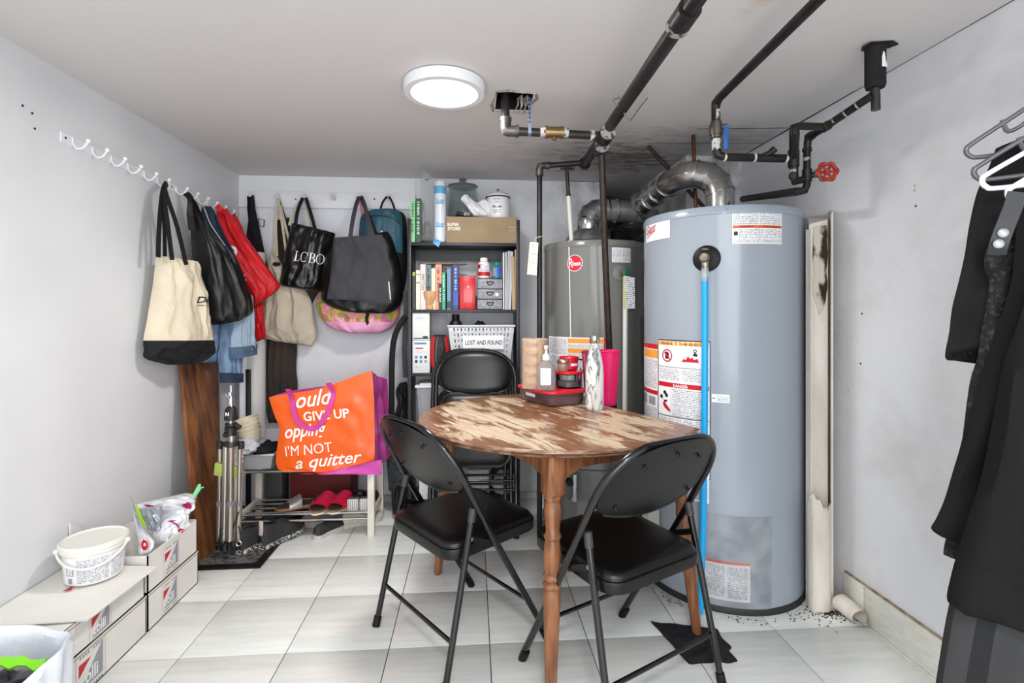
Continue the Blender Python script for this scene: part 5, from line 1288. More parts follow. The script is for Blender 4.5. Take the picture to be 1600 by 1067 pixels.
# basket
gb = mat('pale_grey_plastic', (200,202,206), .4)
t = thing('lost_and_found_basket', 'pale grey perforated plastic basket with a handwritten paper label on the third shelf', 'basket', (PY(754,580,2.95).x, 3.06, z2))
X0, X1, _, ZT = prect(698.5, 509.5, 808.5, 580, 2.95); X1 = min(X1, SX1-PT-.006)
xb0, xb1 = X0+.035, X1-.035; fb = .02
def wallq(b, A, Bq, Cq, D, nx, nz, hole):
    """perforated wall: bottom-left A, bottom-right B, top-right C, top-left D with slots"""
    A, Bq, Cq, D = map(Vector, (A, Bq, Cq, D))
    P = lambda u, v: A.lerp(Bq, u).lerp(D.lerp(Cq, u), v)
    for j in range(nz):
        for i in range(nx):
            u0, u1, v0, v1 = i/nx, (i+1)/nx, j/nz, (j+1)/nz
            if hole(i, j):
                big = (i+j) % 2 == 0; hu = .13/nx; hv = (.30 if big else .14)/nz; um, vm = (u0+u1)/2, (v0+v1)/2
                o = [P(u0,v0),P(u1,v0),P(u1,v1),P(u0,v1)]; h = [P(um-hu,vm-hv),P(um+hu,vm-hv),P(um+hu,vm+hv),P(um-hu,vm+hv)]
                for k in range(4): b.poly([o[k], o[(k+1) % 4], h[(k+1) % 4], h[k]])
            else: b.poly([P(u0,v0),P(u1,v0),P(u1,v1),P(u0,v1)])
f0, f1 = 2.955, 3.165
fl_, fr_, bl_, br_ = (xb0,f0+.03,z2),(xb1,f0+.03,z2),(xb0,f1-.02,z2),(xb1,f1-.02,z2); zt = ZT-.004
b = B()
lab_hole = lambda i, j: not (4 < i < 16 and 2 <= j < 5) and 0 < j and 0 < i < 17
wallq(b, fl_, fr_, (X1-.006,f0,zt), (X0+.006,f0,zt), 18, 8, lab_hole)
wallq(b, bl_, br_, (X1-.006,f1,zt), (X0+.006,f1,zt), 18, 8, lambda i, j: 0 < j)
wallq(b, fl_, bl_, (X0+.006,f1,zt), (X0+.006,f0,zt), 8, 8, lambda i, j: 0 < j)
wallq(b, fr_, br_, (X1-.006,f1,zt), (X1-.006,f0,zt), 8, 8, lambda i, j: 0 < j)
b.poly([fl_, fr_, br_, bl_])
o = obj('basket_body', b, gb, parent=t); md = o.modifiers.new('s', 'SOLIDIFY'); md.thickness = .003
b = B().tube([(X0+.004,f0-.002,ZT),(X1-.004,f0-.002,ZT),(X1-.004,f1+.002,ZT),(X0+.004,f1+.002,ZT)], .0055, 8, closed=True); obj('rim', b, gb, parent=t)
def bf(u, v): return Vector(fl_).lerp(Vector(fr_), u).lerp(Vector((X0+.006,f0,zt)).lerp(Vector((X1-.006,f0,zt)), u), v)+Vector((0,-.004,0))
lx0, lx1 = PY(723, 535, 2.95).x, PY(787, 535, 2.95).x; lz0, lz1 = PY(723, 546, 2.95).z, PY(723, 524, 2.95).z; yl = 2.951
obj('paper_label', B().box((lx0, yl+.001, lz0), (lx1, yl+.002, lz1)), whitem, parent=t)
b = B(); text_into(b, 'LOST AND FOUND', lambda x, y: Vector((lx0+.012+x+.1*y, yl, (lz0+lz1)/2-.013+y)), .035, bold=.0006, sx=.72, space=.98); obj('handwriting', b, blackm, parent=t)
c = PY(712, 520, 3.03)
t = thing('black_bottle', 'black bottle with a wide cap standing up out of the grey basket', 'bottle', (c.x, 3.04, z2+.01))
zz = PY(712, 491, 3.04).z
obj('bottle_body', B().lathe([(.0005,z2+.004),(.034,z2+.004),(.036,z2+.02),(.036,zz-.05),(.020,zz-.03)], (c.x, 3.04, 0), 24), blackm, parent=t)
obj('cap', B().lathe([(.021,zz-.033),(.022,zz-.03),(.022,zz-.002),(.018,zz),(.0005,zz)], (c.x, 3.04, 0), 20), rubber, parent=t)
b = B(); c = PY(750, 520, 3.06); zr = PY(750, 504, 3.06).z; crumple(b, (c.x, 3.06, (z2+zr)/2+.02), .055, .06, (zr-z2)/2-.012, 9, amp=.2); obj('lost_cloth', b, mat('black_knit', (34,34,38), .9, bump=.4, bs=80), label='black knitted thing heaped inside the grey basket', cat='cloth')
# fourth shelf tub
z3 = SZ[1]
X0, X1, _, ZT = prect(650, 600, 718, 655, 2.96)
t = thing('lidded_tub', 'translucent plastic tub with a white lid and orange things inside, on the fourth shelf', 'tub', ((X0+X1)/2, 3.06, z3))
tubm = mat('frosted_tub', (232,235,238), .25, trans=.3, alpha=.38, ior=1.1)
ZT = PY(650, 606, 2.96).z
b = B().hexa([(X0+.02,2.975,z3+.002),(X1-.02,2.975,z3+.002),(X1-.02,3.15,z3+.002),(X0+.02,3.15,z3+.002),(X0+.004,2.962,ZT),(X1-.004,2.962,ZT),(X1-.004,3.17,ZT),(X0+.004,3.17,ZT)], bev=.004); obj('tub_body', b, tubm, parent=t)
b = B().box((X0-.006, 2.955, ZT), (X1+.004, 3.175, ZT+.014), bev=.003); b.box((X0+.02, 2.975, ZT+.014), (X1-.02, 3.155, ZT+.022), bev=.003); obj('lid', b, mat('milky_lid', (226,230,234), .3), parent=t)
random.seed(11)
for k in range(5):
    b = B(); c = Vector((X0+.05+.042*k, 2.995+.02*(k % 2), z3+.045+.03*(k % 3))); pts = [c+Vector((.024*math.cos(a), .004*math.sin(2*a), .024*math.sin(a))) for a in [2*PI*i/20 for i in range(20)]]
    b.tube(pts, .010, 8, closed=True); obj('orange_ring', b, mat('faded_orange', (214,128,96), .5, col2=(220,200,190), vs=20), parent=t)
b = B(); crumple(b, (X0+.015, 2.975, z3+.03), .03, .02, .03, 6); obj('plastic_scrap', b, whitef, label='scrap of white plastic beside the lidded tub on the fourth shelf', cat='scrap')
# bottom shelf
z4 = SZ[0]
carton(655, 742, 690, 777, 2.965, .16, z4, 'white printed carton at the left of the bottom shelf', 'bottom_carton', [(.5,.1,.95,.5,5),(.1,.6,.9,.9,4)])
carton(731, 735, 764, 777, 2.965, .16, z4, 'light grey carton in the middle of the bottom shelf', 'grey_carton', [(.1,.1,.9,.5,5)], mats=mat('light_grey_carton', (186,184,178), .7))
b = B(); c = PY(792, 765, 2.99); crumple(b, (c.x-.01, 3.03, z4+.062), .075, .05, .068, 12, amp=.3, n=26); obj('white_carrier_bag', b, mat('grey_white_film', (190,190,190), .35, bump=.6, bs=20), label='crumpled grey-white plastic bag on the bottom shelf behind the folded chairs', cat='bag')
b = B(); c = PY(785, 740, 3.0); crumple(b, (c.x+.01, 3.11, z4+.10), .07, .05, .098, 14, amp=.25, n=20); obj('black_bundle', b, mat('black_nylon', (32,32,34)), label='dark fabric bundle behind the crumpled bag on the bottom shelf', cat='bundle')

# ------------------------------------------------------------------ on the table
F0 = Vector((.332, 2.162, TZ)); da = Vector((-.42, .907, 0)); db = Vector((.907, .42, 0))
redl = mat('red_lid_plastic', (206,30,48), .3, coat=.2)
cm = F0+da*.135+db*.088
ang = math.atan2(db.y, db.x)
t = thing('food_container', 'wide clear food container with a red lid on the back of the table', 'container', (cm.x, cm.y, TZ))
m = Matrix.Translation((cm.x, cm.y, TZ)) @ Matrix.Rotation(ang, 4, 'Z')
smoky = mat('smoky_clear_plastic', (188,160,162), .12, trans=.75, ior=1.2, col2=(140,112,116), vs=12)
b = B(); lv = []
for s, z in ((.90, .001), (.94, .006), (.985, .055)): lv.append([b.bm.verts.new(m @ Vector((x*s, y*s, z))) for x, y in roundrect(.205, .285, .045)])
for a, c in zip(lv, lv[1:]):
    for k in range(len(a)): b.face([a[k], a[(k+1) % len(a)], c[(k+1) % len(a)], c[k]])
b.face(lv[0][::-1]); b.face(lv[-1])
obj('container_body', b, smoky, parent=t)
b = B().prism([(x*.78, y*.8) for x, y in roundrect(.2, .28, .03)], .006, .034, mtx=m, bev=.004); obj('contents', b, mat('brown_food', (120,84,84), .6, col2=(160,130,126), vs=22), parent=t)
b = B().prism(roundrect(.225, .305, .05), .055, .066, mtx=m, bev=.004); obj('lid', b, redl, parent=t)
b = B(); fx = lambda x, z: m @ Vector((-.1005, x, z)); b.poly([fx(.06,.028),fx(-.02,.028),fx(-.02,.042),fx(.06,.042)]); obj('label_strip', b, whitem, parent=t)
ZL = TZ+.066
def atL(x, y, z=ZL): p = PZ(x, y, z); return p
# paper towel roll
p = atL(838, 597); c = m @ Vector((-.045, .085, .066)); c = Vector((PY(836, 597, 2.30).x, 2.30, ZL))
t = thing('paper_towel_roll', 'brown paper towel roll standing on the red lid', 'paper towel', (c.x, c.y, ZL))
zt = PY(838, 529, c.y).z
prf = [(.021, zt-ZL-.004), (.022, zt-ZL), (.057, zt-ZL), (.060, zt-ZL-.003), (.059, .10), (.060, .0), (.022, 0)]
b = B().lathe(prf, (c.x, c.y, ZL), 40, cap=False); b.lathe([(.021,zt-ZL-.003),(.021,.002)], (c.x, c.y, ZL), 24, cap=False)
kraft = mat('kraft_paper', (186,158,136), .85, var=.08, vs=20, bump=.35, bs=60); obj('roll', b, kraft, parent=t)
b = B()
def sheet(u, v): a = R(-150)+R(60)*u; r = .0615+.0025*math.sin(v*30)*u+.002; return Vector((c.x+r*math.cos(a), c.y+r*math.sin(a), ZL+.002+(zt-ZL-.004)*(1-v)))
b.grid(sheet, 8, 24); obj('loose_sheet', b, kraft, parent=t)
# pump bottle
c = Vector((PY(854, 604, 2.205).x, 2.215, ZL)); s = 2.215/803
t = thing('sanitizer_bottle', 'clear pump bottle of hand sanitizer with a white label, standing on the red lid', 'bottle', (c.x, c.y, ZL))
gel = mat('clear_gel', (236,240,243), .08, trans=.8, ior=1.12, alpha=.7)
b = B().lathe([(.0005,.0),(.036,.0),(.041,.006),(.042,.05),(.041,.085),(.036,.105),(.022,.122),(.013,.128),(.012,.134)], (c.x, c.y, ZL), 36); obj('bottle_body', b, gel, parent=t)
wp = mat('pump_white', (238,238,240), .35)
b = B().lathe([(.014,.130),(.016,.132),(.016,.150),(.012,.156),(.006,.160),(.005,.180)], (c.x, c.y, ZL), 24); b.lathe([(.005,.178),(.009,.180),(.009,.192),(.006,.195),(.0005,.195)], (c.x, c.y, ZL), 16); b.tube([Vector((c.x, c.y, ZL+.188)), Vector((c.x-.006, c.y-.025, ZL+.188)), Vector((c.x-.008, c.y-.034, ZL+.182))], .0045, 8); obj('pump', b, wp, parent=t)
b = B(); C6 = Cyl(c.x, c.y, .0425)
b.grid(lambda u, v: C6.pt(R(-42)+R(62)*u, ZL+.028+.072*(1-v), .0008) if True else None, 10, 2); obj('front_label', b, whitem, parent=t)
# glass jar with metal lid
c = Vector((PY(879, 602, 2.29).x, 2.295, ZL))
c2 = Vector((PY(886, 604, 2.27).x, 2.275, ZL))
t = thing('square_glass_container', 'small clear glass container with a red lid holding stacked lids, on the wide container', 'container', (c2.x, c2.y, ZL))
m2 = Matrix.Translation((c2.x+.012, c2.y+.02, ZL)) @ Matrix.Rotation(ang, 4, 'Z')
b = B().prism(roundrect(.096, .10, .02), 0, .064, mtx=m2, bev=.004); b.prism([(x, y) for x, y in roundrect(.088, .092, .017)], .004, .060, mtx=m2)
obj('glass_body', b, glassy('clear_glass'), parent=t)
obj('stacked_discs', B().prism(roundrect(.07, .075, .02), .006, .03, mtx=m2, bev=.003), mat('grey_stack', (150,140,140), .4, col2=(200,60,70), vs=30, vmask=(.6,.62)), parent=t)
obj('lid', B().prism(roundrect(.106, .11, .024), .064, .074, mtx=m2, bev=.003), redl, parent=t)
zq = ZL+.074
c3 = m2 @ Vector((-.026, .006, .074))
t = thing('small_glass_jar', 'small glass jar with a silver screw lid behind the pump bottle, on the square container', 'jar', (c3.x, c3.y, zq))
b = B().lathe([(.0005,0),(.022,0),(.026,.005),(.026,.034),(.024,.038)], (c3.x, c3.y, zq), 24); obj('jar_body', b, mat('rosy_glass', (206,176,166), .1, trans=.6), parent=t)
b = B().lathe([(.027,.036),(.028,.038),(.028,.050),(.026,.053),(.0005,.053)], (c3.x, c3.y, zq), 28); obj('screw_lid', b, mat('silver_lid', (178,166,152), .3, .9), parent=t)
c4_ = m2 @ Vector((.022, .028, .074))
t = thing('red_tub', 'round red plastic tub with a white stripe, highest of the stack on the table', 'tub', (c4_.x, c4_.y, zq))
b = B().lathe([(.0005,0),(.032,0),(.040,.008),(.043,.055),(.045,.056),(.045,.062),(.041,.062),(.038,.02),(.0005,.016)], (c4_.x, c4_.y, zq), 36, cap=False); obj('tub_body', b, redl, parent=t)
C7 = Cyl(c4_.x, c4_.y, .0425); b = B(); C7.panel(b, R(0), R(65), zq+.022, zq+.034, .0015, 0); obj('stripe', b, whitem, parent=t)
# marble bottle
c = Vector((PZ(930, 640, TZ).x, PZ(930, 640, TZ).y+.012, TZ))
mm_ = bpy.data.materials.new('marbled_paint'); mm_.use_nodes = True
def marble(m):
    nt, b = nodes_of(m); N = nt.nodes.new; L = nt.links.new; tc = N('ShaderNodeTexCoord'); mp = N('ShaderNodeMapping'); mp.inputs['Scale'].default_value = (16, 16, 2.6); mp.inputs['Rotation'].default_value = (.12, .1, 0); L(tc.outputs['Object'], mp.inputs[0])
    n = N('ShaderNodeTexNoise'); n.inputs['Scale'].default_value = 1.3; n.inputs['Detail'].default_value = 5; n.inputs['Distortion'].default_value = 1.2; L(mp.outputs[0], n.inputs['Vector'])
    cr_ = N('ShaderNodeValToRGB'); e = cr_.color_ramp.elements; e[0].position = .40; e[0].color = lin((226,225,221)); e[1].position = .60; e[1].color = lin((228,227,224))
    for p_, c_ in ((.475, (214,213,209)), (.496, (120,122,126)), (.505, (74,76,80)), (.52, (196,196,195))): q = e.new(p_); q.color = lin(c_)
    L(n.outputs[0], cr_.inputs[0]); L(cr_.outputs[0], b.inputs['Base Color']); b.inputs['Roughness'].default_value = .3
marble(mm_)
t = thing('marbled_bottle', 'white and grey marbled metal flask with a steel cap, front-most on the table', 'bottle', c)
b = B().lathe([(.0005,0),(.033,0),(.0365,.004),(.038,.012),(.038,.15),(.036,.185),(.029,.225),(.0215,.255),(.018,.270),(.0175,.276)], c, 40); obj('bottle_body', b, mm_, parent=t)
b = B().lathe([(.019,.276),(.0205,.278),(.0205,.298),(.0195,.306),(.0005,.307)], c, 32); obj('cap', b, mat('brushed_steel', (190,184,176), .2, 1), parent=t)
# tumblers
def tumbler(x, y, m, lab, h=.235, r0=.031, r1=.049):
    p = PZ(x, y, TZ); c = Vector((p.x, p.y, TZ)); t = thing('tumbler', lab, 'tumbler', c, group='pink tumblers beside the marbled flask'); n = 36
    b = B().lathe([(.0005,0),(r0,0),(r0+.002,.004)]+[(r0+.002+(r1-r0-.002)*k/20, .004+(h-.004)*k/20) for k in range(1, 21)]+[(r1-.004,h),(r1-.006,h-.03),(r0-.002,.008),(.0005,.007)], c, n, cap=False); obj('cup', b, m, parent=t)
    b = B().tube([c+Vector(((r1+.001)*math.cos(2*PI*k/32), (r1+.001)*math.sin(2*PI*k/32), h)) for k in range(32)], .0035, 8, closed=True); obj('rim', b, m, parent=t)
    b = B()
    for j in range(9, 36):
        for k in range(40):
            z = .012+j*.006; a = 2*PI*(k+.5*(j % 2))/40; r = r0+.002+(r1-r0-.002)*z/h
            if math.sin(a) > .2: continue
            q = c+Vector((r*math.cos(a), r*math.sin(a), z)); o = Vector((math.cos(a), math.sin(a), 0)); s = Vector((-math.sin(a), math.cos(a), 0)); w = .0026
            T = q+o*.0018
            P = [q+s*w, q+Vector((0,0,w)), q-s*w, q-Vector((0,0,w))]
            for i in range(4): b.poly([P[i], P[(i+1) % 4], T])
    obj('studs', b, m, parent=t, kind='stuff')
    return t
pink = mat('magenta_matte_plastic', (214,12,98), .42)
tumbler(951, 632, pink, 'opaque magenta studded tumbler right of the marbled flask')
tumbler(926, 627, mat('smoky_pink_plastic', (176,60,100), .2, trans=.35), 'dusky see-through pink tumbler mostly hidden left behind the marbled flask', h=.225)
# black cloth on the floor under the table foot
b = B(); pl = None
def cl(u, v):
    x0_ = Vector((.655,1.86,0)).lerp(Vector((.875,1.80,0)), u).lerp(Vector((.70,1.625,0)).lerp(Vector((.865,1.625,0)), u), v)
    n_ = noise.noise(Vector((u*5, v*5, 3)))*.5+noise.noise(Vector((u*11, v*9, 3)))*.3
    e = min(1, 6*min(u, 1-u, v, 1-v)); return x0_+Vector((.02*noise.noise(Vector((u*3, v*3, 8))), .02*noise.noise(Vector((u*3, v*3, 18))), .003+e*(.010+.014*n_)))
b.grid(cl, 30, 26); b.grid(lambda u, v: Vector((cl(u, v).x, cl(u, v).y, .001)), 30, 26)
obj('floor_cloth', b, mat('black_fleece', (22,23,27), .9, bump=.5, bs=90), label='crumpled black cloth on the floor under the right table foot', cat='cloth')

from mathutils.bvhtree import BVHTree
def bvh_of(b): 
    b.bm.verts.ensure_lookup_table(); b.bm.faces.ensure_lookup_table(); b.bm.normal_update()
    return BVHTree.FromBMesh(b.bm)
def on(bv, pl, x, y, off=.002, dflt=.05):
    q = pl.at(x, y, .0); s = q+pl.n*.5
    h = bv.ray_cast(s, -pl.n)
    return (h[0]+pl.n*off) if h[0] is not None else q+pl.n*dflt
def text_px(bv, pl, s, x, y, size, ang=0, mi=0, b=None, off=.002, **k):
    b = b or B(); ca, sa = math.cos(R(ang)), math.sin(R(ang))
    text_into(b, s, lambda X, Y: on(bv, pl, x+X*ca-Y*sa, y-(X*sa+Y*ca), off), size, mi, **k); return b

def patch(bv, pl, cx, cy, rx, ry, ang=0, off=.004, n=10, shape='oval'):
    """a flat print laid closely on a crumpled surface"""
    b = B(); ca, sa = math.cos(R(ang)), math.sin(R(ang))
    def f(u, v):
        if shape == 'oval': a, r = 2*PI*u, v; X, Y = rx*r*math.cos(a), ry*r*math.sin(a)
        else: X, Y = rx*(2*u-1), ry*(2*v-1)
        return on(bv, pl, cx+X*ca-Y*sa, cy+X*sa+Y*ca, off)
    b.grid(f, n*2 if shape == 'oval' else n, n//2, wrapu=shape == 'oval'); return b
def serif_lcbo(bv, pl, x0, y0, h, ang, off=.0035):
    """the four roman capitals with thick stems, thin joins and serifs"""
    b = B(); ca, sa = math.cos(R(ang)), math.sin(R(ang))
    P = lambda X, Y: on(bv, pl, x0+X*ca-Y*sa, y0-(X*sa+Y*ca), off)
    def quad(a, c):
        (xa, ya), (xb, yb_) = a, c; n = max(1, int(max(abs(xb-xa), abs(yb_-ya))/(h*.12)))
        b.grid(lambda u, v: P(xa+(xb-xa)*u, ya+(yb_-ya)*v), n, n)
    def ring(cx, a0_, a1_, w, hh, cy=None, thick=.13, thin=.035, k=26):
        cy = hh/2 if cy is None else cy
        def f(u, v):
            a = R(a0_)+(R(a1_)-R(a0_))*u; t = thin+(thick-thin)*abs(math.cos(a))**1.3; s = 1-v
            return P(cx+(w/2-s*t*h)*math.cos(a), cy+(hh/2-s*thin*h*1.2)*math.sin(a))
        b.grid(f, k, 1)
    s = h*.12
    quad((h*.08, 0), (h*.08+s, h)); quad((0, 0), (h*.50, h*.045)); quad((0, h*.955), (h*.30, h)); quad((h*.46, 0), (h*.51, h*.26))
    o = h*.60; ring(o+h*.40, 48, 312, h*.80, h); quad((o+h*.68, h*.66), (o+h*.73, h*.97))
    o = h*1.46; quad((o+h*.07, 0), (o+h*.07+s, h)); quad((o, 0), (o+h*.3, h*.045)); quad((o, h*.955), (o+h*.3, h)); ring(o+h*.28, -90, 90, h*.56, h*.47, cy=h*.76); ring(o+h*.28, -90, 90, h*.66, h*.54, cy=h*.27); 
    o = h*2.12; ring(o+h*.40, 0, 360, h*.80, h, k=36)
    return b
# ------------------------------------------------------------------ peg rail on the back wall
wgloss = mat('white_gloss_wood', (228,228,232), .35)
t = thing('peg_rail', 'white wooden peg rail on the back wall, most of its pegs loaded with bags', 'coat rack', (-.9, 3.25, 1.785))
obj('board', B().box((XL+.002, 3.25, 1.785), (-.362, YB-.009, 1.884), bev=.002), wgloss, parent=t)
for x in (392, 433, 475, 520, 562, 607):
    p = PY(x, 309, 3.21); b = B().tube([(p.x,3.251,p.z),(p.x,3.222,p.z),(p.x,3.208,p.z+.006),(p.x,3.196,p.z+.016)], [.011,.009,.010,.012], 14); obj('peg', b, wgloss, parent=t)
for x in (462, 585): p = PY(x, 311, 3.249); obj('screw_hole', B().cyl((p.x,3.2502,p.z),(p.x,3.249,p.z),.005,n=10), blackm, parent=t)

# ------------------------------------------------------------------ hook rails on the left wall
def hz(y): return 1.756-.032*(y-1.947)/1.127
wm = mat('white_lacquered_metal', (234,235,238), .3)
HY = [1.947,2.043,2.143,2.241,2.345,2.439,2.585,2.683,2.783,2.876,2.973,3.074]
for g_, nm in ((HY[:6], 'white hook rail on the left wall, the nearer one with mostly empty hooks'), (HY[6:], 'white hook rail on the left wall, the farther one towards the corner')):
    ya, yb_ = g_[0]-.05, g_[-1]+.045
    t = thing('hook_rail', nm, 'coat rack', (XL, (ya+yb_)/2, 1.73))
    obj('rail', B().hexa([(XL,ya,hz(ya)-.017),(XL+.004,ya,hz(ya)-.017),(XL+.004,yb_,hz(yb_)-.017),(XL,yb_,hz(yb_)-.017),(XL,ya,hz(ya)+.017),(XL+.004,ya,hz(ya)+.017),(XL+.004,yb_,hz(yb_)+.017),(XL,yb_,hz(yb_)+.017)]), wm, parent=t)
    for y in g_:
        z = hz(y)
        pts = spline([(XL+.003,y,z+.012),(XL+.008,y,z-.012),(XL+.022,y,z-.026),(XL+.042,y,z-.020),(XL+.055,y,z-.002)], 4)
        b = B().tube(pts, .0035, 8); b.ball((XL+.057,y,z+.002), .0085, 12); obj('hook', b, wm, parent=t)
    p = Vector((XL+.004, ya+.018, hz(ya))); obj('screw', B().cyl(p, p+Vector((.0015,0,0)), .004, n=10), blackm, parent=t)

# ------------------------------------------------------------------ corner: board, pipe, strips
bl = mat('varnished_pine_board', (136,86,48), .4, col2=(84,50,28), vs=4, stretch=(6, 6, .9), bump=.08)
TL, TR = PX(283, 556, XL+.03), PX(341, 556, XL+.03); BL, BR = PZ(312, 880, 0), PZ(343, 862, 0)
BL = Vector((-1.245, 2.435, .0)); BR = Vector((-1.225, 2.62, .0))
TL.z = TR.z = .93
th_ = Vector((-.018, 0, 0))
b = B().hexa([BL, BR, BR+th_, BL+th_, TL, TR, TR+th_, TL+th_], bev=.002)
obj('wooden_board', b, bl, label='brown varnished wooden board leaning in the left corner behind the tripod', cat='board')
b = B(); pa = PY(397, 600, 3.17); b.cyl((pa.x, 3.195, 0), (pa.x, 3.195, 1.5), .055, n=32)
obj('white_drain_pipe', b, mat('white_pvc', (214,212,208)), label='thick white vertical drain pipe in the back left corner', cat='pipe')
obj('wall_batten', B().box((PY(374,600,3.13).x, 3.13, 0), (PY(384,600,3.13).x, 3.15, 1.1), bev=.002), wgloss, label='thin white wooden strip standing left of the thick white pipe', cat='strip')
pc = PY(388, 600, 3.12)
obj('black_rod', B().box((pc.x-.014, 3.115, 0), (pc.x+.014, 3.125, PY(384, 577, 3.12).z), bev=.002), blackm, label='flat black bar standing in front of the thick white pipe', cat='bar')
# corner floor items: red box glimpsed behind the rack
X0, X1, Z0, Z1_ = prect(455, 748, 505, 800, 3.05)
obj('dark_red_box', B().box((X0, 3.03, 0), (X1+.16, 3.22, .30), bev=.003), mat('maroon_card', (104,30,28), .7), label='dark red box on the floor behind the shoe rack', cat='box')
obj('grey_box', B().box((-1.18, 3.02, 0), (X0-.04, 3.13, .26), bev=.003), mat('dark_grey_card', (70,68,66), .7), label='dark grey box on the floor behind the left end of the shoe rack', cat='box')

# ------------------------------------------------------------------ mat
mt = bpy.data.materials.new('ribbed_rubber_mat'); mt.use_nodes = True
def mat_nodes(m):
    nt, b = nodes_of(m); N = nt.nodes.new; L = nt.links.new; g = N('ShaderNodeNewGeometry')
    v = N('ShaderNodeTexVoronoi'); v.feature = 'DISTANCE_TO_EDGE'; v.inputs['Scale'].default_value = 32; L(g.outputs['Position'], v.inputs['Vector'])
    r = N('ShaderNodeMapRange'); r.inputs[1].default_value = .0; r.inputs[2].default_value = .25; L(v.outputs['Distance'], r.inputs[0])
    k = N('ShaderNodeMix'); k.data_type = 'RGBA'; L(r.outputs[0], k.inputs[0]); k.inputs[6].default_value = lin((104,104,102)); k.inputs[7].default_value = lin((54,54,54)); L(k.outputs[2], b.inputs['Base Color']); b.inputs['Roughness'].default_value = .7
    bp = N('ShaderNodeBump'); bp.inputs['Strength'].default_value = .6; bp.inputs['Distance'].default_value = .004; bp.invert = True; L(v.outputs['Distance'], bp.inputs['Height']); L(bp.outputs[0], b.inputs['Normal'])
mat_nodes(mt)
t = thing('door_mat', 'dark grey rubber mat with a pebbled pattern under the tripod and black sneakers', 'mat', (-1.17, 2.75, 0))
obj('pebbled_field', B().box((-1.38, 2.41, 0), (-.985, 3.14, .007)), mt, parent=t)
b = B()
for lo, hi in (((-1.41,2.375),(-.95,2.41)),((-1.41,3.14),(-.95,3.17)),((-1.41,2.41),(-1.38,3.14)),((-.985,2.41),(-.95,3.14))): b.box((lo[0],lo[1],0),(hi[0],hi[1],.009))
obj('border', b, rubber, parent=t)
MZ = .0085
# ------------------------------------------------------------------ shoe rack
steel = mat('satin_steel_tube', (186,184,180), .28, 1)
t = thing('shoe_rack', 'low shoe rack with white posts and steel tube shelves under the orange bag', 'shoe rack', (-.91, 2.8, 0))
rx0, rx1 = -1.20, -.505; ry0, ry1 = 2.67, 2.965
wr_ = mat('off_white_wood', (222,216,204), .5)
for x in (rx0, rx1-.034):
    for y in (ry0, ry1-.03): obj('post', B().box((x, y, 0), (x+.034, y+.03, .375), bev=.002), wr_, parent=t)
    for z in (.085, .305): obj('side_rail', B().box((x+.008, ry0+.03, z), (x+.026, ry1-.03, z+.035)), wr_, parent=t)
for z in (.104, .322):
    for k in range(5):
        y = ry0+.018+k*.062; obj('shelf_tube', B().cyl((rx0+.02, y, z+(0 if k else .014)), (rx1-.02, y, z+(0 if k else .014)), .0065, n=10), steel, parent=t)
obj('shelf_tube', B().cyl((rx0+.02, ry0+.012, .088), (rx1-.02, ry0+.012, .088), .0065, n=10), steel, parent=t)
RZ = .1165; RT = .3435
# ------------------------------------------------------------------ shoes
def shoe(name, label, x, y, z, yaw, L, um, sm, group, tab=None, low=False, hsole=.022, stripe=None, sneaker=True):
    """toe towards local +Y"""
    t = thing(name, label, 'shoe', (x, y, z), group=group, rz=R(yaw), local=True)
    def w(q): return L*(.118+.045*math.sin(PI*min(1, max(0, q-.25)/.75))-.022*math.sin(PI*max(0, min(1, (q-.2)/.4))))*(1 if q < .82 else (max(0, 1-((q-.82)/.18)**2))**.5)*(1 if q > .1 else (max(0, 1-((.1-q)/.1)**2))**.5)
    n = 26; qs = [.5-.5*math.cos(PI*k/n) for k in range(n+1)]
    out = [(w(q), L*(q-.5)) for q in qs]+[(-w(q), L*(q-.5)) for q in reversed(qs[1:-1])]
    def lift(yy): q = yy/L+.5; return .012*max(0, (q-.75)/.25)**2
    b = B(); a_ = [b.bm.verts.new((px*1.02, py, lift(py))) for px, py in out]; c_ = [b.bm.verts.new((px*1.05, py, lift(py)+hsole)) for px, py in out]
    for k in range(len(out)): b.face([a_[k], a_[(k+1) % len(out)], c_[(k+1) % len(out)], c_[k]])
    b.face(a_[::-1]); b.face(c_); obj('sole', b, sm, parent=t)
    def h(q): return L*(.37 if not low else .24)*(1-.12*math.sin(PI*q*1.6)) if q < .42 else L*(.37 if not low else .24)*.88*(1-((q-.42)/.58)**.85*.72)
    b = B()
    def up(u, v):
        q = .01+.98*v; a = PI*u; hh = h(q)*min(1, (q/.06)**.5)*min(1, ((1.0-q)/.06)**.5+.05)
        ww = w(q)*.98; return Vector((ww*math.cos(a)*(1-.25*math.sin(a)*(q < .5)), L*(q-.5), hsole*.8+lift(L*(q-.5))+hh*max(0, math.sin(a))**.75))
    b.grid(up, 16, 26); obj('upper', b, um, parent=t)
    b = B(); hh = h(.22)+hsole
    b.grid(lambda u, v: Vector((L*.085*v*math.cos(2*PI*u), -L*.24+L*.155*v*math.sin(2*PI*u), hh*.985+.006*v+.020*(v*math.sin(2*PI*u))*-1)), 20, 4, wrapu=True)
    obj('collar_opening', b, mat('dark_lining', (26,24,26), .9), parent=t)
    if tab: obj('pull_tab', B().box((-.010,-L*.49,hsole+h(.03)*.45),(.010,-L*.455,hsole+h(.05)+.016), bev=.002), tab, parent=t)
    if sneaker:
        for k in range(4):
            q = .46+.055*k; zz = h(q)+hsole+lift(L*(q-.5)); obj('lace', B().tube([(-w(q)*.55, L*(q-.5), zz*.93), (0, L*(q-.5), zz+.001), (w(q)*.55, L*(q-.5), zz*.93)], .003, 6), stripe or um, parent=t)
    return t
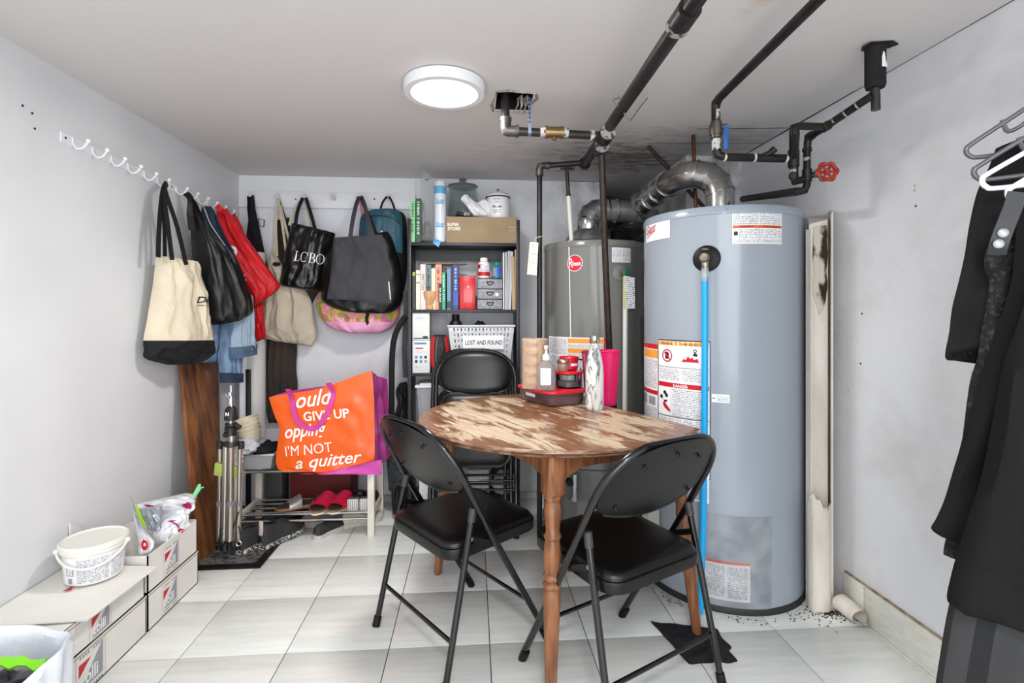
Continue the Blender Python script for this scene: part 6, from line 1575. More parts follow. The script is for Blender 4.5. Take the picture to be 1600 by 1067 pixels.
blk = mat('black_mesh', (44,44,46), .7, bump=.4, bs=150); spk = mat('speckled_midsole', (66,64,64), .6, col2=(214,210,204), vs=110, vmask=(.5,.56)); tabm = mat('pinkish_tab', (206,186,176), .5)
p = PZ(392, 845, MZ)
shoe('sneaker', 'black sneaker with a speckled sole on the mat, left of its pair nearest the tripod', -1.045, 2.62, MZ, -152, .27, blk, spk, 'black sneakers on the mat', tab=tabm)
shoe('sneaker', 'black sneaker with a speckled sole on the mat, right of its pair', -.935-.02, 2.66, MZ, -148, .27, blk, spk, 'black sneakers on the mat', tab=tabm).rotation_euler.z = R(-28)
COL.objects['sneaker'].rotation_euler.z = R(-26)
gc = mat('greyish_white_rubber', (190,186,180), .5); 
shoe('canvas_shoe', 'black canvas shoe with a white rubber sole on the floor under the shoe rack', -.735, 2.75, 0, -30, .24, blk, gc, 'shoes on the floor under the rack', low=True)
shoe('beige_shoe', 'pale beige low shoe on the floor under the right end of the shoe rack', -.60, 2.84, 0, -62, .23, mat('beige_canvas', (196,186,168), .8), gc, 'shoes on the floor under the rack', low=True)
# pink slides: toes to the viewer
cork = mat('cork_footbed', (150,122,92), .8, var=.3, vs=60); dbed = mat('worn_footbed', (72,56,44), .8); pnk = mat('neon_coral_strap', (240,28,78), .45)
def slide(x, y, yaw, lab, um, L=.24, z=RZ, sole=None, nm='slide_sandal', grp='pink slide sandals on the shoe rack', strap_=(.30,.80), hs=.020, buckle=True):
    t = thing(nm, lab, 'sandal', (x, y, z), group=grp, rz=R(yaw), local=True)
    def w(q): return L*(.15+.045*math.sin(PI*max(0, min(1, (q-.2)/.8))))*(max(0, 1-((q-.8)/.2)**2) if q > .8 else 1)**.5*(max(0, 1-((.12-q)/.12)**2) if q < .12 else 1)**.5
    qs = [.5-.5*math.cos(PI*k/24) for k in range(25)]; out = [(w(q), L*(q-.5)) for q in qs]+[(-w(q), L*(q-.5)) for q in reversed(qs[1:-1])]
    obj('sole', B().prism(out, 0, hs*.5, bev=.002), sole or mat('cream_sole', (214,200,176), .7), parent=t); obj('cork_layer', B().prism([(a*.97, c*.985) for a, c in out], hs*.5, hs), cork, parent=t)
    obj('footbed', B().prism([(a*.9, c*.94) for a, c in out], hs, hs+.003), dbed, parent=t)
    s0, s1 = strap_
    def st(u, v, o=0):
        q = s0+(s1-s0)*v; a = PI*u; return Vector(((w(q)+.002+o)*math.cos(a), L*(q-.5), hs*.6+(L*(.24-.11*v)+o)*max(0, math.sin(a))**.6))
    b = B(); b.grid(lambda u, v: st(u, v), 18, 8); b.grid(lambda u, v: st(u, v, -.003), 18, 8); obj('strap', b, um, parent=t)
    if buckle:
        for v in (.25, .7):
            q = st(.16, v, .003); b = B().tube([q+Vector((.001,-.008,-.006)), q+Vector((.001,.008,-.006)), q+Vector((-.001,.008,.008)), q+Vector((-.001,-.008,.008))], .0016, 6, closed=True); obj('buckle', b, chrome, parent=t)
    return t
slide(-.785, 2.78, 172, 'coral pink slide sandal on the lower rack shelf, left of its pair', pnk)
slide(-.695, 2.785, 168, 'coral pink slide sandal on the lower rack shelf, right of its pair', pnk)
slide(-.925, 2.80, 120, 'tan flat sandal with a silvery strap lying left of the pink slides', mat('silver_strap', (170,162,156), .35, .5), grp=None, L=.23, strap_=(.45,.72), hs=.012, buckle=False, sole=mat('tan_sole', (150,108,76), .6))
for k, (x, lab) in enumerate(((-.622, 'dark mule with a white studded block heel, left of its pair on the rack'), (-.560, 'dark mule with a white studded block heel, right of its pair on the rack'))):
    t = thing('heeled_mule', lab, 'shoe', (x, 2.80, RZ), group='studded heeled mules on the rack', local=True)
    b = B().grid(lambda u, v: Vector(((2*u-1)*(.030+.010*math.sin(PI*v)), -.085+.2*v, .062-.052*min(1, v*1.5)**1.3)), 6, 14); b = B()
    for o in (0, -.006): b.grid(lambda u, v: Vector(((2*u-1)*(.026+.012*math.sin(PI*v)), -.085+.2*v, .066-.052*min(1, v*1.5)**1.3+o)), 6, 14)
    obj('insole', b, dbed, parent=t)
    obj('block_heel', B().box((-.027,-.092,0),(.027,-.05,.060), bev=.003), mat('studded_white', (222,218,214), .4), parent=t)
    b = B()
    for i in range(5):
        for j in range(6): b.box((-.023+.0105*i,-.0935,.006+.0088*j),(-.023+.0105*i+.004,-.091,.010+.0088*j))
    obj('studs', b, mat('dark_stud', (60,56,56), .4), parent=t, kind='stuff')
    b = B()
    for o in (0, .004): b.grid(lambda u, v: Vector(((.036+o)*math.cos(PI*u), .02+.07*v, .01+(.052-.015*v+o)*math.sin(PI*u)**.6)), 14, 5)
    obj('strap', b, mat('dark_brown_strap', (46,36,32), .6), parent=t)

# ------------------------------------------------------------------ tripod
TYp = 2.50
def tp(x, y, dy=0): return PY(x, y, TYp+dy)
t = thing('tripod', 'folded silver and black camera tripod standing on the rubber mat', 'tripod', (tp(362,860).x, TYp, 0))
sil = mat('champagne_aluminium', (188,182,172), .3, .9); bp_ = mat('black_plastic', (28,28,30), .4)
def sg(nm, x0, y0, x1, y1, r0, r1, m, dy=0, n=14): obj(nm, B().cyl(tp(x0,y0,dy), tp(x1,y1,dy), r0, r1, n=n), m, parent=t)
sg('top_stud', 361,602,362,640,.008,.008,chrome,n=12); sg('stud_collar', 360,612,360,618,.014,.014,chrome); sg('spigot', 361,621,361,632,.016,.017,chrome)
sg('spring_arm', 352,616,358,622,.003,.003,chrome,n=6)
b = B(); p0_, p1_ = tp(361,636), tp(360,655); b.lathe([(.016,p0_.z+.002),(.026,p0_.z-.01),(.030,p1_.z),(.022,p1_.z-.004)][::-1], (p0_.x, TYp, 0), 20); obj('ball_head', b, bp_, parent=t)
text_b = B(); text_into(text_b, 'N', lambda x, y: Vector((p0_.x-.012+x, TYp-.031, p1_.z+.022+y)), .022, bold=.001); obj('head_mark', text_b, whitem, parent=t)
sg('neck', 361,655,361,661,.012,.012,chrome); sg('pan_disc', 361,661,361,665,.026,.026,bp_); sg('pan_disc', 361,667,361,672,.028,.028,bp_); sg('pan_knob', 368,664,376,668,.010,.010,bp_,-.01)
sg('pan_body', 361,672,361,680,.020,.024,bp_); sg('lock_knob', 350,678,356,680,.012,.012,bp_,-.01)
sg('centre_column', 362,680,362,690,.015,.015,sil); sg('shoulder_block', 362,690,362,696,.034,.038,bp_)
for x in (343, 377): sg('shoulder_lug', x,690,x,701,.014,.014,bp_)
sg('mount_arm', 343,695,362,694,.010,.012,bp_); sg('mount_arm', 362,694,377,693,.012,.010,bp_)
for i, (xa, xb_, dy) in enumerate(((344, 343, .0), (375, 373, 0), (361, 360, -.045))):
    sg('upper_leg', xa,699,xb_,785,.0095,.0095,sil,dy); sg('lower_leg', xb_,785,xb_-1,845,.0125,.0125,sil,dy); sg('leg_clamp', xb_,783,xb_,790,.015,.015,mat('grey_plastic', (120,120,122)),dy); sg('leg_foot', xb_-1,845,xb_-1,857,.010,.015,rubber,dy)
sg('column_tube', 353,697,350,850,.014,.014,sil,-.02); sg('column_tube', 363,697,361,840,.010,.010,sil,.02)
sg('foot_hub', 352,846,352,858,.020,.024,bp_,-.02)
for xa, ya, xb_, yb_, dy in ((344,825,352,852,-.03),(373,800,356,848,-.03),(350,815,340,850,-.03),(373,822,378,845,-.03),(352,850,336,852,-.05),(352,850,372,856,-.05)): sg('brace', xa,ya,xb_,yb_,.0035,.0035,bp_,dy,8)
b = B().tube([tp(373+4*math.cos(a), 849+4*math.sin(a), -.06) for a in [2*PI*k/12 for k in range(12)]], .003, 6, closed=True); obj('hook_ring', b, chrome, parent=t)
p = tp(343, 732, -.012); b = B().hexa([(p.x-.022,p.y-.012,p.z-.028),(p.x+.016,p.y-.014,p.z-.034),(p.x+.016,p.y+.014,p.z-.034),(p.x-.022,p.y+.012,p.z-.028),(p.x-.016,p.y-.012,p.z+.03),(p.x+.018,p.y-.014,p.z+.024),(p.x+.018,p.y+.014,p.z+.024),(p.x-.016,p.y+.012,p.z+.03)], bev=.003); obj('leg_strap', b, mat('yellow_green_tape', (160,176,84), .7), parent=t, label='yellow-green tape wrapped round a leg')
p = tp(368, 736, .01); obj('leg_strap', B().box((p.x-.006,p.y-.01,p.z-.03),(p.x+.012,p.y+.01,p.z+.024), bev=.003), mat('yellow_green_tape', (160,176,84)), parent=t)

# ------------------------------------------------------------------ bin, cups, cloths on the rack
X0, X1 = PY(362, 740, 2.72).x, PY(429, 740, 2.72).x; X1 = min(X1, -.935); z_ = RT; zt = PY(400, 711, 2.70).z
t = thing('storage_bin', 'translucent grey plastic bin on the left end of the shoe rack', 'bin', ((X0+X1)/2, 2.8, RT))
b = B()
def tray(b, x0, x1, y0, y1, z0_, z1_, tp_=.018, th=.003):
    o = [(x0+tp_,y0+tp_,z0_),(x1-tp_,y0+tp_,z0_),(x1-tp_,y1-tp_,z0_),(x0+tp_,y1-tp_,z0_),(x0,y0,z1_),(x1,y0,z1_),(x1,y1,z1_),(x0,y1,z1_)]
    i_ = [(x0+tp_+th,y0+tp_+th,z0_+th),(x1-tp_-th,y0+tp_+th,z0_+th),(x1-tp_-th,y1-tp_-th,z0_+th),(x0+tp_+th,y1-tp_-th,z0_+th),(x0+th,y0+th,z1_),(x1-th,y0+th,z1_),(x1-th,y1-th,z1_),(x0+th,y1-th,z1_)]
    V = [b.bm.verts.new(q) for q in o]; U = [b.bm.verts.new(q) for q in i_]
    b.face([V[3],V[2],V[1],V[0]]); b.face(U[:4])
    for k in range(4):
        k2 = (k+1) % 4; b.face([V[k],V[k2],V[4+k2],V[4+k]]); b.face([U[k2],U[k],U[4+k],U[4+k2]]); b.face([V[4+k],V[4+k2],U[4+k2],U[4+k]])
tray(b, X0, X1, 2.70, 2.93, z_, zt); obj('bin_body', b, mat('cloudy_grey_plastic', (170,172,174), .3, alpha=.75), parent=t)
obj('rim', B().tube([(X0-.002,2.698,zt),(X1+.002,2.698,zt),(X1+.002,2.932,zt),(X0-.002,2.932,zt)], .005, 8, closed=True), mat('pale_rim', (196,198,200), .4), parent=t)
b = B(); c = Vector(((X0+X1)/2+.03, 2.80, zt-.0)); crumple(b, (c.x+.02, 2.80, zt-.012), .075, .08, .055, 21, amp=.25, n=30); obj('black_cloth', b, mat('black_terry', (24,24,26), .95, bump=.8, bs=60), label='bunched black cloth heaped in the grey bin', cat='cloth')
cg = mat('pale_grey_cotton', (206,206,208), .85, bump=.3, bs=40)
b = B(); crumple(b, (X0+.045, 2.815, zt+.018), .075, .095, .055, 33, amp=.28, n=30)
def drape(u, v): return Vector((X0-.012+.08*u+.012*noise.noise(Vector((u*3, v*4, 1))), 2.692-.004*math.sin(u*9)-.004*(1-v), zt+.045-.10*v*(1-.5*u)-.03*u))
b.grid(drape, 12, 12); b.grid(lambda u, v: drape(u, v)+Vector((0,.005,0)), 12, 12)
obj('grey_cloth', b, cg, label='pale grey cloth draped over the left side of the grey bin', cat='cloth')
# stack of nested cups lying tilted
cups = mat('cream_melamine', (224,214,188), .4); cp = PY(393, 672, 2.83); axis = Vector((-.22, -.1, .97)).normalized(); rot = axis.to_track_quat('Z', 'Y').to_matrix().to_4x4()
for k in range(4):
    o = Vector((cp.x+.004, 2.83, zt+.052))+axis*(.021*k)
    b = B().lathe([(.040,0),(.044,.004),(.055,.045),(.058,.046),(.058,.052),(.053,.050),(.041,.006),(.0005,.006)], o, 30, mtx=rot, cap=False)
    obj('cream_bowl', b, cups, label='cream plastic cup in a tilted nested stack on the grey bin, '+('bottom one', 'second from the bottom', 'second from the top', 'top one')[k], cat='cup', group='nested cream cups')

# ------------------------------------------------------------------ orange shopping bag
t = thing('orange_shopping_bag', 'big orange and pink woven shopping bag with white lettering on the shoe rack', 'bag', (-.75, 2.8, RT))
pf = Pl((-.99, 2.665), (-.55, 2.62))
rows = [(420,621,581,579),(424,634,583,600),(430,652,584.5,628),(437,668,585,650),(435,684,585.5,672),(433,700,585.5,694),(431,718,585.5,710),(434,732,583,722),(440,742,570,741)]
A = [pf.at(r[0], r[1]) for r in rows]; Zr = [pf.at(r[2], r[3]) for r in rows]
BRp = [PY(605+.8*k, 592+17*k, 2.90) for k in range(8)]+[PY(611, 737, 2.90)]
for i in range(len(BRp)): BRp[i].x = min(BRp[i].x+.0, -.445)
for L_ in (A, Zr, BRp):
    for q in L_: q.z = max(q.z, RT+.004)
    L_[-1].z = RT+.004
def smp(L_, v):
    m = len(L_)-1; q = v*m; i = min(int(q), m-1); f = q-i
    return cr(L_[max(i-1, 0)], L_[i], L_[i+1], L_[min(i+2, m)], f)
def fr_(u, v):
    q = smp(A, v).lerp(smp(Zr, v), u); topb = .035*math.sin(PI*u)*(1-v)**2
    q = q+Vector((0, 0, -.02*math.sin(PI*u)**2*(1-v)**6)); w = (math.sin(PI*u)*min(1, 4*v))**.6 if 0 < u < 1 else 0
    n_ = noise.noise(Vector((u*3.5, v*3.5, 2)))*.010+noise.noise(Vector((u*8, v*8, 4)))*.006
    d = (.012*w+n_*min(1, w*1.5)+.02*math.sin(PI*u)*(v > .6)*(v-.6)); return q+pf.n*d
org = mat('glossy_orange_weave', (244,98,26), .26, var=.06, vs=5, bump=.12, bs=14, coat=.3); pkb = mat('glossy_magenta_weave', (196,70,160), .3, bump=.25, bs=18, coat=.25)
b = B(); b.grid(fr_, 40, 40); bvf = bvh_of(b); obj('front_panel', b, org, parent=t)
b = B()
def sd(u, v):
    q = smp(Zr, v).lerp(smp(BRp, v), u); w = math.sin(PI*u); return q+Vector((.020*w*noise.noise(Vector((u*4, v*7, 5)))-.018*w*(1-v)+.012*w*v, 0, 0))
b.grid(sd, 16, 30)
BLp = [Vector((q.x+.04, 2.90, q.z)) for q in A]
b.grid(lambda u, v: smp(BRp, v).lerp(smp(BLp, v), u)+Vector((0, .02*math.sin(PI*u), 0)), 14, 16); b.grid(lambda u, v: smp(BLp, v).lerp(smp(A, v), u)-Vector((.01*math.sin(PI*u), 0, 0)), 10, 16)
b.poly([A[-1], Zr[-1], BRp[-1], BLp[-1]])
obj('side_and_back', b, pkb, parent=t)
# bottom edge fold in pink
b = B(); 
def ft_(u, v): q = Vector((0,0,0)); a_ = pf.at(470, 742).lerp(pf.at(600, 740), u); c_ = pf.at(500, 738).lerp(pf.at(598, 716), u); q = a_.lerp(c_, v); q.z = max(q.z, RT+.001); return q+pf.n*(.026+.012*math.sin(u*7)*v*(1-v)*4+.012*(1-v))
b.grid(ft_, 24, 6); b.grid(lambda u, v: ft_(u, v)-pf.n*.006, 24, 6); obj('bottom_fold', b, pkb, parent=t)
wl = mat('white_print', (240,236,232), .35)
b = B()
for s, x, y, sz, an, kw in (('ould', 463, 637, 34, 8, dict(shear=.35, bold=.45, sx=.92)), ('GIVE UP', 476, 657, 20, 5, dict(bold=.45, sx=1.0)), ('opping', 446, 684, 29, 6, dict(shear=.3, bold=.5, sx=.80)), ("I'M NOT", 447, 712, 22, 6, dict(bold=0, sx=.92)), ('a quitter', 463, 731, 26, 6, dict(shear=.35, bold=.3, sx=1.12))):
    text_px(bvf, pf, s, x, y, sz, an, b=b, off=.0055, **kw)
obj('lettering', b, wl, parent=t, label='white lettering reading ould GIVE UP opping I\'M NOT a quitter')
def lay(bv, pl, px, off=.005): return [on(bv, pl, x, y, off) for x, y in px]
pts = spline(lay(bvf, pf, [(457,606),(458,622),(462,645),(470,661),(484,668),(496,667),(509,653),(520,628),(522,612),(519,596)], .007), 5)
b = B().ribbon(pts, .026, .003, nrm=pf.n); obj('handle', b, mat('magenta_strap', (206,64,150), .5), parent=t)
pts = [Vector(q) for q in (PY(560, 585, 2.85), PY(578, 583, 2.80), PY(590, 590, 2.84))]

# ------------------------------------------------------------------ folded black cart / frame beside the bookcase
t = thing('folded_stroller', 'folded black frame with a curved handle and bunched fabric left of the bookcase', 'stroller', (-.45, 3.0, 0))
px = [(634,494),(626,505),(617,525),(613,552),(612,600),(612,650),(612,700),(613,745)]
obj('curved_handle', B().tube(spline([PY(x, y, 2.99) for x, y in px], 4), .0165, 14), mat('black_foam', (38,38,42)), parent=t)
b = B(); strap(b, PlY(3.03), [(634,455),(634,500),(632,545),(634,590)], .03); obj('side_strap', b, mat('black_nylon', (32,32,34)), parent=t)
b = B(); pl = PlY(3.03); soft(b, pl, [(624,598,636,596),(618,612,637,610),(621,630,637,632),(616,650,637,652),(618,672,636,676),(622,700,636,700),(614,740,637,740),(618,790,640,790),(622,826,640,826)], t=.045, seed=5, nu=14, nv=34, wr=.022, fold=.008); obj('bunched_fabric', b, mat('black_nylon', (32,32,34)), parent=t)
b = B(); c = PY(622, 790, 2.95); b.hexa([(c.x-.05,2.93,.14),(c.x+.03,2.93,.10),(c.x+.03,3.02,.10),(c.x-.05,3.02,.14),(c.x-.065,2.93,.36),(c.x+.03,2.93,.36),(c.x+.03,3.02,.36),(c.x-.065,3.02,.36)], bev=.006); obj('mesh_basket', b, mat('dark_netting', (50,60,60), .8, col2=(24,26,26), vs=60), parent=t)
obj('lower_frame', B().tube([PY(613,745,2.99), PY(616,790,2.97), PY(622,838,2.93)], .012, 10), bp_, parent=t)
wc_ = Vector((PY(622,812,2.92).x, 2.93, .085)); b = B().tube([wc_+Vector((0, .07*math.cos(a), .07*math.sin(a))) for a in [2*PI*k/28 for k in range(28)]], .014, 10, closed=True); b.cyl(wc_-Vector((.012,0,0)), wc_+Vector((.012,0,0)), .02, n=14); obj('wheel', b, rubber, parent=t)

# ------------------------------------------------------------------ bags on the left wall
def bagthing(name, label, p, cat='bag', group=None): return thing(name, label, cat, p, group)
canvas = mat('cream_canvas', (222,208,184), .85, var=.06, vs=9, bump=.25, bs=70); blackc = mat('black_canvas', (14,14,15), .8, bump=.25, bs=60)
# denim jacket first (behind)
den = mat('blue_denim', (78,102,134), .85, col2=(128,154,184), vs=7, stretch=(3,3,1), bump=.3, bs=90); den2 = mat('dark_denim', (44,58,82), .85, var=.3, vs=12)
t = bagthing('denim_jacket', 'faded blue denim jacket hanging behind the black leather bag', PX(345, 560, -1.37), 'jacket')
pj = Pl((-1.385, 2.66), (-1.25, 3.0))
b = B(); soft(b, pj, [(316,322,325,324),(312,345,345,370),(308,390,368,420),(312,440,378,470),(318,480,374,500),(318,520,376,540),(314,548,374,556),(316,566,372,570)], t=.05, seed=4, nu=22, nv=30, wr=.016, fold=.012, nf=4, mfn=lambda u, v: 1 if v < .34 or abs((u*5) % 1-.5) < .05 else 0); obj('jacket_body', b, [den, den2], parent=t)
b = B(); soft(b, pj, [(344,500,374,500),(343,530,375,530),(342,560,375,562),(343,580,376,582),(344,597,376,596)], off=.03, t=.04, seed=6, nu=14, nv=20, wr=.006, topk=1, botk=.6); obj('sleeve', b, den, parent=t)
b = B(); soft(b, pj, [(343,582,377,583),(343,598,377,597)], off=.031, t=.042, seed=7, nu=12, nv=4, wr=.002, fold=0, topk=1, botk=1, smooth=False); obj('cuff', b, den2, parent=t)
pj2 = Pl((-1.25, 2.80), (-1.16, 3.0))
b = B(); soft(b, pj2, [(366,470,392,460),(364,500,396,495),(361,530,398,525),(359,550,400,545)], t=.03, seed=8, nu=14, nv=16, wr=.008, topk=1, botk=1); obj('front_flap', b, mat('pale_denim', (160,180,200), .85, var=.12, vs=10, bump=.3, bs=90), parent=t)
b = B(); soft(b, pj2, [(358,543,400,538),(359,561,400,553)], off=.002, t=.034, seed=8, nu=14, nv=4, wr=.002, fold=0, topk=1, botk=1, smooth=False); obj('waistband', b, mat('mid_denim', (86,106,134), .85, var=.2, vs=20), parent=t)
b = B(); b.ribbon(spline([pj.at(316,318,.0), pj.at(321,330,.05), pj.at(330,352,.055), pj.at(352,384,.06)], 5), .004, .003, nrm=pj.n); obj('collar_piping', b, cg, parent=t)
# cream tote with black base
t = bagthing('cream_tote', 'cream canvas tote with black base and black straps, first bag on the left wall', PX(275, 570, -1.35))
pt_ = Pl((-1.385, 2.30), (-1.29, 2.64))
rows = [(244,400,306,410),(242,420,308,425),(239,445,312,450),(234,475,317,480),(229,505,322,507),(224,532,326,531),(225,545,328,541),(227,560,329,551),(262,570,300,569)]
b = B(); f = soft(b, pt_, rows, t=.085, seed=2, nu=36, nv=40, wr=.018, fold=.006, nf=2.2, topk=.55, botk=.3, mfn=lambda u, v: 1 if v > .625 else 0); bv = bvh_of(b); obj('tote_body', b, [canvas, blackc], parent=t)
b = text_px(bv, pt_, 'Dice', 285, 473, 13.5, 0, bold=.3, shear=.25, off=.003); 
P_ = lay(bv, pt_, [(287,477),(297,477.5),(309,477)], .003); b.ribbon(P_, .003, .001, nrm=pt_.n); obj('script_print', b, blackm, parent=t)
hk = Vector((XL+.050, 2.425, hz(2.43)-.02))
for k, (px, dd) in enumerate((([(247,396),(249,350),(254,300)], .05), ([(269,400),(262,350),(256,300)], .075), ([(291,408),(277,355),(259,300)], .06), ([(258,420),(257,360),(255,300)], .01))):
    pts = [pt_.at(px[0][0], px[0][1]+6, dd), pt_.at(px[1][0], px[1][1], dd*.8), pt_.at(px[2][0], px[2][1], .02), hk+Vector((0, .004*k, .004))]
    b = B().ribbon(spline(pts, 5), .022 if k != 3 else .018, .003, nrm=pt_.n); obj('strap', b, blackc, parent=t)
# black leather bag
t = bagthing('black_leather_bag', 'bulging black leather bag hanging between the cream tote and the red bag', PX(340, 510, -1.3))
pb = Pl((-1.37, 2.60), (-1.19, 2.80))
leather = mat('black_leather', (15,15,16), .38, bump=.25, bs=26)
b = B(); soft(b, pb, [(297,312,300,312),(297,335,312,340),(298,365,330,372),(300,395,352,392),(302,420,368,412),(307,450,380,440),(313,480,390,470),(320,500,391,488),(335,508,372,500)], t=.10, seed=9, nu=34, nv=40, wr=.010, fold=.005, nf=4, topk=.25, botk=.5); obj('bag_body', b, leather, parent=t)
b = B(); b.ribbon(spline([pb.at(300,360,.05), pb.at(297,335,.03), pb.at(298,312,.02), Vector((XL+.05, 2.585, hz(2.585)-.02))], 4), .03, .004, nrm=pb.n); obj('strap', b, leather, parent=t)
# upper red bag
red = mat('red_nonwoven', (214,22,34), .55, var=.08, vs=6, bump=.2, bs=50)
t = bagthing('red_bag', 'bright red bag with a white ring print, hanging last on the left wall', PX(390, 470, -1.25))
pr_ = Pl((-1.36, 2.93), (-1.11, 3.02))
b = B(); soft(b, pr_, [(339,329,356,328),(337,345,368,345),(338,365,380,362),(346,385,392,380),(356,405,405,398),(366,425,417,416),(378,446,430,434),(388,464,437,450),(396,479,412,470)], t=.07, seed=3, nu=30, nv=34, wr=.012, fold=.007, nf=3, topk=.4, botk=.4); bv = bvh_of(b); obj('bag_body', b, red, parent=t)
b = B(); b.tube(lay(bv, pr_, [(364+5.5*math.cos(a)+1.5*math.sin(a), 395+6*math.sin(a)-1.5*math.cos(a)) for a in [2*PI*k/20 for k in range(20)]], .002), .010, 8, closed=True)
obj('ring_print', b, wl, parent=t); 
b = B()
for x, y, x2, y2 in ((377,434,384,431),(380,441,386,438)): b.ribbon(lay(bv, pr_, [(x,y),((x+x2)/2,(y+y2)/2),(x2,y2)], .002), .008, .001, nrm=pr_.n)
obj('stroke_print', b, wl, parent=t)
b = B(); b.ribbon(spline([pr_.at(350,332,.05), pr_.at(346,328,.03), Vector((XL+.05, 2.876, hz(2.876)-.012))], 4), .03, .004, nrm=pr_.n); b.ribbon(spline([pr_.at(354,332,.04), Vector((XL+.05, 2.973, hz(2.973)-.012))], 4), .03, .004, nrm=pr_.n); obj('strap', b, red, parent=t)
t = bagthing('small_red_bag', 'lower red bag showing below the bright red one, above the pale denim flap', PX(403, 530, -1.2))
pr2 = Pl((-1.25, 3.06), (-1.05, 3.10))
b = B(); soft(b, pr2, [(388,440,412,440),(391,470,412,465),(394,495,412,480),(397,515,413,500),(399,535,416,528)], t=.04, seed=13, nu=12, nv=22, wr=.008); obj('bag_body', b, red, parent=t)
b = B(); b.ribbon(spline([pr2.at(400,445,.02), Vector((-1.33,3.08,1.60)), Vector((XL+.05, 3.074, hz(3.074)-.014))], 5), .02, .004, nrm=pr2.n); obj('strap', b, red, parent=t)
p = pr2.at(394,487,.045); b = B().box((p.x-.012,p.y-.003,p.z-.012),(p.x+.012,p.y,p.z+.016)); obj('price_tag', b, whitem, parent=t)

# ------------------------------------------------------------------ bags on the back wall
PEGY = 3.212
def pegpt(x, dz=.0): p = PY(x, 309, PEGY); return Vector((p.x, PEGY, p.z+.012+dz))
# black crocheted bag
mesh_b = mat('black_crochet', (26,22,22), .9, bump=.9, bs=45, var=.4, vs=40)
t = bagthing('black_net_bag', 'limp black netted bag on the leftmost peg of the back wall', PY(400, 450, 3.2))
pl = PlY(3.215)
b = B(); soft(b, pl, [(386,307,397,305),(387,325,399,325),(388,345,403,345),(385,370,408,368),(387,395,413,392),(391,420,418,415),(397,445,422,438),(404,468,424,460)], t=.03, seed=3, nu=14, nv=30, wr=.012); obj('net_body', b, mesh_b, parent=t)
b = B(); q = [pl.at(*a) for a in ((404,341),(413,344),(412,355),(404,352))]; b.tube(q, .003, 6, closed=True); obj('buckle', b, blackm, parent=t)
# brown apron-like garment
brn = mat('dark_brown_cloth', (58,46,40), .85, col2=(54,44,40), vs=6, bump=.2, bs=60); bk2 = mat('black_trim_cloth', (34,32,32), .8)
t = bagthing('brown_garment', 'dark brown and black garment hanging behind the cream back wall tote', PY(440, 650, 3.2), 'garment')
pl = PlY(3.235)
b = B(); soft(b, pl, [(431,345,452,340),(430,370,455,370),(428,400,460,400),(425,440,500,440),(424,480,490,470),(418,520,466,520),(416,550,464,552),(414,580,463,578),(414,600,465,600),(415,625,463,618),(417,648,452,650),(420,661,440,660)], t=.025, seed=2, nu=20, nv=44, wr=.010, fold=.006, mfn=lambda u, v: 1 if (.46 < u < .56 and v > .7) or .79 < v < .81 else 0); obj('garment_body', b, [brn, bk2], parent=t)
b = B(); strap(b, PlY(3.225), [(446,343,0),(440,325,0),(434,309,-.01)], .014); obj('neck_loop', b, bk2, parent=t)
# cream tote 2
can2 = mat('natural_canvas', (196,184,164), .85, var=.08, vs=9, bump=.3, bs=60)
t = bagthing('natural_canvas_tote', 'limp natural canvas tote hanging from the second peg, behind the black lettered bag', PY(450, 550, 3.17))
pl = PlY(3.19)
b = B(); soft(b, pl, [(425,392,432,392),(422,415,440,412),(420,440,466,430),(414,465,476,450),(410,490,486,470),(406,508,490,495),(403,518,494,515),(410,526,493,530),(430,533,488,541)], t=.055, seed=6, nu=34, nv=40, wr=.018, fold=.006, nf=3, topk=.5); obj('tote_body', b, can2, parent=t)
for px in ([(428,396),(431,350),(433,312)], [(433,400),(431,350),(434,312)], [(448,400),(441,350),(435,311)], [(472,452),(449,365),(438,320)]):
    b = B(); strap(b, pl, [px[0]+(.03,), px[1]+(.02,), px[2]+(-.02,)], .014); obj('strap', b, can2, parent=t)
p = PY(433, 413, 3.14); b = B(); crumple(b, (p.x, 3.13, p.z), .022, .008, .012, 2); obj('black_knot', b, blackc, parent=t)
# LCBO bag
wet = mat('shiny_black_vinyl_cloth', (16,16,17), .28, bump=.35, bs=16)
t = bagthing('black_lettered_bag', 'shiny black shopping bag with white capital lettering on the third peg', PY(478, 455, 3.1))
pl = Pl((-1.16, 3.155), (-.87, 3.165))
rows = [(456,349,524,365),(453,362,522,378),(450,375,520,392),(446,392,517,408),(443,410,513,422),(440,425,510,438),(437,441,506,450),(440,447,503,457)]
b = B(); soft(b, pl, rows, t=.075, seed=11, nu=30, nv=30, wr=.010, fold=.005, nf=3, topk=.7, botk=.5); bv = bvh_of(b); obj('bag_body', b, wet, parent=t)
b = serif_lcbo(bv, pl, 465, 409, 15.5, -8)
obj('lettering', b, wl, parent=t)
for px in ([(461,356),(465,330),(473,309)], [(494,364),(486,335),(478,309)]):
    b = B(); strap(b, pl, [px[0]+(.07,), px[1]+(.02,), px[2]+(-.045,)], .020); obj('strap', b, blackc, parent=t)
b = B(); strap(b, pl, [(487,364,.02),(483,338,.0),(477,312,-.05)], .016); strap(b, pl, [(452,352,.0),(462,326,-.01),(472,310,-.05)], .016); obj('inner_strap', b, can2, parent=t)
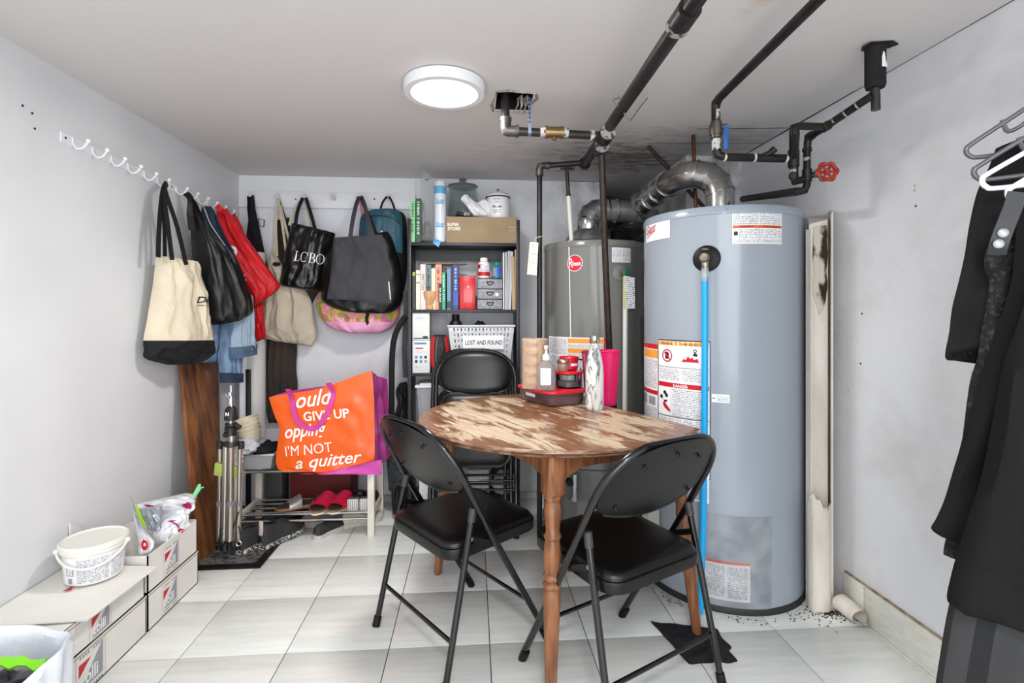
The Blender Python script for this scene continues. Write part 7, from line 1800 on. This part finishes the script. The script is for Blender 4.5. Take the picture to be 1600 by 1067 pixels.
# pink floral bag
fm = bpy.data.materials.new('pink_floral_quilt'); fm.use_nodes = True
def floral(m):
    nt, b = nodes_of(m); N = nt.nodes.new; L = nt.links.new; uv = N('ShaderNodeUVMap'); mp = N('ShaderNodeMapping'); mp.inputs['Scale'].default_value = (5, 2.2, 1); L(uv.outputs[0], mp.inputs[0])
    v = N('ShaderNodeTexNoise'); v.inputs['Scale'].default_value = 1.6; v.inputs['Detail'].default_value = 3; v.inputs['Distortion'].default_value = .8; L(mp.outputs[0], v.inputs['Vector'])
    r = N('ShaderNodeValToRGB'); r.color_ramp.interpolation = 'CONSTANT'; e = r.color_ramp.elements; e[0].position = 0; e[0].color = lin((196,84,130)); e[1].position = .40; e[1].color = lin((150,150,80))
    for p_, c_ in ((.46,(212,178,86)),(.52,(226,130,160)),(.60,(226,170,196))): q = e.new(p_); q.color = lin(c_)
    L(v.outputs[0], r.inputs[0])
    sp = N('ShaderNodeSeparateXYZ'); L(uv.outputs[0], sp.inputs[0]); g = N('ShaderNodeMath'); g.operation = 'GREATER_THAN'; g.inputs[1].default_value = .40; L(sp.outputs[1], g.inputs[0])
    k = N('ShaderNodeMix'); k.data_type = 'RGBA'; L(g.outputs[0], k.inputs[0]); k.inputs[6].default_value = lin((226,160,194)); L(r.outputs[0], k.inputs[7]); L(k.outputs[2], b.inputs['Base Color']); b.inputs['Roughness'].default_value = .6
floral(fm)
t = bagthing('pink_floral_bag', 'wide pink bag with a floral band, lowest of the bags under the grey tote', PY(560, 520, 3.1))
pl = Pl((-.98, 3.17), (-.40, 3.17))
b = B(); soft(b, pl, [(505,445,626,440),(498,460,628,455),(494,472,627,470),(496,488,625,485),(503,500,621,500),(513,510,612,512),(530,517,600,519),(545,520,592,521)], t=.10, seed=5, nu=34, nv=22, wr=.012, fold=.004, topk=.6, botk=.3); obj('bag_body', b, fm, parent=t)
b = B(); b.ribbon(spline([pl.at(575,488,.105), pl.at(573,500,.11), pl.at(576,508,.105)], 4), .018, .003, nrm=pl.n); obj('strap_end', b, blackc, parent=t)
b = B(); strap(b, pl, [(585,450,.02),(575,380,.0),(563,311,-.03)], .022); obj('strap', b, mat('pink_strap', (214,150,166), .7), parent=t)
# teal backpack
teal = mat('teal_nylon', (44,84,102), .55, var=.12, vs=6, bump=.25, bs=22)
t = bagthing('teal_backpack', 'teal backpack with a black lower half hanging nearest the bookcase', PY(600, 470, 3.12))
pl = Pl((-.71, 3.17), (-.38, 3.17))
rows = [(580,330,618,328),(566,337,630,333),(562,350,635,345),(561,370,636,370),(563,390,636,395),(564,415,636,415),(566,440,634,440),(572,462,630,462)]
b = B(); soft(b, pl, rows, t=.10, seed=15, nu=30, nv=34, wr=.008, fold=.003, topk=.6, botk=.6, mfn=lambda u, v: 1 if v > .60 or u > .93 else 0); bv = bvh_of(b); obj('pack_body', b, [teal, blackc], parent=t)
obj('zip', B().tube(spline(lay(bv, pl, [(566,352),(580,343),(605,342),(625,350),(634,368)], .002), 4), .003, 6), blackm, parent=t)
b = B(); strap(b, pl, [(594,330,.05),(598,316,.01),(606,307,-.03),(612,314,.01),(617,328,.05)], .012); obj('haul_loop', b, blackc, parent=t)
b = B(); p = lay(bv, pl, [(596,370),(601,368),(603,366)], .004); b.ribbon(p, .02, .002, nrm=pl.n); obj('white_patch', b, whitem, parent=t)
# large black leather bag behind the grey tote
t = bagthing('wide_black_bag', 'wide black leather bag mostly hidden behind the flat grey tote', PY(560, 490, 3.06))
pl = Pl((-.93, 3.085), (-.42, 3.085))
b = B(); soft(b, pl, [(517,388,607,362),(510,398,616,378),(506,415,622,400),(503,435,628,425),(502,452,630,445),(502,468,630,462),(514,478,624,478),(535,486,612,488),(560,489,596,490)], t=.085, seed=17, nu=34, nv=34, wr=.010, fold=.004, nf=3, topk=.8, botk=.4); obj('bag_body', b, leather, parent=t)
b = B(); strap(b, pl, [(590,372,.03),(575,335,.0),(564,309,-.06)], .022); obj('strap', b, leather, parent=t)
# grey tote
gt_ = mat('charcoal_cotton', (62,62,68), .85, var=.08, vs=8, bump=.2, bs=80)
t = bagthing('grey_tote', 'flat charcoal grey cotton tote on the fifth peg, in front of the other bags', PY(560, 470, 2.97))
pl = Pl((-.90, 2.975), (-.50, 2.965))
rows = [(521,372,597,367),(520,385,601,380),(519,400,606,398),(518,415,610,415),(516,432,611,435),(513,450,612,452),(511,467,612,474)]
b = B(); f = soft(b, pl, rows, t=.026, seed=19, nu=36, nv=36, wr=.012, fold=.005, nf=2, topk=.8, botk=.7); bv = bvh_of(b); obj('tote_body', b, gt_, parent=t)
b = B(); b.ribbon(lay(bv, pl, [(608,440),(609,450),(610,460),(610.5,468)], .002), .005, .001, nrm=pl.n); obj('side_label', b, mat('white_print', (240,236,232)), parent=t)
for px, w in (([(547,372,.01),(551,345,-.03),(556,322,-.10),(561,307,-.20)], .024), ([(583,369,.01),(576,345,-.03),(570,322,-.10),(564,307,-.20)], .024)):
    b = B(); strap(b, pl, px, w); obj('strap', b, gt_, parent=t)

# ------------------------------------------------------------------ boxes on the floor, left wall
card = mat('white_corrugated_card', (233,231,226), .75, var=.04, vs=5); cin = mat('inner_card', (178,164,142), .85)
def logo(b, x, yc, zc_, s):
    """square emblem on the face X = x: grey wedge, red corner, lower-case name"""
    P = lambda u, v, o=.0006: Vector((x+o, yc+u*s, zc_+v*s))
    fr_t = .012
    for a, c in (((-.55,-.62),(.55,-.62)), ((.55,-.62),(.55,.62)), ((.55,.62),(-.55,.62)), ((-.55,.62),(-.55,-.62))):
        d = Vector((c[0]-a[0], c[1]-a[1], 0)).normalized(); n_ = (-d.y*fr_t, d.x*fr_t)
        b.poly([P(*a), P(*c), P(c[0]+n_[0], c[1]+n_[1]), P(a[0]+n_[0], a[1]+n_[1])], 7)
    b.poly([P(-.45,.30), P(.0,.30), P(-.45,-.05)], 1)
    b.poly([P(-.42,-.42), P(.46,-.42), P(.46,.50)], 7)
    text_into(b, 'colli', lambda X, Y: P(-.40+X/s, -.34+Y/s, .0012), s*.52, 0, bold=s*.012, sx=.78)
    for k in range(9):
        if k != 4:
            for v in (.44, -.55): u = -.42+.1*k; b.poly([P(u, v, .0009), P(u+.06, v, .0009), P(u+.06, v+.07, .0009), P(u, v+.07, .0009)], 7)
BX = -1.163
def tilebox(y0, y1, z0_, z1_, label, top=True, logo_y=None, ls=.095):
    t = thing('tile_carton', label, 'box', ((XL+BX)/2, (y0+y1)/2, z0_), group='white logo cartons by the left wall')
    b = B(); th = .004
    x0 = XL+.006
    for lo, hi in (((x0,y0,z0_),(x0+th,y1,z1_)), ((BX-th,y0,z0_),(BX,y1,z1_)), ((x0,y0,z0_),(BX,y0+th,z1_)), ((x0,y1-th,z0_),(BX,y1,z1_)), ((x0,y0,z0_),(BX,y1,z0_+th))): b.box(lo, hi)
    obj('carton', b, card, parent=t)
    if top: obj('lid', B().box((x0, y0, z1_-th), (BX+.002, y1, z1_)), card, parent=t); obj('lid_seam', B().box((BX, y0+.002, z1_-.010), (BX+.0014, y1-.002, z1_-.0075)), cin, parent=t)
    b = B(); logo(b, BX, logo_y, (z0_+z1_)/2-.002, ls); obj('logo', b, LM, parent=t)
    return t
tilebox(1.935, 2.270, 0, .135, 'white logo carton on the floor, farther of the bottom pair', logo_y=2.07)
tilebox(1.935, 2.262, .137, .272, 'open white logo carton holding the glossy packets, upper one of the far stack', top=False, logo_y=2.08)
tilebox(1.50, 1.925, 0, .135, 'white logo carton on the floor, nearest of the bottom pair', logo_y=1.66, ls=.11)
t = tilebox(1.47, 1.915, .137, .236, 'white logo carton under the bucket, upper one of the near stack', top=True, logo_y=1.70, ls=.085)
b = B().hexa([(XL+.005,1.57,.250),(BX+.03,1.60,.238),(BX+.045,1.915,.240),(XL+.005,1.93,.250),(XL+.005,1.57,.254),(BX+.03,1.60,.242),(BX+.045,1.915,.244),(XL+.005,1.93,.254)]); obj('flap_lid', b, card, parent=t)
b = B(); b.poly([PZ(97,924,.2555),PZ(112,921,.2550),PZ(115,914,.2550)], 1); obj('lid_mark', b, LM, parent=t)
# bucket
bc_ = Vector((-1.285, 1.85, .2545))
t = thing('plastic_bucket', 'off-white plastic bucket with a lid and printed label on the near carton stack', 'bucket', bc_)
bm_ = mat('off_white_plastic', (230,228,220), .35); K = .79
b = B().lathe([(r*K, z*K) for r, z in ((.0005,0),(.098,0),(.101,.003),(.110,.125),(.116,.126),(.118,.132),(.114,.140),(.112,.150))], bc_, 48); obj('bucket_body', b, bm_, parent=t)
b = B().lathe([(r*K, z*K) for r, z in ((.113,.140),(.121,.142),(.122,.158),(.116,.162),(.110,.156),(.0005,.155))], bc_, 48); obj('lid', b, bm_, parent=t)
def bpan(b, t0, t1, v0, v1, mi, off=.0):
    n = 12
    for k in range(n):
        a, c = t0+(t1-t0)*k/n, t0+(t1-t0)*(k+1)/n
        P = lambda th, v: bc_+Vector(((.1018+.0087*v/.125*1+.0008+off)*math.sin(th), -(.1018+.0087*v/.125+.0008+off)*math.cos(th), v))*K
        def P(th, v): q = (.1018+.0087*v/.125+.0008+off)*K; return bc_+Vector((q*math.sin(th), -q*math.cos(th), v*K))
        b.poly([P(a, v0), P(c, v0), P(c, v1), P(a, v1)], mi, [(a*.1, v0), (c*.1, v0), (c*.1, v1), (a*.1, v1)])
b = B()
bpan(b, R(-30), R(100), .008, .118, 0); bpan(b, R(-22), R(-4), .045, .085, 7, .0006); bpan(b, R(-20), R(-6), .048, .082, 4, .001); bpan(b, R(-18), R(-8), .012, .034, 7, .0006); bpan(b, R(2), R(62), .012, .112, 5, .0006); bpan(b, R(66), R(96), .012, .112, 5, .0006)
obj('wrap_label', b, LM, parent=t)
hb = [bc_+Vector((.124*math.sin(a), -.124*math.cos(a), .138-.060*math.sin((a-R(-50))/R(150)*PI)))*K for a in [R(-50)+R(150)*k/24 for k in range(25)]]
hb = [bc_+Vector((.124*K*math.sin(a), -.124*K*math.cos(a), K*(.138-.060*math.sin((a-R(-50))/R(150)*PI)))) for a in [R(-50)+R(150)*k/24 for k in range(25)]]
obj('handle', B().tube(hb, .0042, 8), bm_, parent=t)
for q in (hb[0], hb[-1]): obj('handle_lug', B().ball(q, .009, 10), bm_, parent=t)
# glossy packets in the open carton
pk_w = mat('glossy_white_film', (228,230,236), .18, bump=.35, bs=16, coat=.3); pk_m = mat('magenta_print', (176,10,96), .25); pk_g = mat('lime_print', (160,214,40), .3); pk_s = mat('silver_film', (190,196,204), .2, .5, bump=.6, bs=18); pk_r = mat('red_print', (214,24,40), .3)
def px2(x, y, d): return PX(x, y, d)
t = thing('glossy_packet', 'glossy white packet with magenta print and a green knotted corner, topmost in the carton', 'packet', (-1.3, 2.1, .3))
pg = Pl((-1.34, 1.93), (-1.20, 2.27))
b = B(); soft(b, pg, [(214,788,292,770),(218,796,302,772),(252,800,300,778),(252,815,296,788),(253,826,290,796)], t=.055, seed=3, nu=22, nv=16, wr=.012, topk=.7, botk=.5, mfn=None); bv = bvh_of(b); obj('packet_body', b, pk_w, parent=t)
obj('magenta_mark', patch(bv, pg, 224, 789, 7, 2.2, 15), pk_m, parent=t)
obj('magenta_mark', patch(bv, pg, 276, 787, 7.5, 4.2, 35), pk_m, parent=t)
b = B(); b.tube([pg.at(298,780,.03), pg.at(305,772,.03), pg.at(310,764,.03), pg.at(312,756,.03)], [.012,.009,.010,.005], 8); b.tube([pg.at(310,764,.03), pg.at(318,761,.03)], [.006,.003], 6); obj('green_knot', b, mat('mint_twist', (130,206,160), .4), parent=t)
t = thing('glossy_packet', 'glossy white packet with magenta corner marks, lower one leaning in the carton', 'packet', (-1.26, 2.12, .25))
pg2 = Pl((-1.24, 1.99), (-1.18, 2.24))
b = B(); soft(b, pg2, [(258,812,286,797),(250,822,290,808),(240,832,292,818),(240,843,285,826),(245,850,262,842)], t=.035, seed=6, nu=20, nv=16, wr=.010, topk=.7, botk=.5); bv = bvh_of(b); obj('packet_body', b, pk_w, parent=t)
obj('magenta_mark', patch(bv, pg2, 262, 818, 8, 1.2, 50, shape='rect'), pk_m, parent=t); obj('magenta_mark', patch(bv, pg2, 271, 829, 5.5, 4.2, 20), pk_m, parent=t)
t = thing('silver_pouch', 'open silver-lined pouch with lime green edge standing in the carton', 'pouch', (-1.3, 2.0, .25))
pg3 = Pl((-1.31, 1.93), (-1.16, 2.12))
b = B(); soft(b, pg3, [(213,795,254,790),(222,808,252,806),(228,818,252,818),(232,828,250,828)], t=.015, seed=8, nu=14, nv=12, wr=.012, topk=1, botk=1); obj('silver_lining', b, pk_s, parent=t)
b = B(); b.hexa([pg3.at(*q) for q in ((222,832,.02),(228,822,.02),(228,822,.017),(222,832,.017),(211,786,.02),(215,790,.02),(215,790,.017),(211,786,.017))]); obj('lime_edge', b, pk_g, parent=t)
t = thing('white_red_packet', 'tall white packet with a red oval print at the near end of the open carton', 'packet', (-1.26, 1.97, .25))
pg4 = Pl((-1.29, 1.925), (-1.19, 1.985))
b = B(); soft(b, pg4, [(203,770,210,790),(208,800,222,820),(212,830,235,838),(214,845,242,848),(215,866,236,862)], t=.022, seed=4, nu=14, nv=22, wr=.006, topk=.6, botk=.6); bv = bvh_of(b); obj('packet_body', b, pk_w, parent=t)
obj('red_oval', patch(bv, pg4, 226, 848, 5.5, 8), pk_r, parent=t); obj('white_mark', patch(bv, pg4, 226, 847, 1.8, 2.6, off=.006), pk_w, parent=t)
b = B().hexa([(XL+.008,1.93,.27),(XL+.012,1.93,.27),(XL+.012,1.99,.27),(XL+.008,1.99,.27),(XL+.004,1.93,.40),(XL+.008,1.93,.40),(XL+.008,1.985,.36),(XL+.004,1.985,.36)])
obj('cardboard_flap', b, card, label='small white cardboard flap standing against the wall behind the white packets', cat='flap')
# ------------------------------------------------------------------ waste bin, front left
cb = Vector((-1.140, 1.275, 0))
t = thing('waste_bin', 'waste bin lined with a white plastic bag in the bottom left corner', 'waste bin', cb)
b = B().lathe([(.0005,0),(.13,0),(.133,.004),(.158,.305),(.155,.305),(.13,.008),(.0005,.006)], cb, 40, cap=False); obj('bin_body', b, mat('white_bin_plastic', (216,220,226), .4), parent=t)
def linr(u, v):
    a = 2*PI*u; 
    if v < .35: q = v/.35; r = .150-.03*(1-q)+.003*math.sin(9*a); z = .13+.19*q
    elif v < .5: q = (v-.35)/.15; r = .150+.018*q+.003*math.sin(9*a); z = .32+.012*math.sin(PI*q)+.012*math.sin(3*a+1)
    else: q = (v-.5)/.5; r = .168-.008*q+.005*math.sin(17*a+2*q)+.003*noise.noise(Vector((a*3, q*3, 1))); z = .32-.27*q+.012*math.sin(3*a+1)*(1-q)
    return cb+Vector((r*math.cos(a), r*math.sin(a), z))
b = B(); b.grid(linr, 90, 30, wrapu=True); obj('bag_liner', b, mat('milky_bin_liner', (224,229,238), .3, alpha=.88, bump=.5, bs=14), parent=t)
b = B(); crumple(b, cb+Vector((-.01,.0,.225)), .11, .11, .06, 41, amp=.35, n=34, f=4); obj('dark_rubbish', b, mat('black_bag_film', (30,31,36), .3, bump=.4, bs=30), label='black crumpled plastic inside the lined waste bin', cat='rubbish')
gp_ = mat('bright_green_film', (120,200,40), .25, bump=.3, bs=20)
pts = [cb+Vector((-.085+.19*k/12, .02+.03*k/12, .292+.022*math.sin(PI*k/12)+.004*math.sin(k*2.2))) for k in range(13)]
b = B().ribbon(pts, [.012+.014*abs(math.sin(k*.9+.5)) for k in range(13)], .008, nrm=(0,-.6,1)); b.ribbon([pts[1], pts[0]+Vector((-.01,-.02,-.03)), pts[0]+Vector((.0,-.03,-.055))], .03, .006, nrm=(0,-1,.2)); obj('green_wrapper', b, gp_, label='bright green wrapper on the rubbish in the waste bin', cat='wrapper')

# ------------------------------------------------------------------ clothes on the right wall
rail_x, rz_ = 1.225, 1.66
t = thing('clothes_rail', 'steel clothes rail on brackets at the right wall, outside the picture edge', 'clothes rail', (rail_x, .65, rz_))
obj('tube', B().cyl((rail_x, .25, rz_), (rail_x, .985, rz_), .0125, n=16), steel, parent=t)
for y in (.3, .96): obj('bracket', B().tube([(XR, y, rz_+.0), (rail_x, y, rz_)], .007, 8), steel, parent=t)
def hanger(y, m, label, z=1.615, lean_=0, w=.205, drop=.10, th=.005, grp=None):
    t = thing('coat_hanger', label, 'hanger', (rail_x, y, z-.1), group=grp)
    c = rail_x
    r0 = rz_
    hookp = [(c, y, z-.03), (c, y, r0-.028), (c-.014, y, r0-.010), (c-.017, y, r0+.004), (c, y, r0+.0165), (c+.017, y, r0+.006), (c+.018, y, r0-.010)]
    obj('hook', B().tube(spline(hookp, 4), .0032, 8), m, parent=t)
    s0 = z-.03; cl_ = math.cos(math.atan(lean_)); w *= cl_
    def seg(s):
        return [(c+s*.02*cl_, s0+.002), (c+s*w*.5, s0-drop*.48), (c+s*(w-.012), s0-drop), (c+s*w, s0-drop-.014), (c+s*(w-.006), s0-drop-.030), (c+s*(w-.03), s0-drop-.034)]
    q = seg(-1)+[(c, s0-drop-.026)]+seg(1)[::-1]
    pts = [Vector((a, y+lean_*(a-c), zz)) for a, zz in q]
    obj('bar', B().tube(spline(pts+[pts[0]], 4)[:-1], th, 10, closed=True), m, parent=t)
    f = lambda s, zz: Vector((c-s*w, y-lean_*s*w, zz))
    obj('strap_notch', B().tube(spline([f(.66, s0-drop*.60), f(.60, s0-drop*.86), f(.42, s0-drop*.66), f(.36, s0-drop*.34)], 4), .0045, 8), m, parent=t)
    return t
gh = mat('grey_hanger_plastic', (86,86,92), .2, coat=.3); wh = mat('white_hanger_plastic', (226,228,228), .3, coat=.3)
black1 = mat('black_cotton', (7,7,8), .9, bump=.15, bs=60); black2 = mat('charcoal_black_twill', (12,12,13), .8, var=.3, vs=5, bump=.15, bs=80, spec=.25); gden = mat('black_acid_denim', (18,18,20), .85, col2=(80,80,84), vs=90, vmask=(.5,.8), bump=.3, bs=90)
def ray_px(X, Y):
    xc = X*cY-Y*sY; d = X*sY+Y*cY; return 800+FPX*xc/d
LN_ = -.62
def gplane(yc): return Pl((rail_x-.2, yc-LN_*.2), (rail_x+.2, yc+LN_*.2)), ray_px(rail_x+.19, yc+LN_*.19)
hanger(.955, gh, 'grey plastic hanger whose tip reaches farthest left, above the far black shirt', z=1.648, lean_=LN_, w=.175, grp='grey plastic hangers')
hanger(.895, gh, 'lower grey plastic hanger just nearer than the farthest one', z=1.603, lean_=LN_, w=.207, drop=.115, grp='grey plastic hangers')
hanger(.860, wh, 'white plastic hanger between the grey hangers and the strapped garment', z=1.578, lean_=LN_, w=.22, drop=.115)
hanger(.790, wh, 'pale plastic hanger with only its rounded tip showing, nearest on the rail', z=1.553, lean_=LN_, w=.235, drop=.13)
def garment(name, label, cat, yc, rows, m, t=.035, seed=1, wr=.018, fold=.008, nf=5, topk=.4, botk=.8, nu=40, nv=50, mfn=None):
    pl, xr = gplane(yc); tt = bagthing(name, label, Vector((rail_x, yc, .6)), cat)
    rr = [(xl, yl, xr, yr) for xl, yl, yr in rows]
    b = B(); soft(b, pl, rr, t=t, seed=seed, nu=nu, nv=nv, wr=wr, fold=fold, nf=nf, topk=topk, botk=botk, mfn=mfn); bv = bvh_of(b); obj(name+'_body', b, m, parent=tt)
    return tt, pl, bv
t, pl, bv = garment('black_shirt', 'short black shirt, farthest garment at the right edge, hem about mid-height', 'shirt', .935,
    [(1556,232,60),(1545,262,150),(1527,300,230),(1515,350,300),(1507,400,380),(1498,440,450),(1488,480,520),(1483,520,570),(1478,545,600),(1477,558,620),(1481,562,626)], black1, seed=2)
b = B(); soft(b, pl, [(1480,553,1520,548),(1478,560,1520,555),(1481,563,1518,560)], off=.012, t=.025, seed=3, nu=10, nv=6, wr=.003, topk=1, botk=.5); obj('sleeve_cuff', b, black2, parent=t)
t, pl, bv = garment('denim_vest', 'mottled dark grey denim garment, a narrow strip showing between two black ones', 'vest', .890,
    [(1558,372,300),(1540,394,370),(1539,420,410),(1546,440,450),(1541,480,520),(1533,520,580),(1527,560,640),(1515,600,700),(1502,700,820),(1488,800,930),(1476,850,1000),(1474,866,1020)], gden, seed=7, t=.03, nf=6)
t, pl, bv = garment('strapped_apron', 'long black garment with a leather strap and two silver snaps, hem corner lowest left', 'apron', .838,
    [(1592,312,220),(1588,350,290),(1586,385,350),(1582,430,430),(1572,470,500),(1558,510,560),(1548,540,600),(1535,580,660),(1523,620,720),(1510,660,780),(1500,700,840),(1488,740,900),(1476,780,960),(1463,810,1010),(1455,826,1040),(1470,838,1060)], black2, seed=11, t=.035, nf=4, nv=60)
ls = mat('black_leather_strap', (12,15,20), .45); dsn = mat('dull_snap', (150,150,150), .45, .6)
P = [pl.at(1590,300,.07), pl.at(1582,325,.07), pl.at(1572,350,.07), pl.at(1561,380,.068), pl.at(1557,398,.06)]
b = B().ribbon(spline(P, 5), .028, .004, nrm=pl.n); so = obj('shoulder_strap', b, ls, parent=t)
for x, y in ((1567,364),(1560,381)):
    p = pl.at(x, y, .073); rq = pl.n.to_track_quat('Z', 'Y').to_matrix().to_4x4(); b = B().lathe([(.0085,0),(.0085,.002),(.006,.0035),(.0005,.004)], p, 18, mtx=rq); obj('snap', b, dsn, parent=so, label='silver snap')
t, pl, bv = garment('black_dress', 'long black dress or coat with a curved hem, in front of the strapped one', 'dress', .775,
    [(1640,330,200),(1628,380,300),(1610,440,400),(1592,500,500),(1570,560,580),(1558,620,660),(1545,690,760),(1532,750,850),(1512,810,950),(1497,860,1030),(1486,900,1090),(1480,938,1140),(1500,950,1160)], black2, seed=21, t=.045, wr=.028, fold=.012, nf=3, nv=60)
b = B().tube([pl.at(1645, 340, .01), Vector((rail_x, .775, rz_-.01))], .006, 8); obj('hanging_loop', b, black2, parent=t)
sk1 = mat('faded_grey_twill', (50,50,52), .85, var=.15, vs=6); sk2 = mat('faded_black_twill', (18,18,20), .85)
t, pl, bv = garment('striped_skirt', 'grey and black vertically seamed skirt reaching below the curved black hem', 'skirt', .81,
    [(1530,800,900),(1505,860,970),(1493,900,1020),(1484,940,1070),(1476,980,1120),(1468,1030,1180),(1461,1075,1240),(1455,1120,1290)], [sk1, sk2], seed=5, t=.028, wr=.004, fold=.004, nf=7, topk=1, botk=1, nu=70, nv=24,
    mfn=lambda u, v: 1 if (u*9 % 1 < .10 or .38 < u*5 % 1 < .62) else 0)
b = B().tube([pl.at(1600, 850, .01), Vector((rail_x, .81, rz_-.01))], .006, 8); obj('hanging_loop', b, sk2, parent=t)
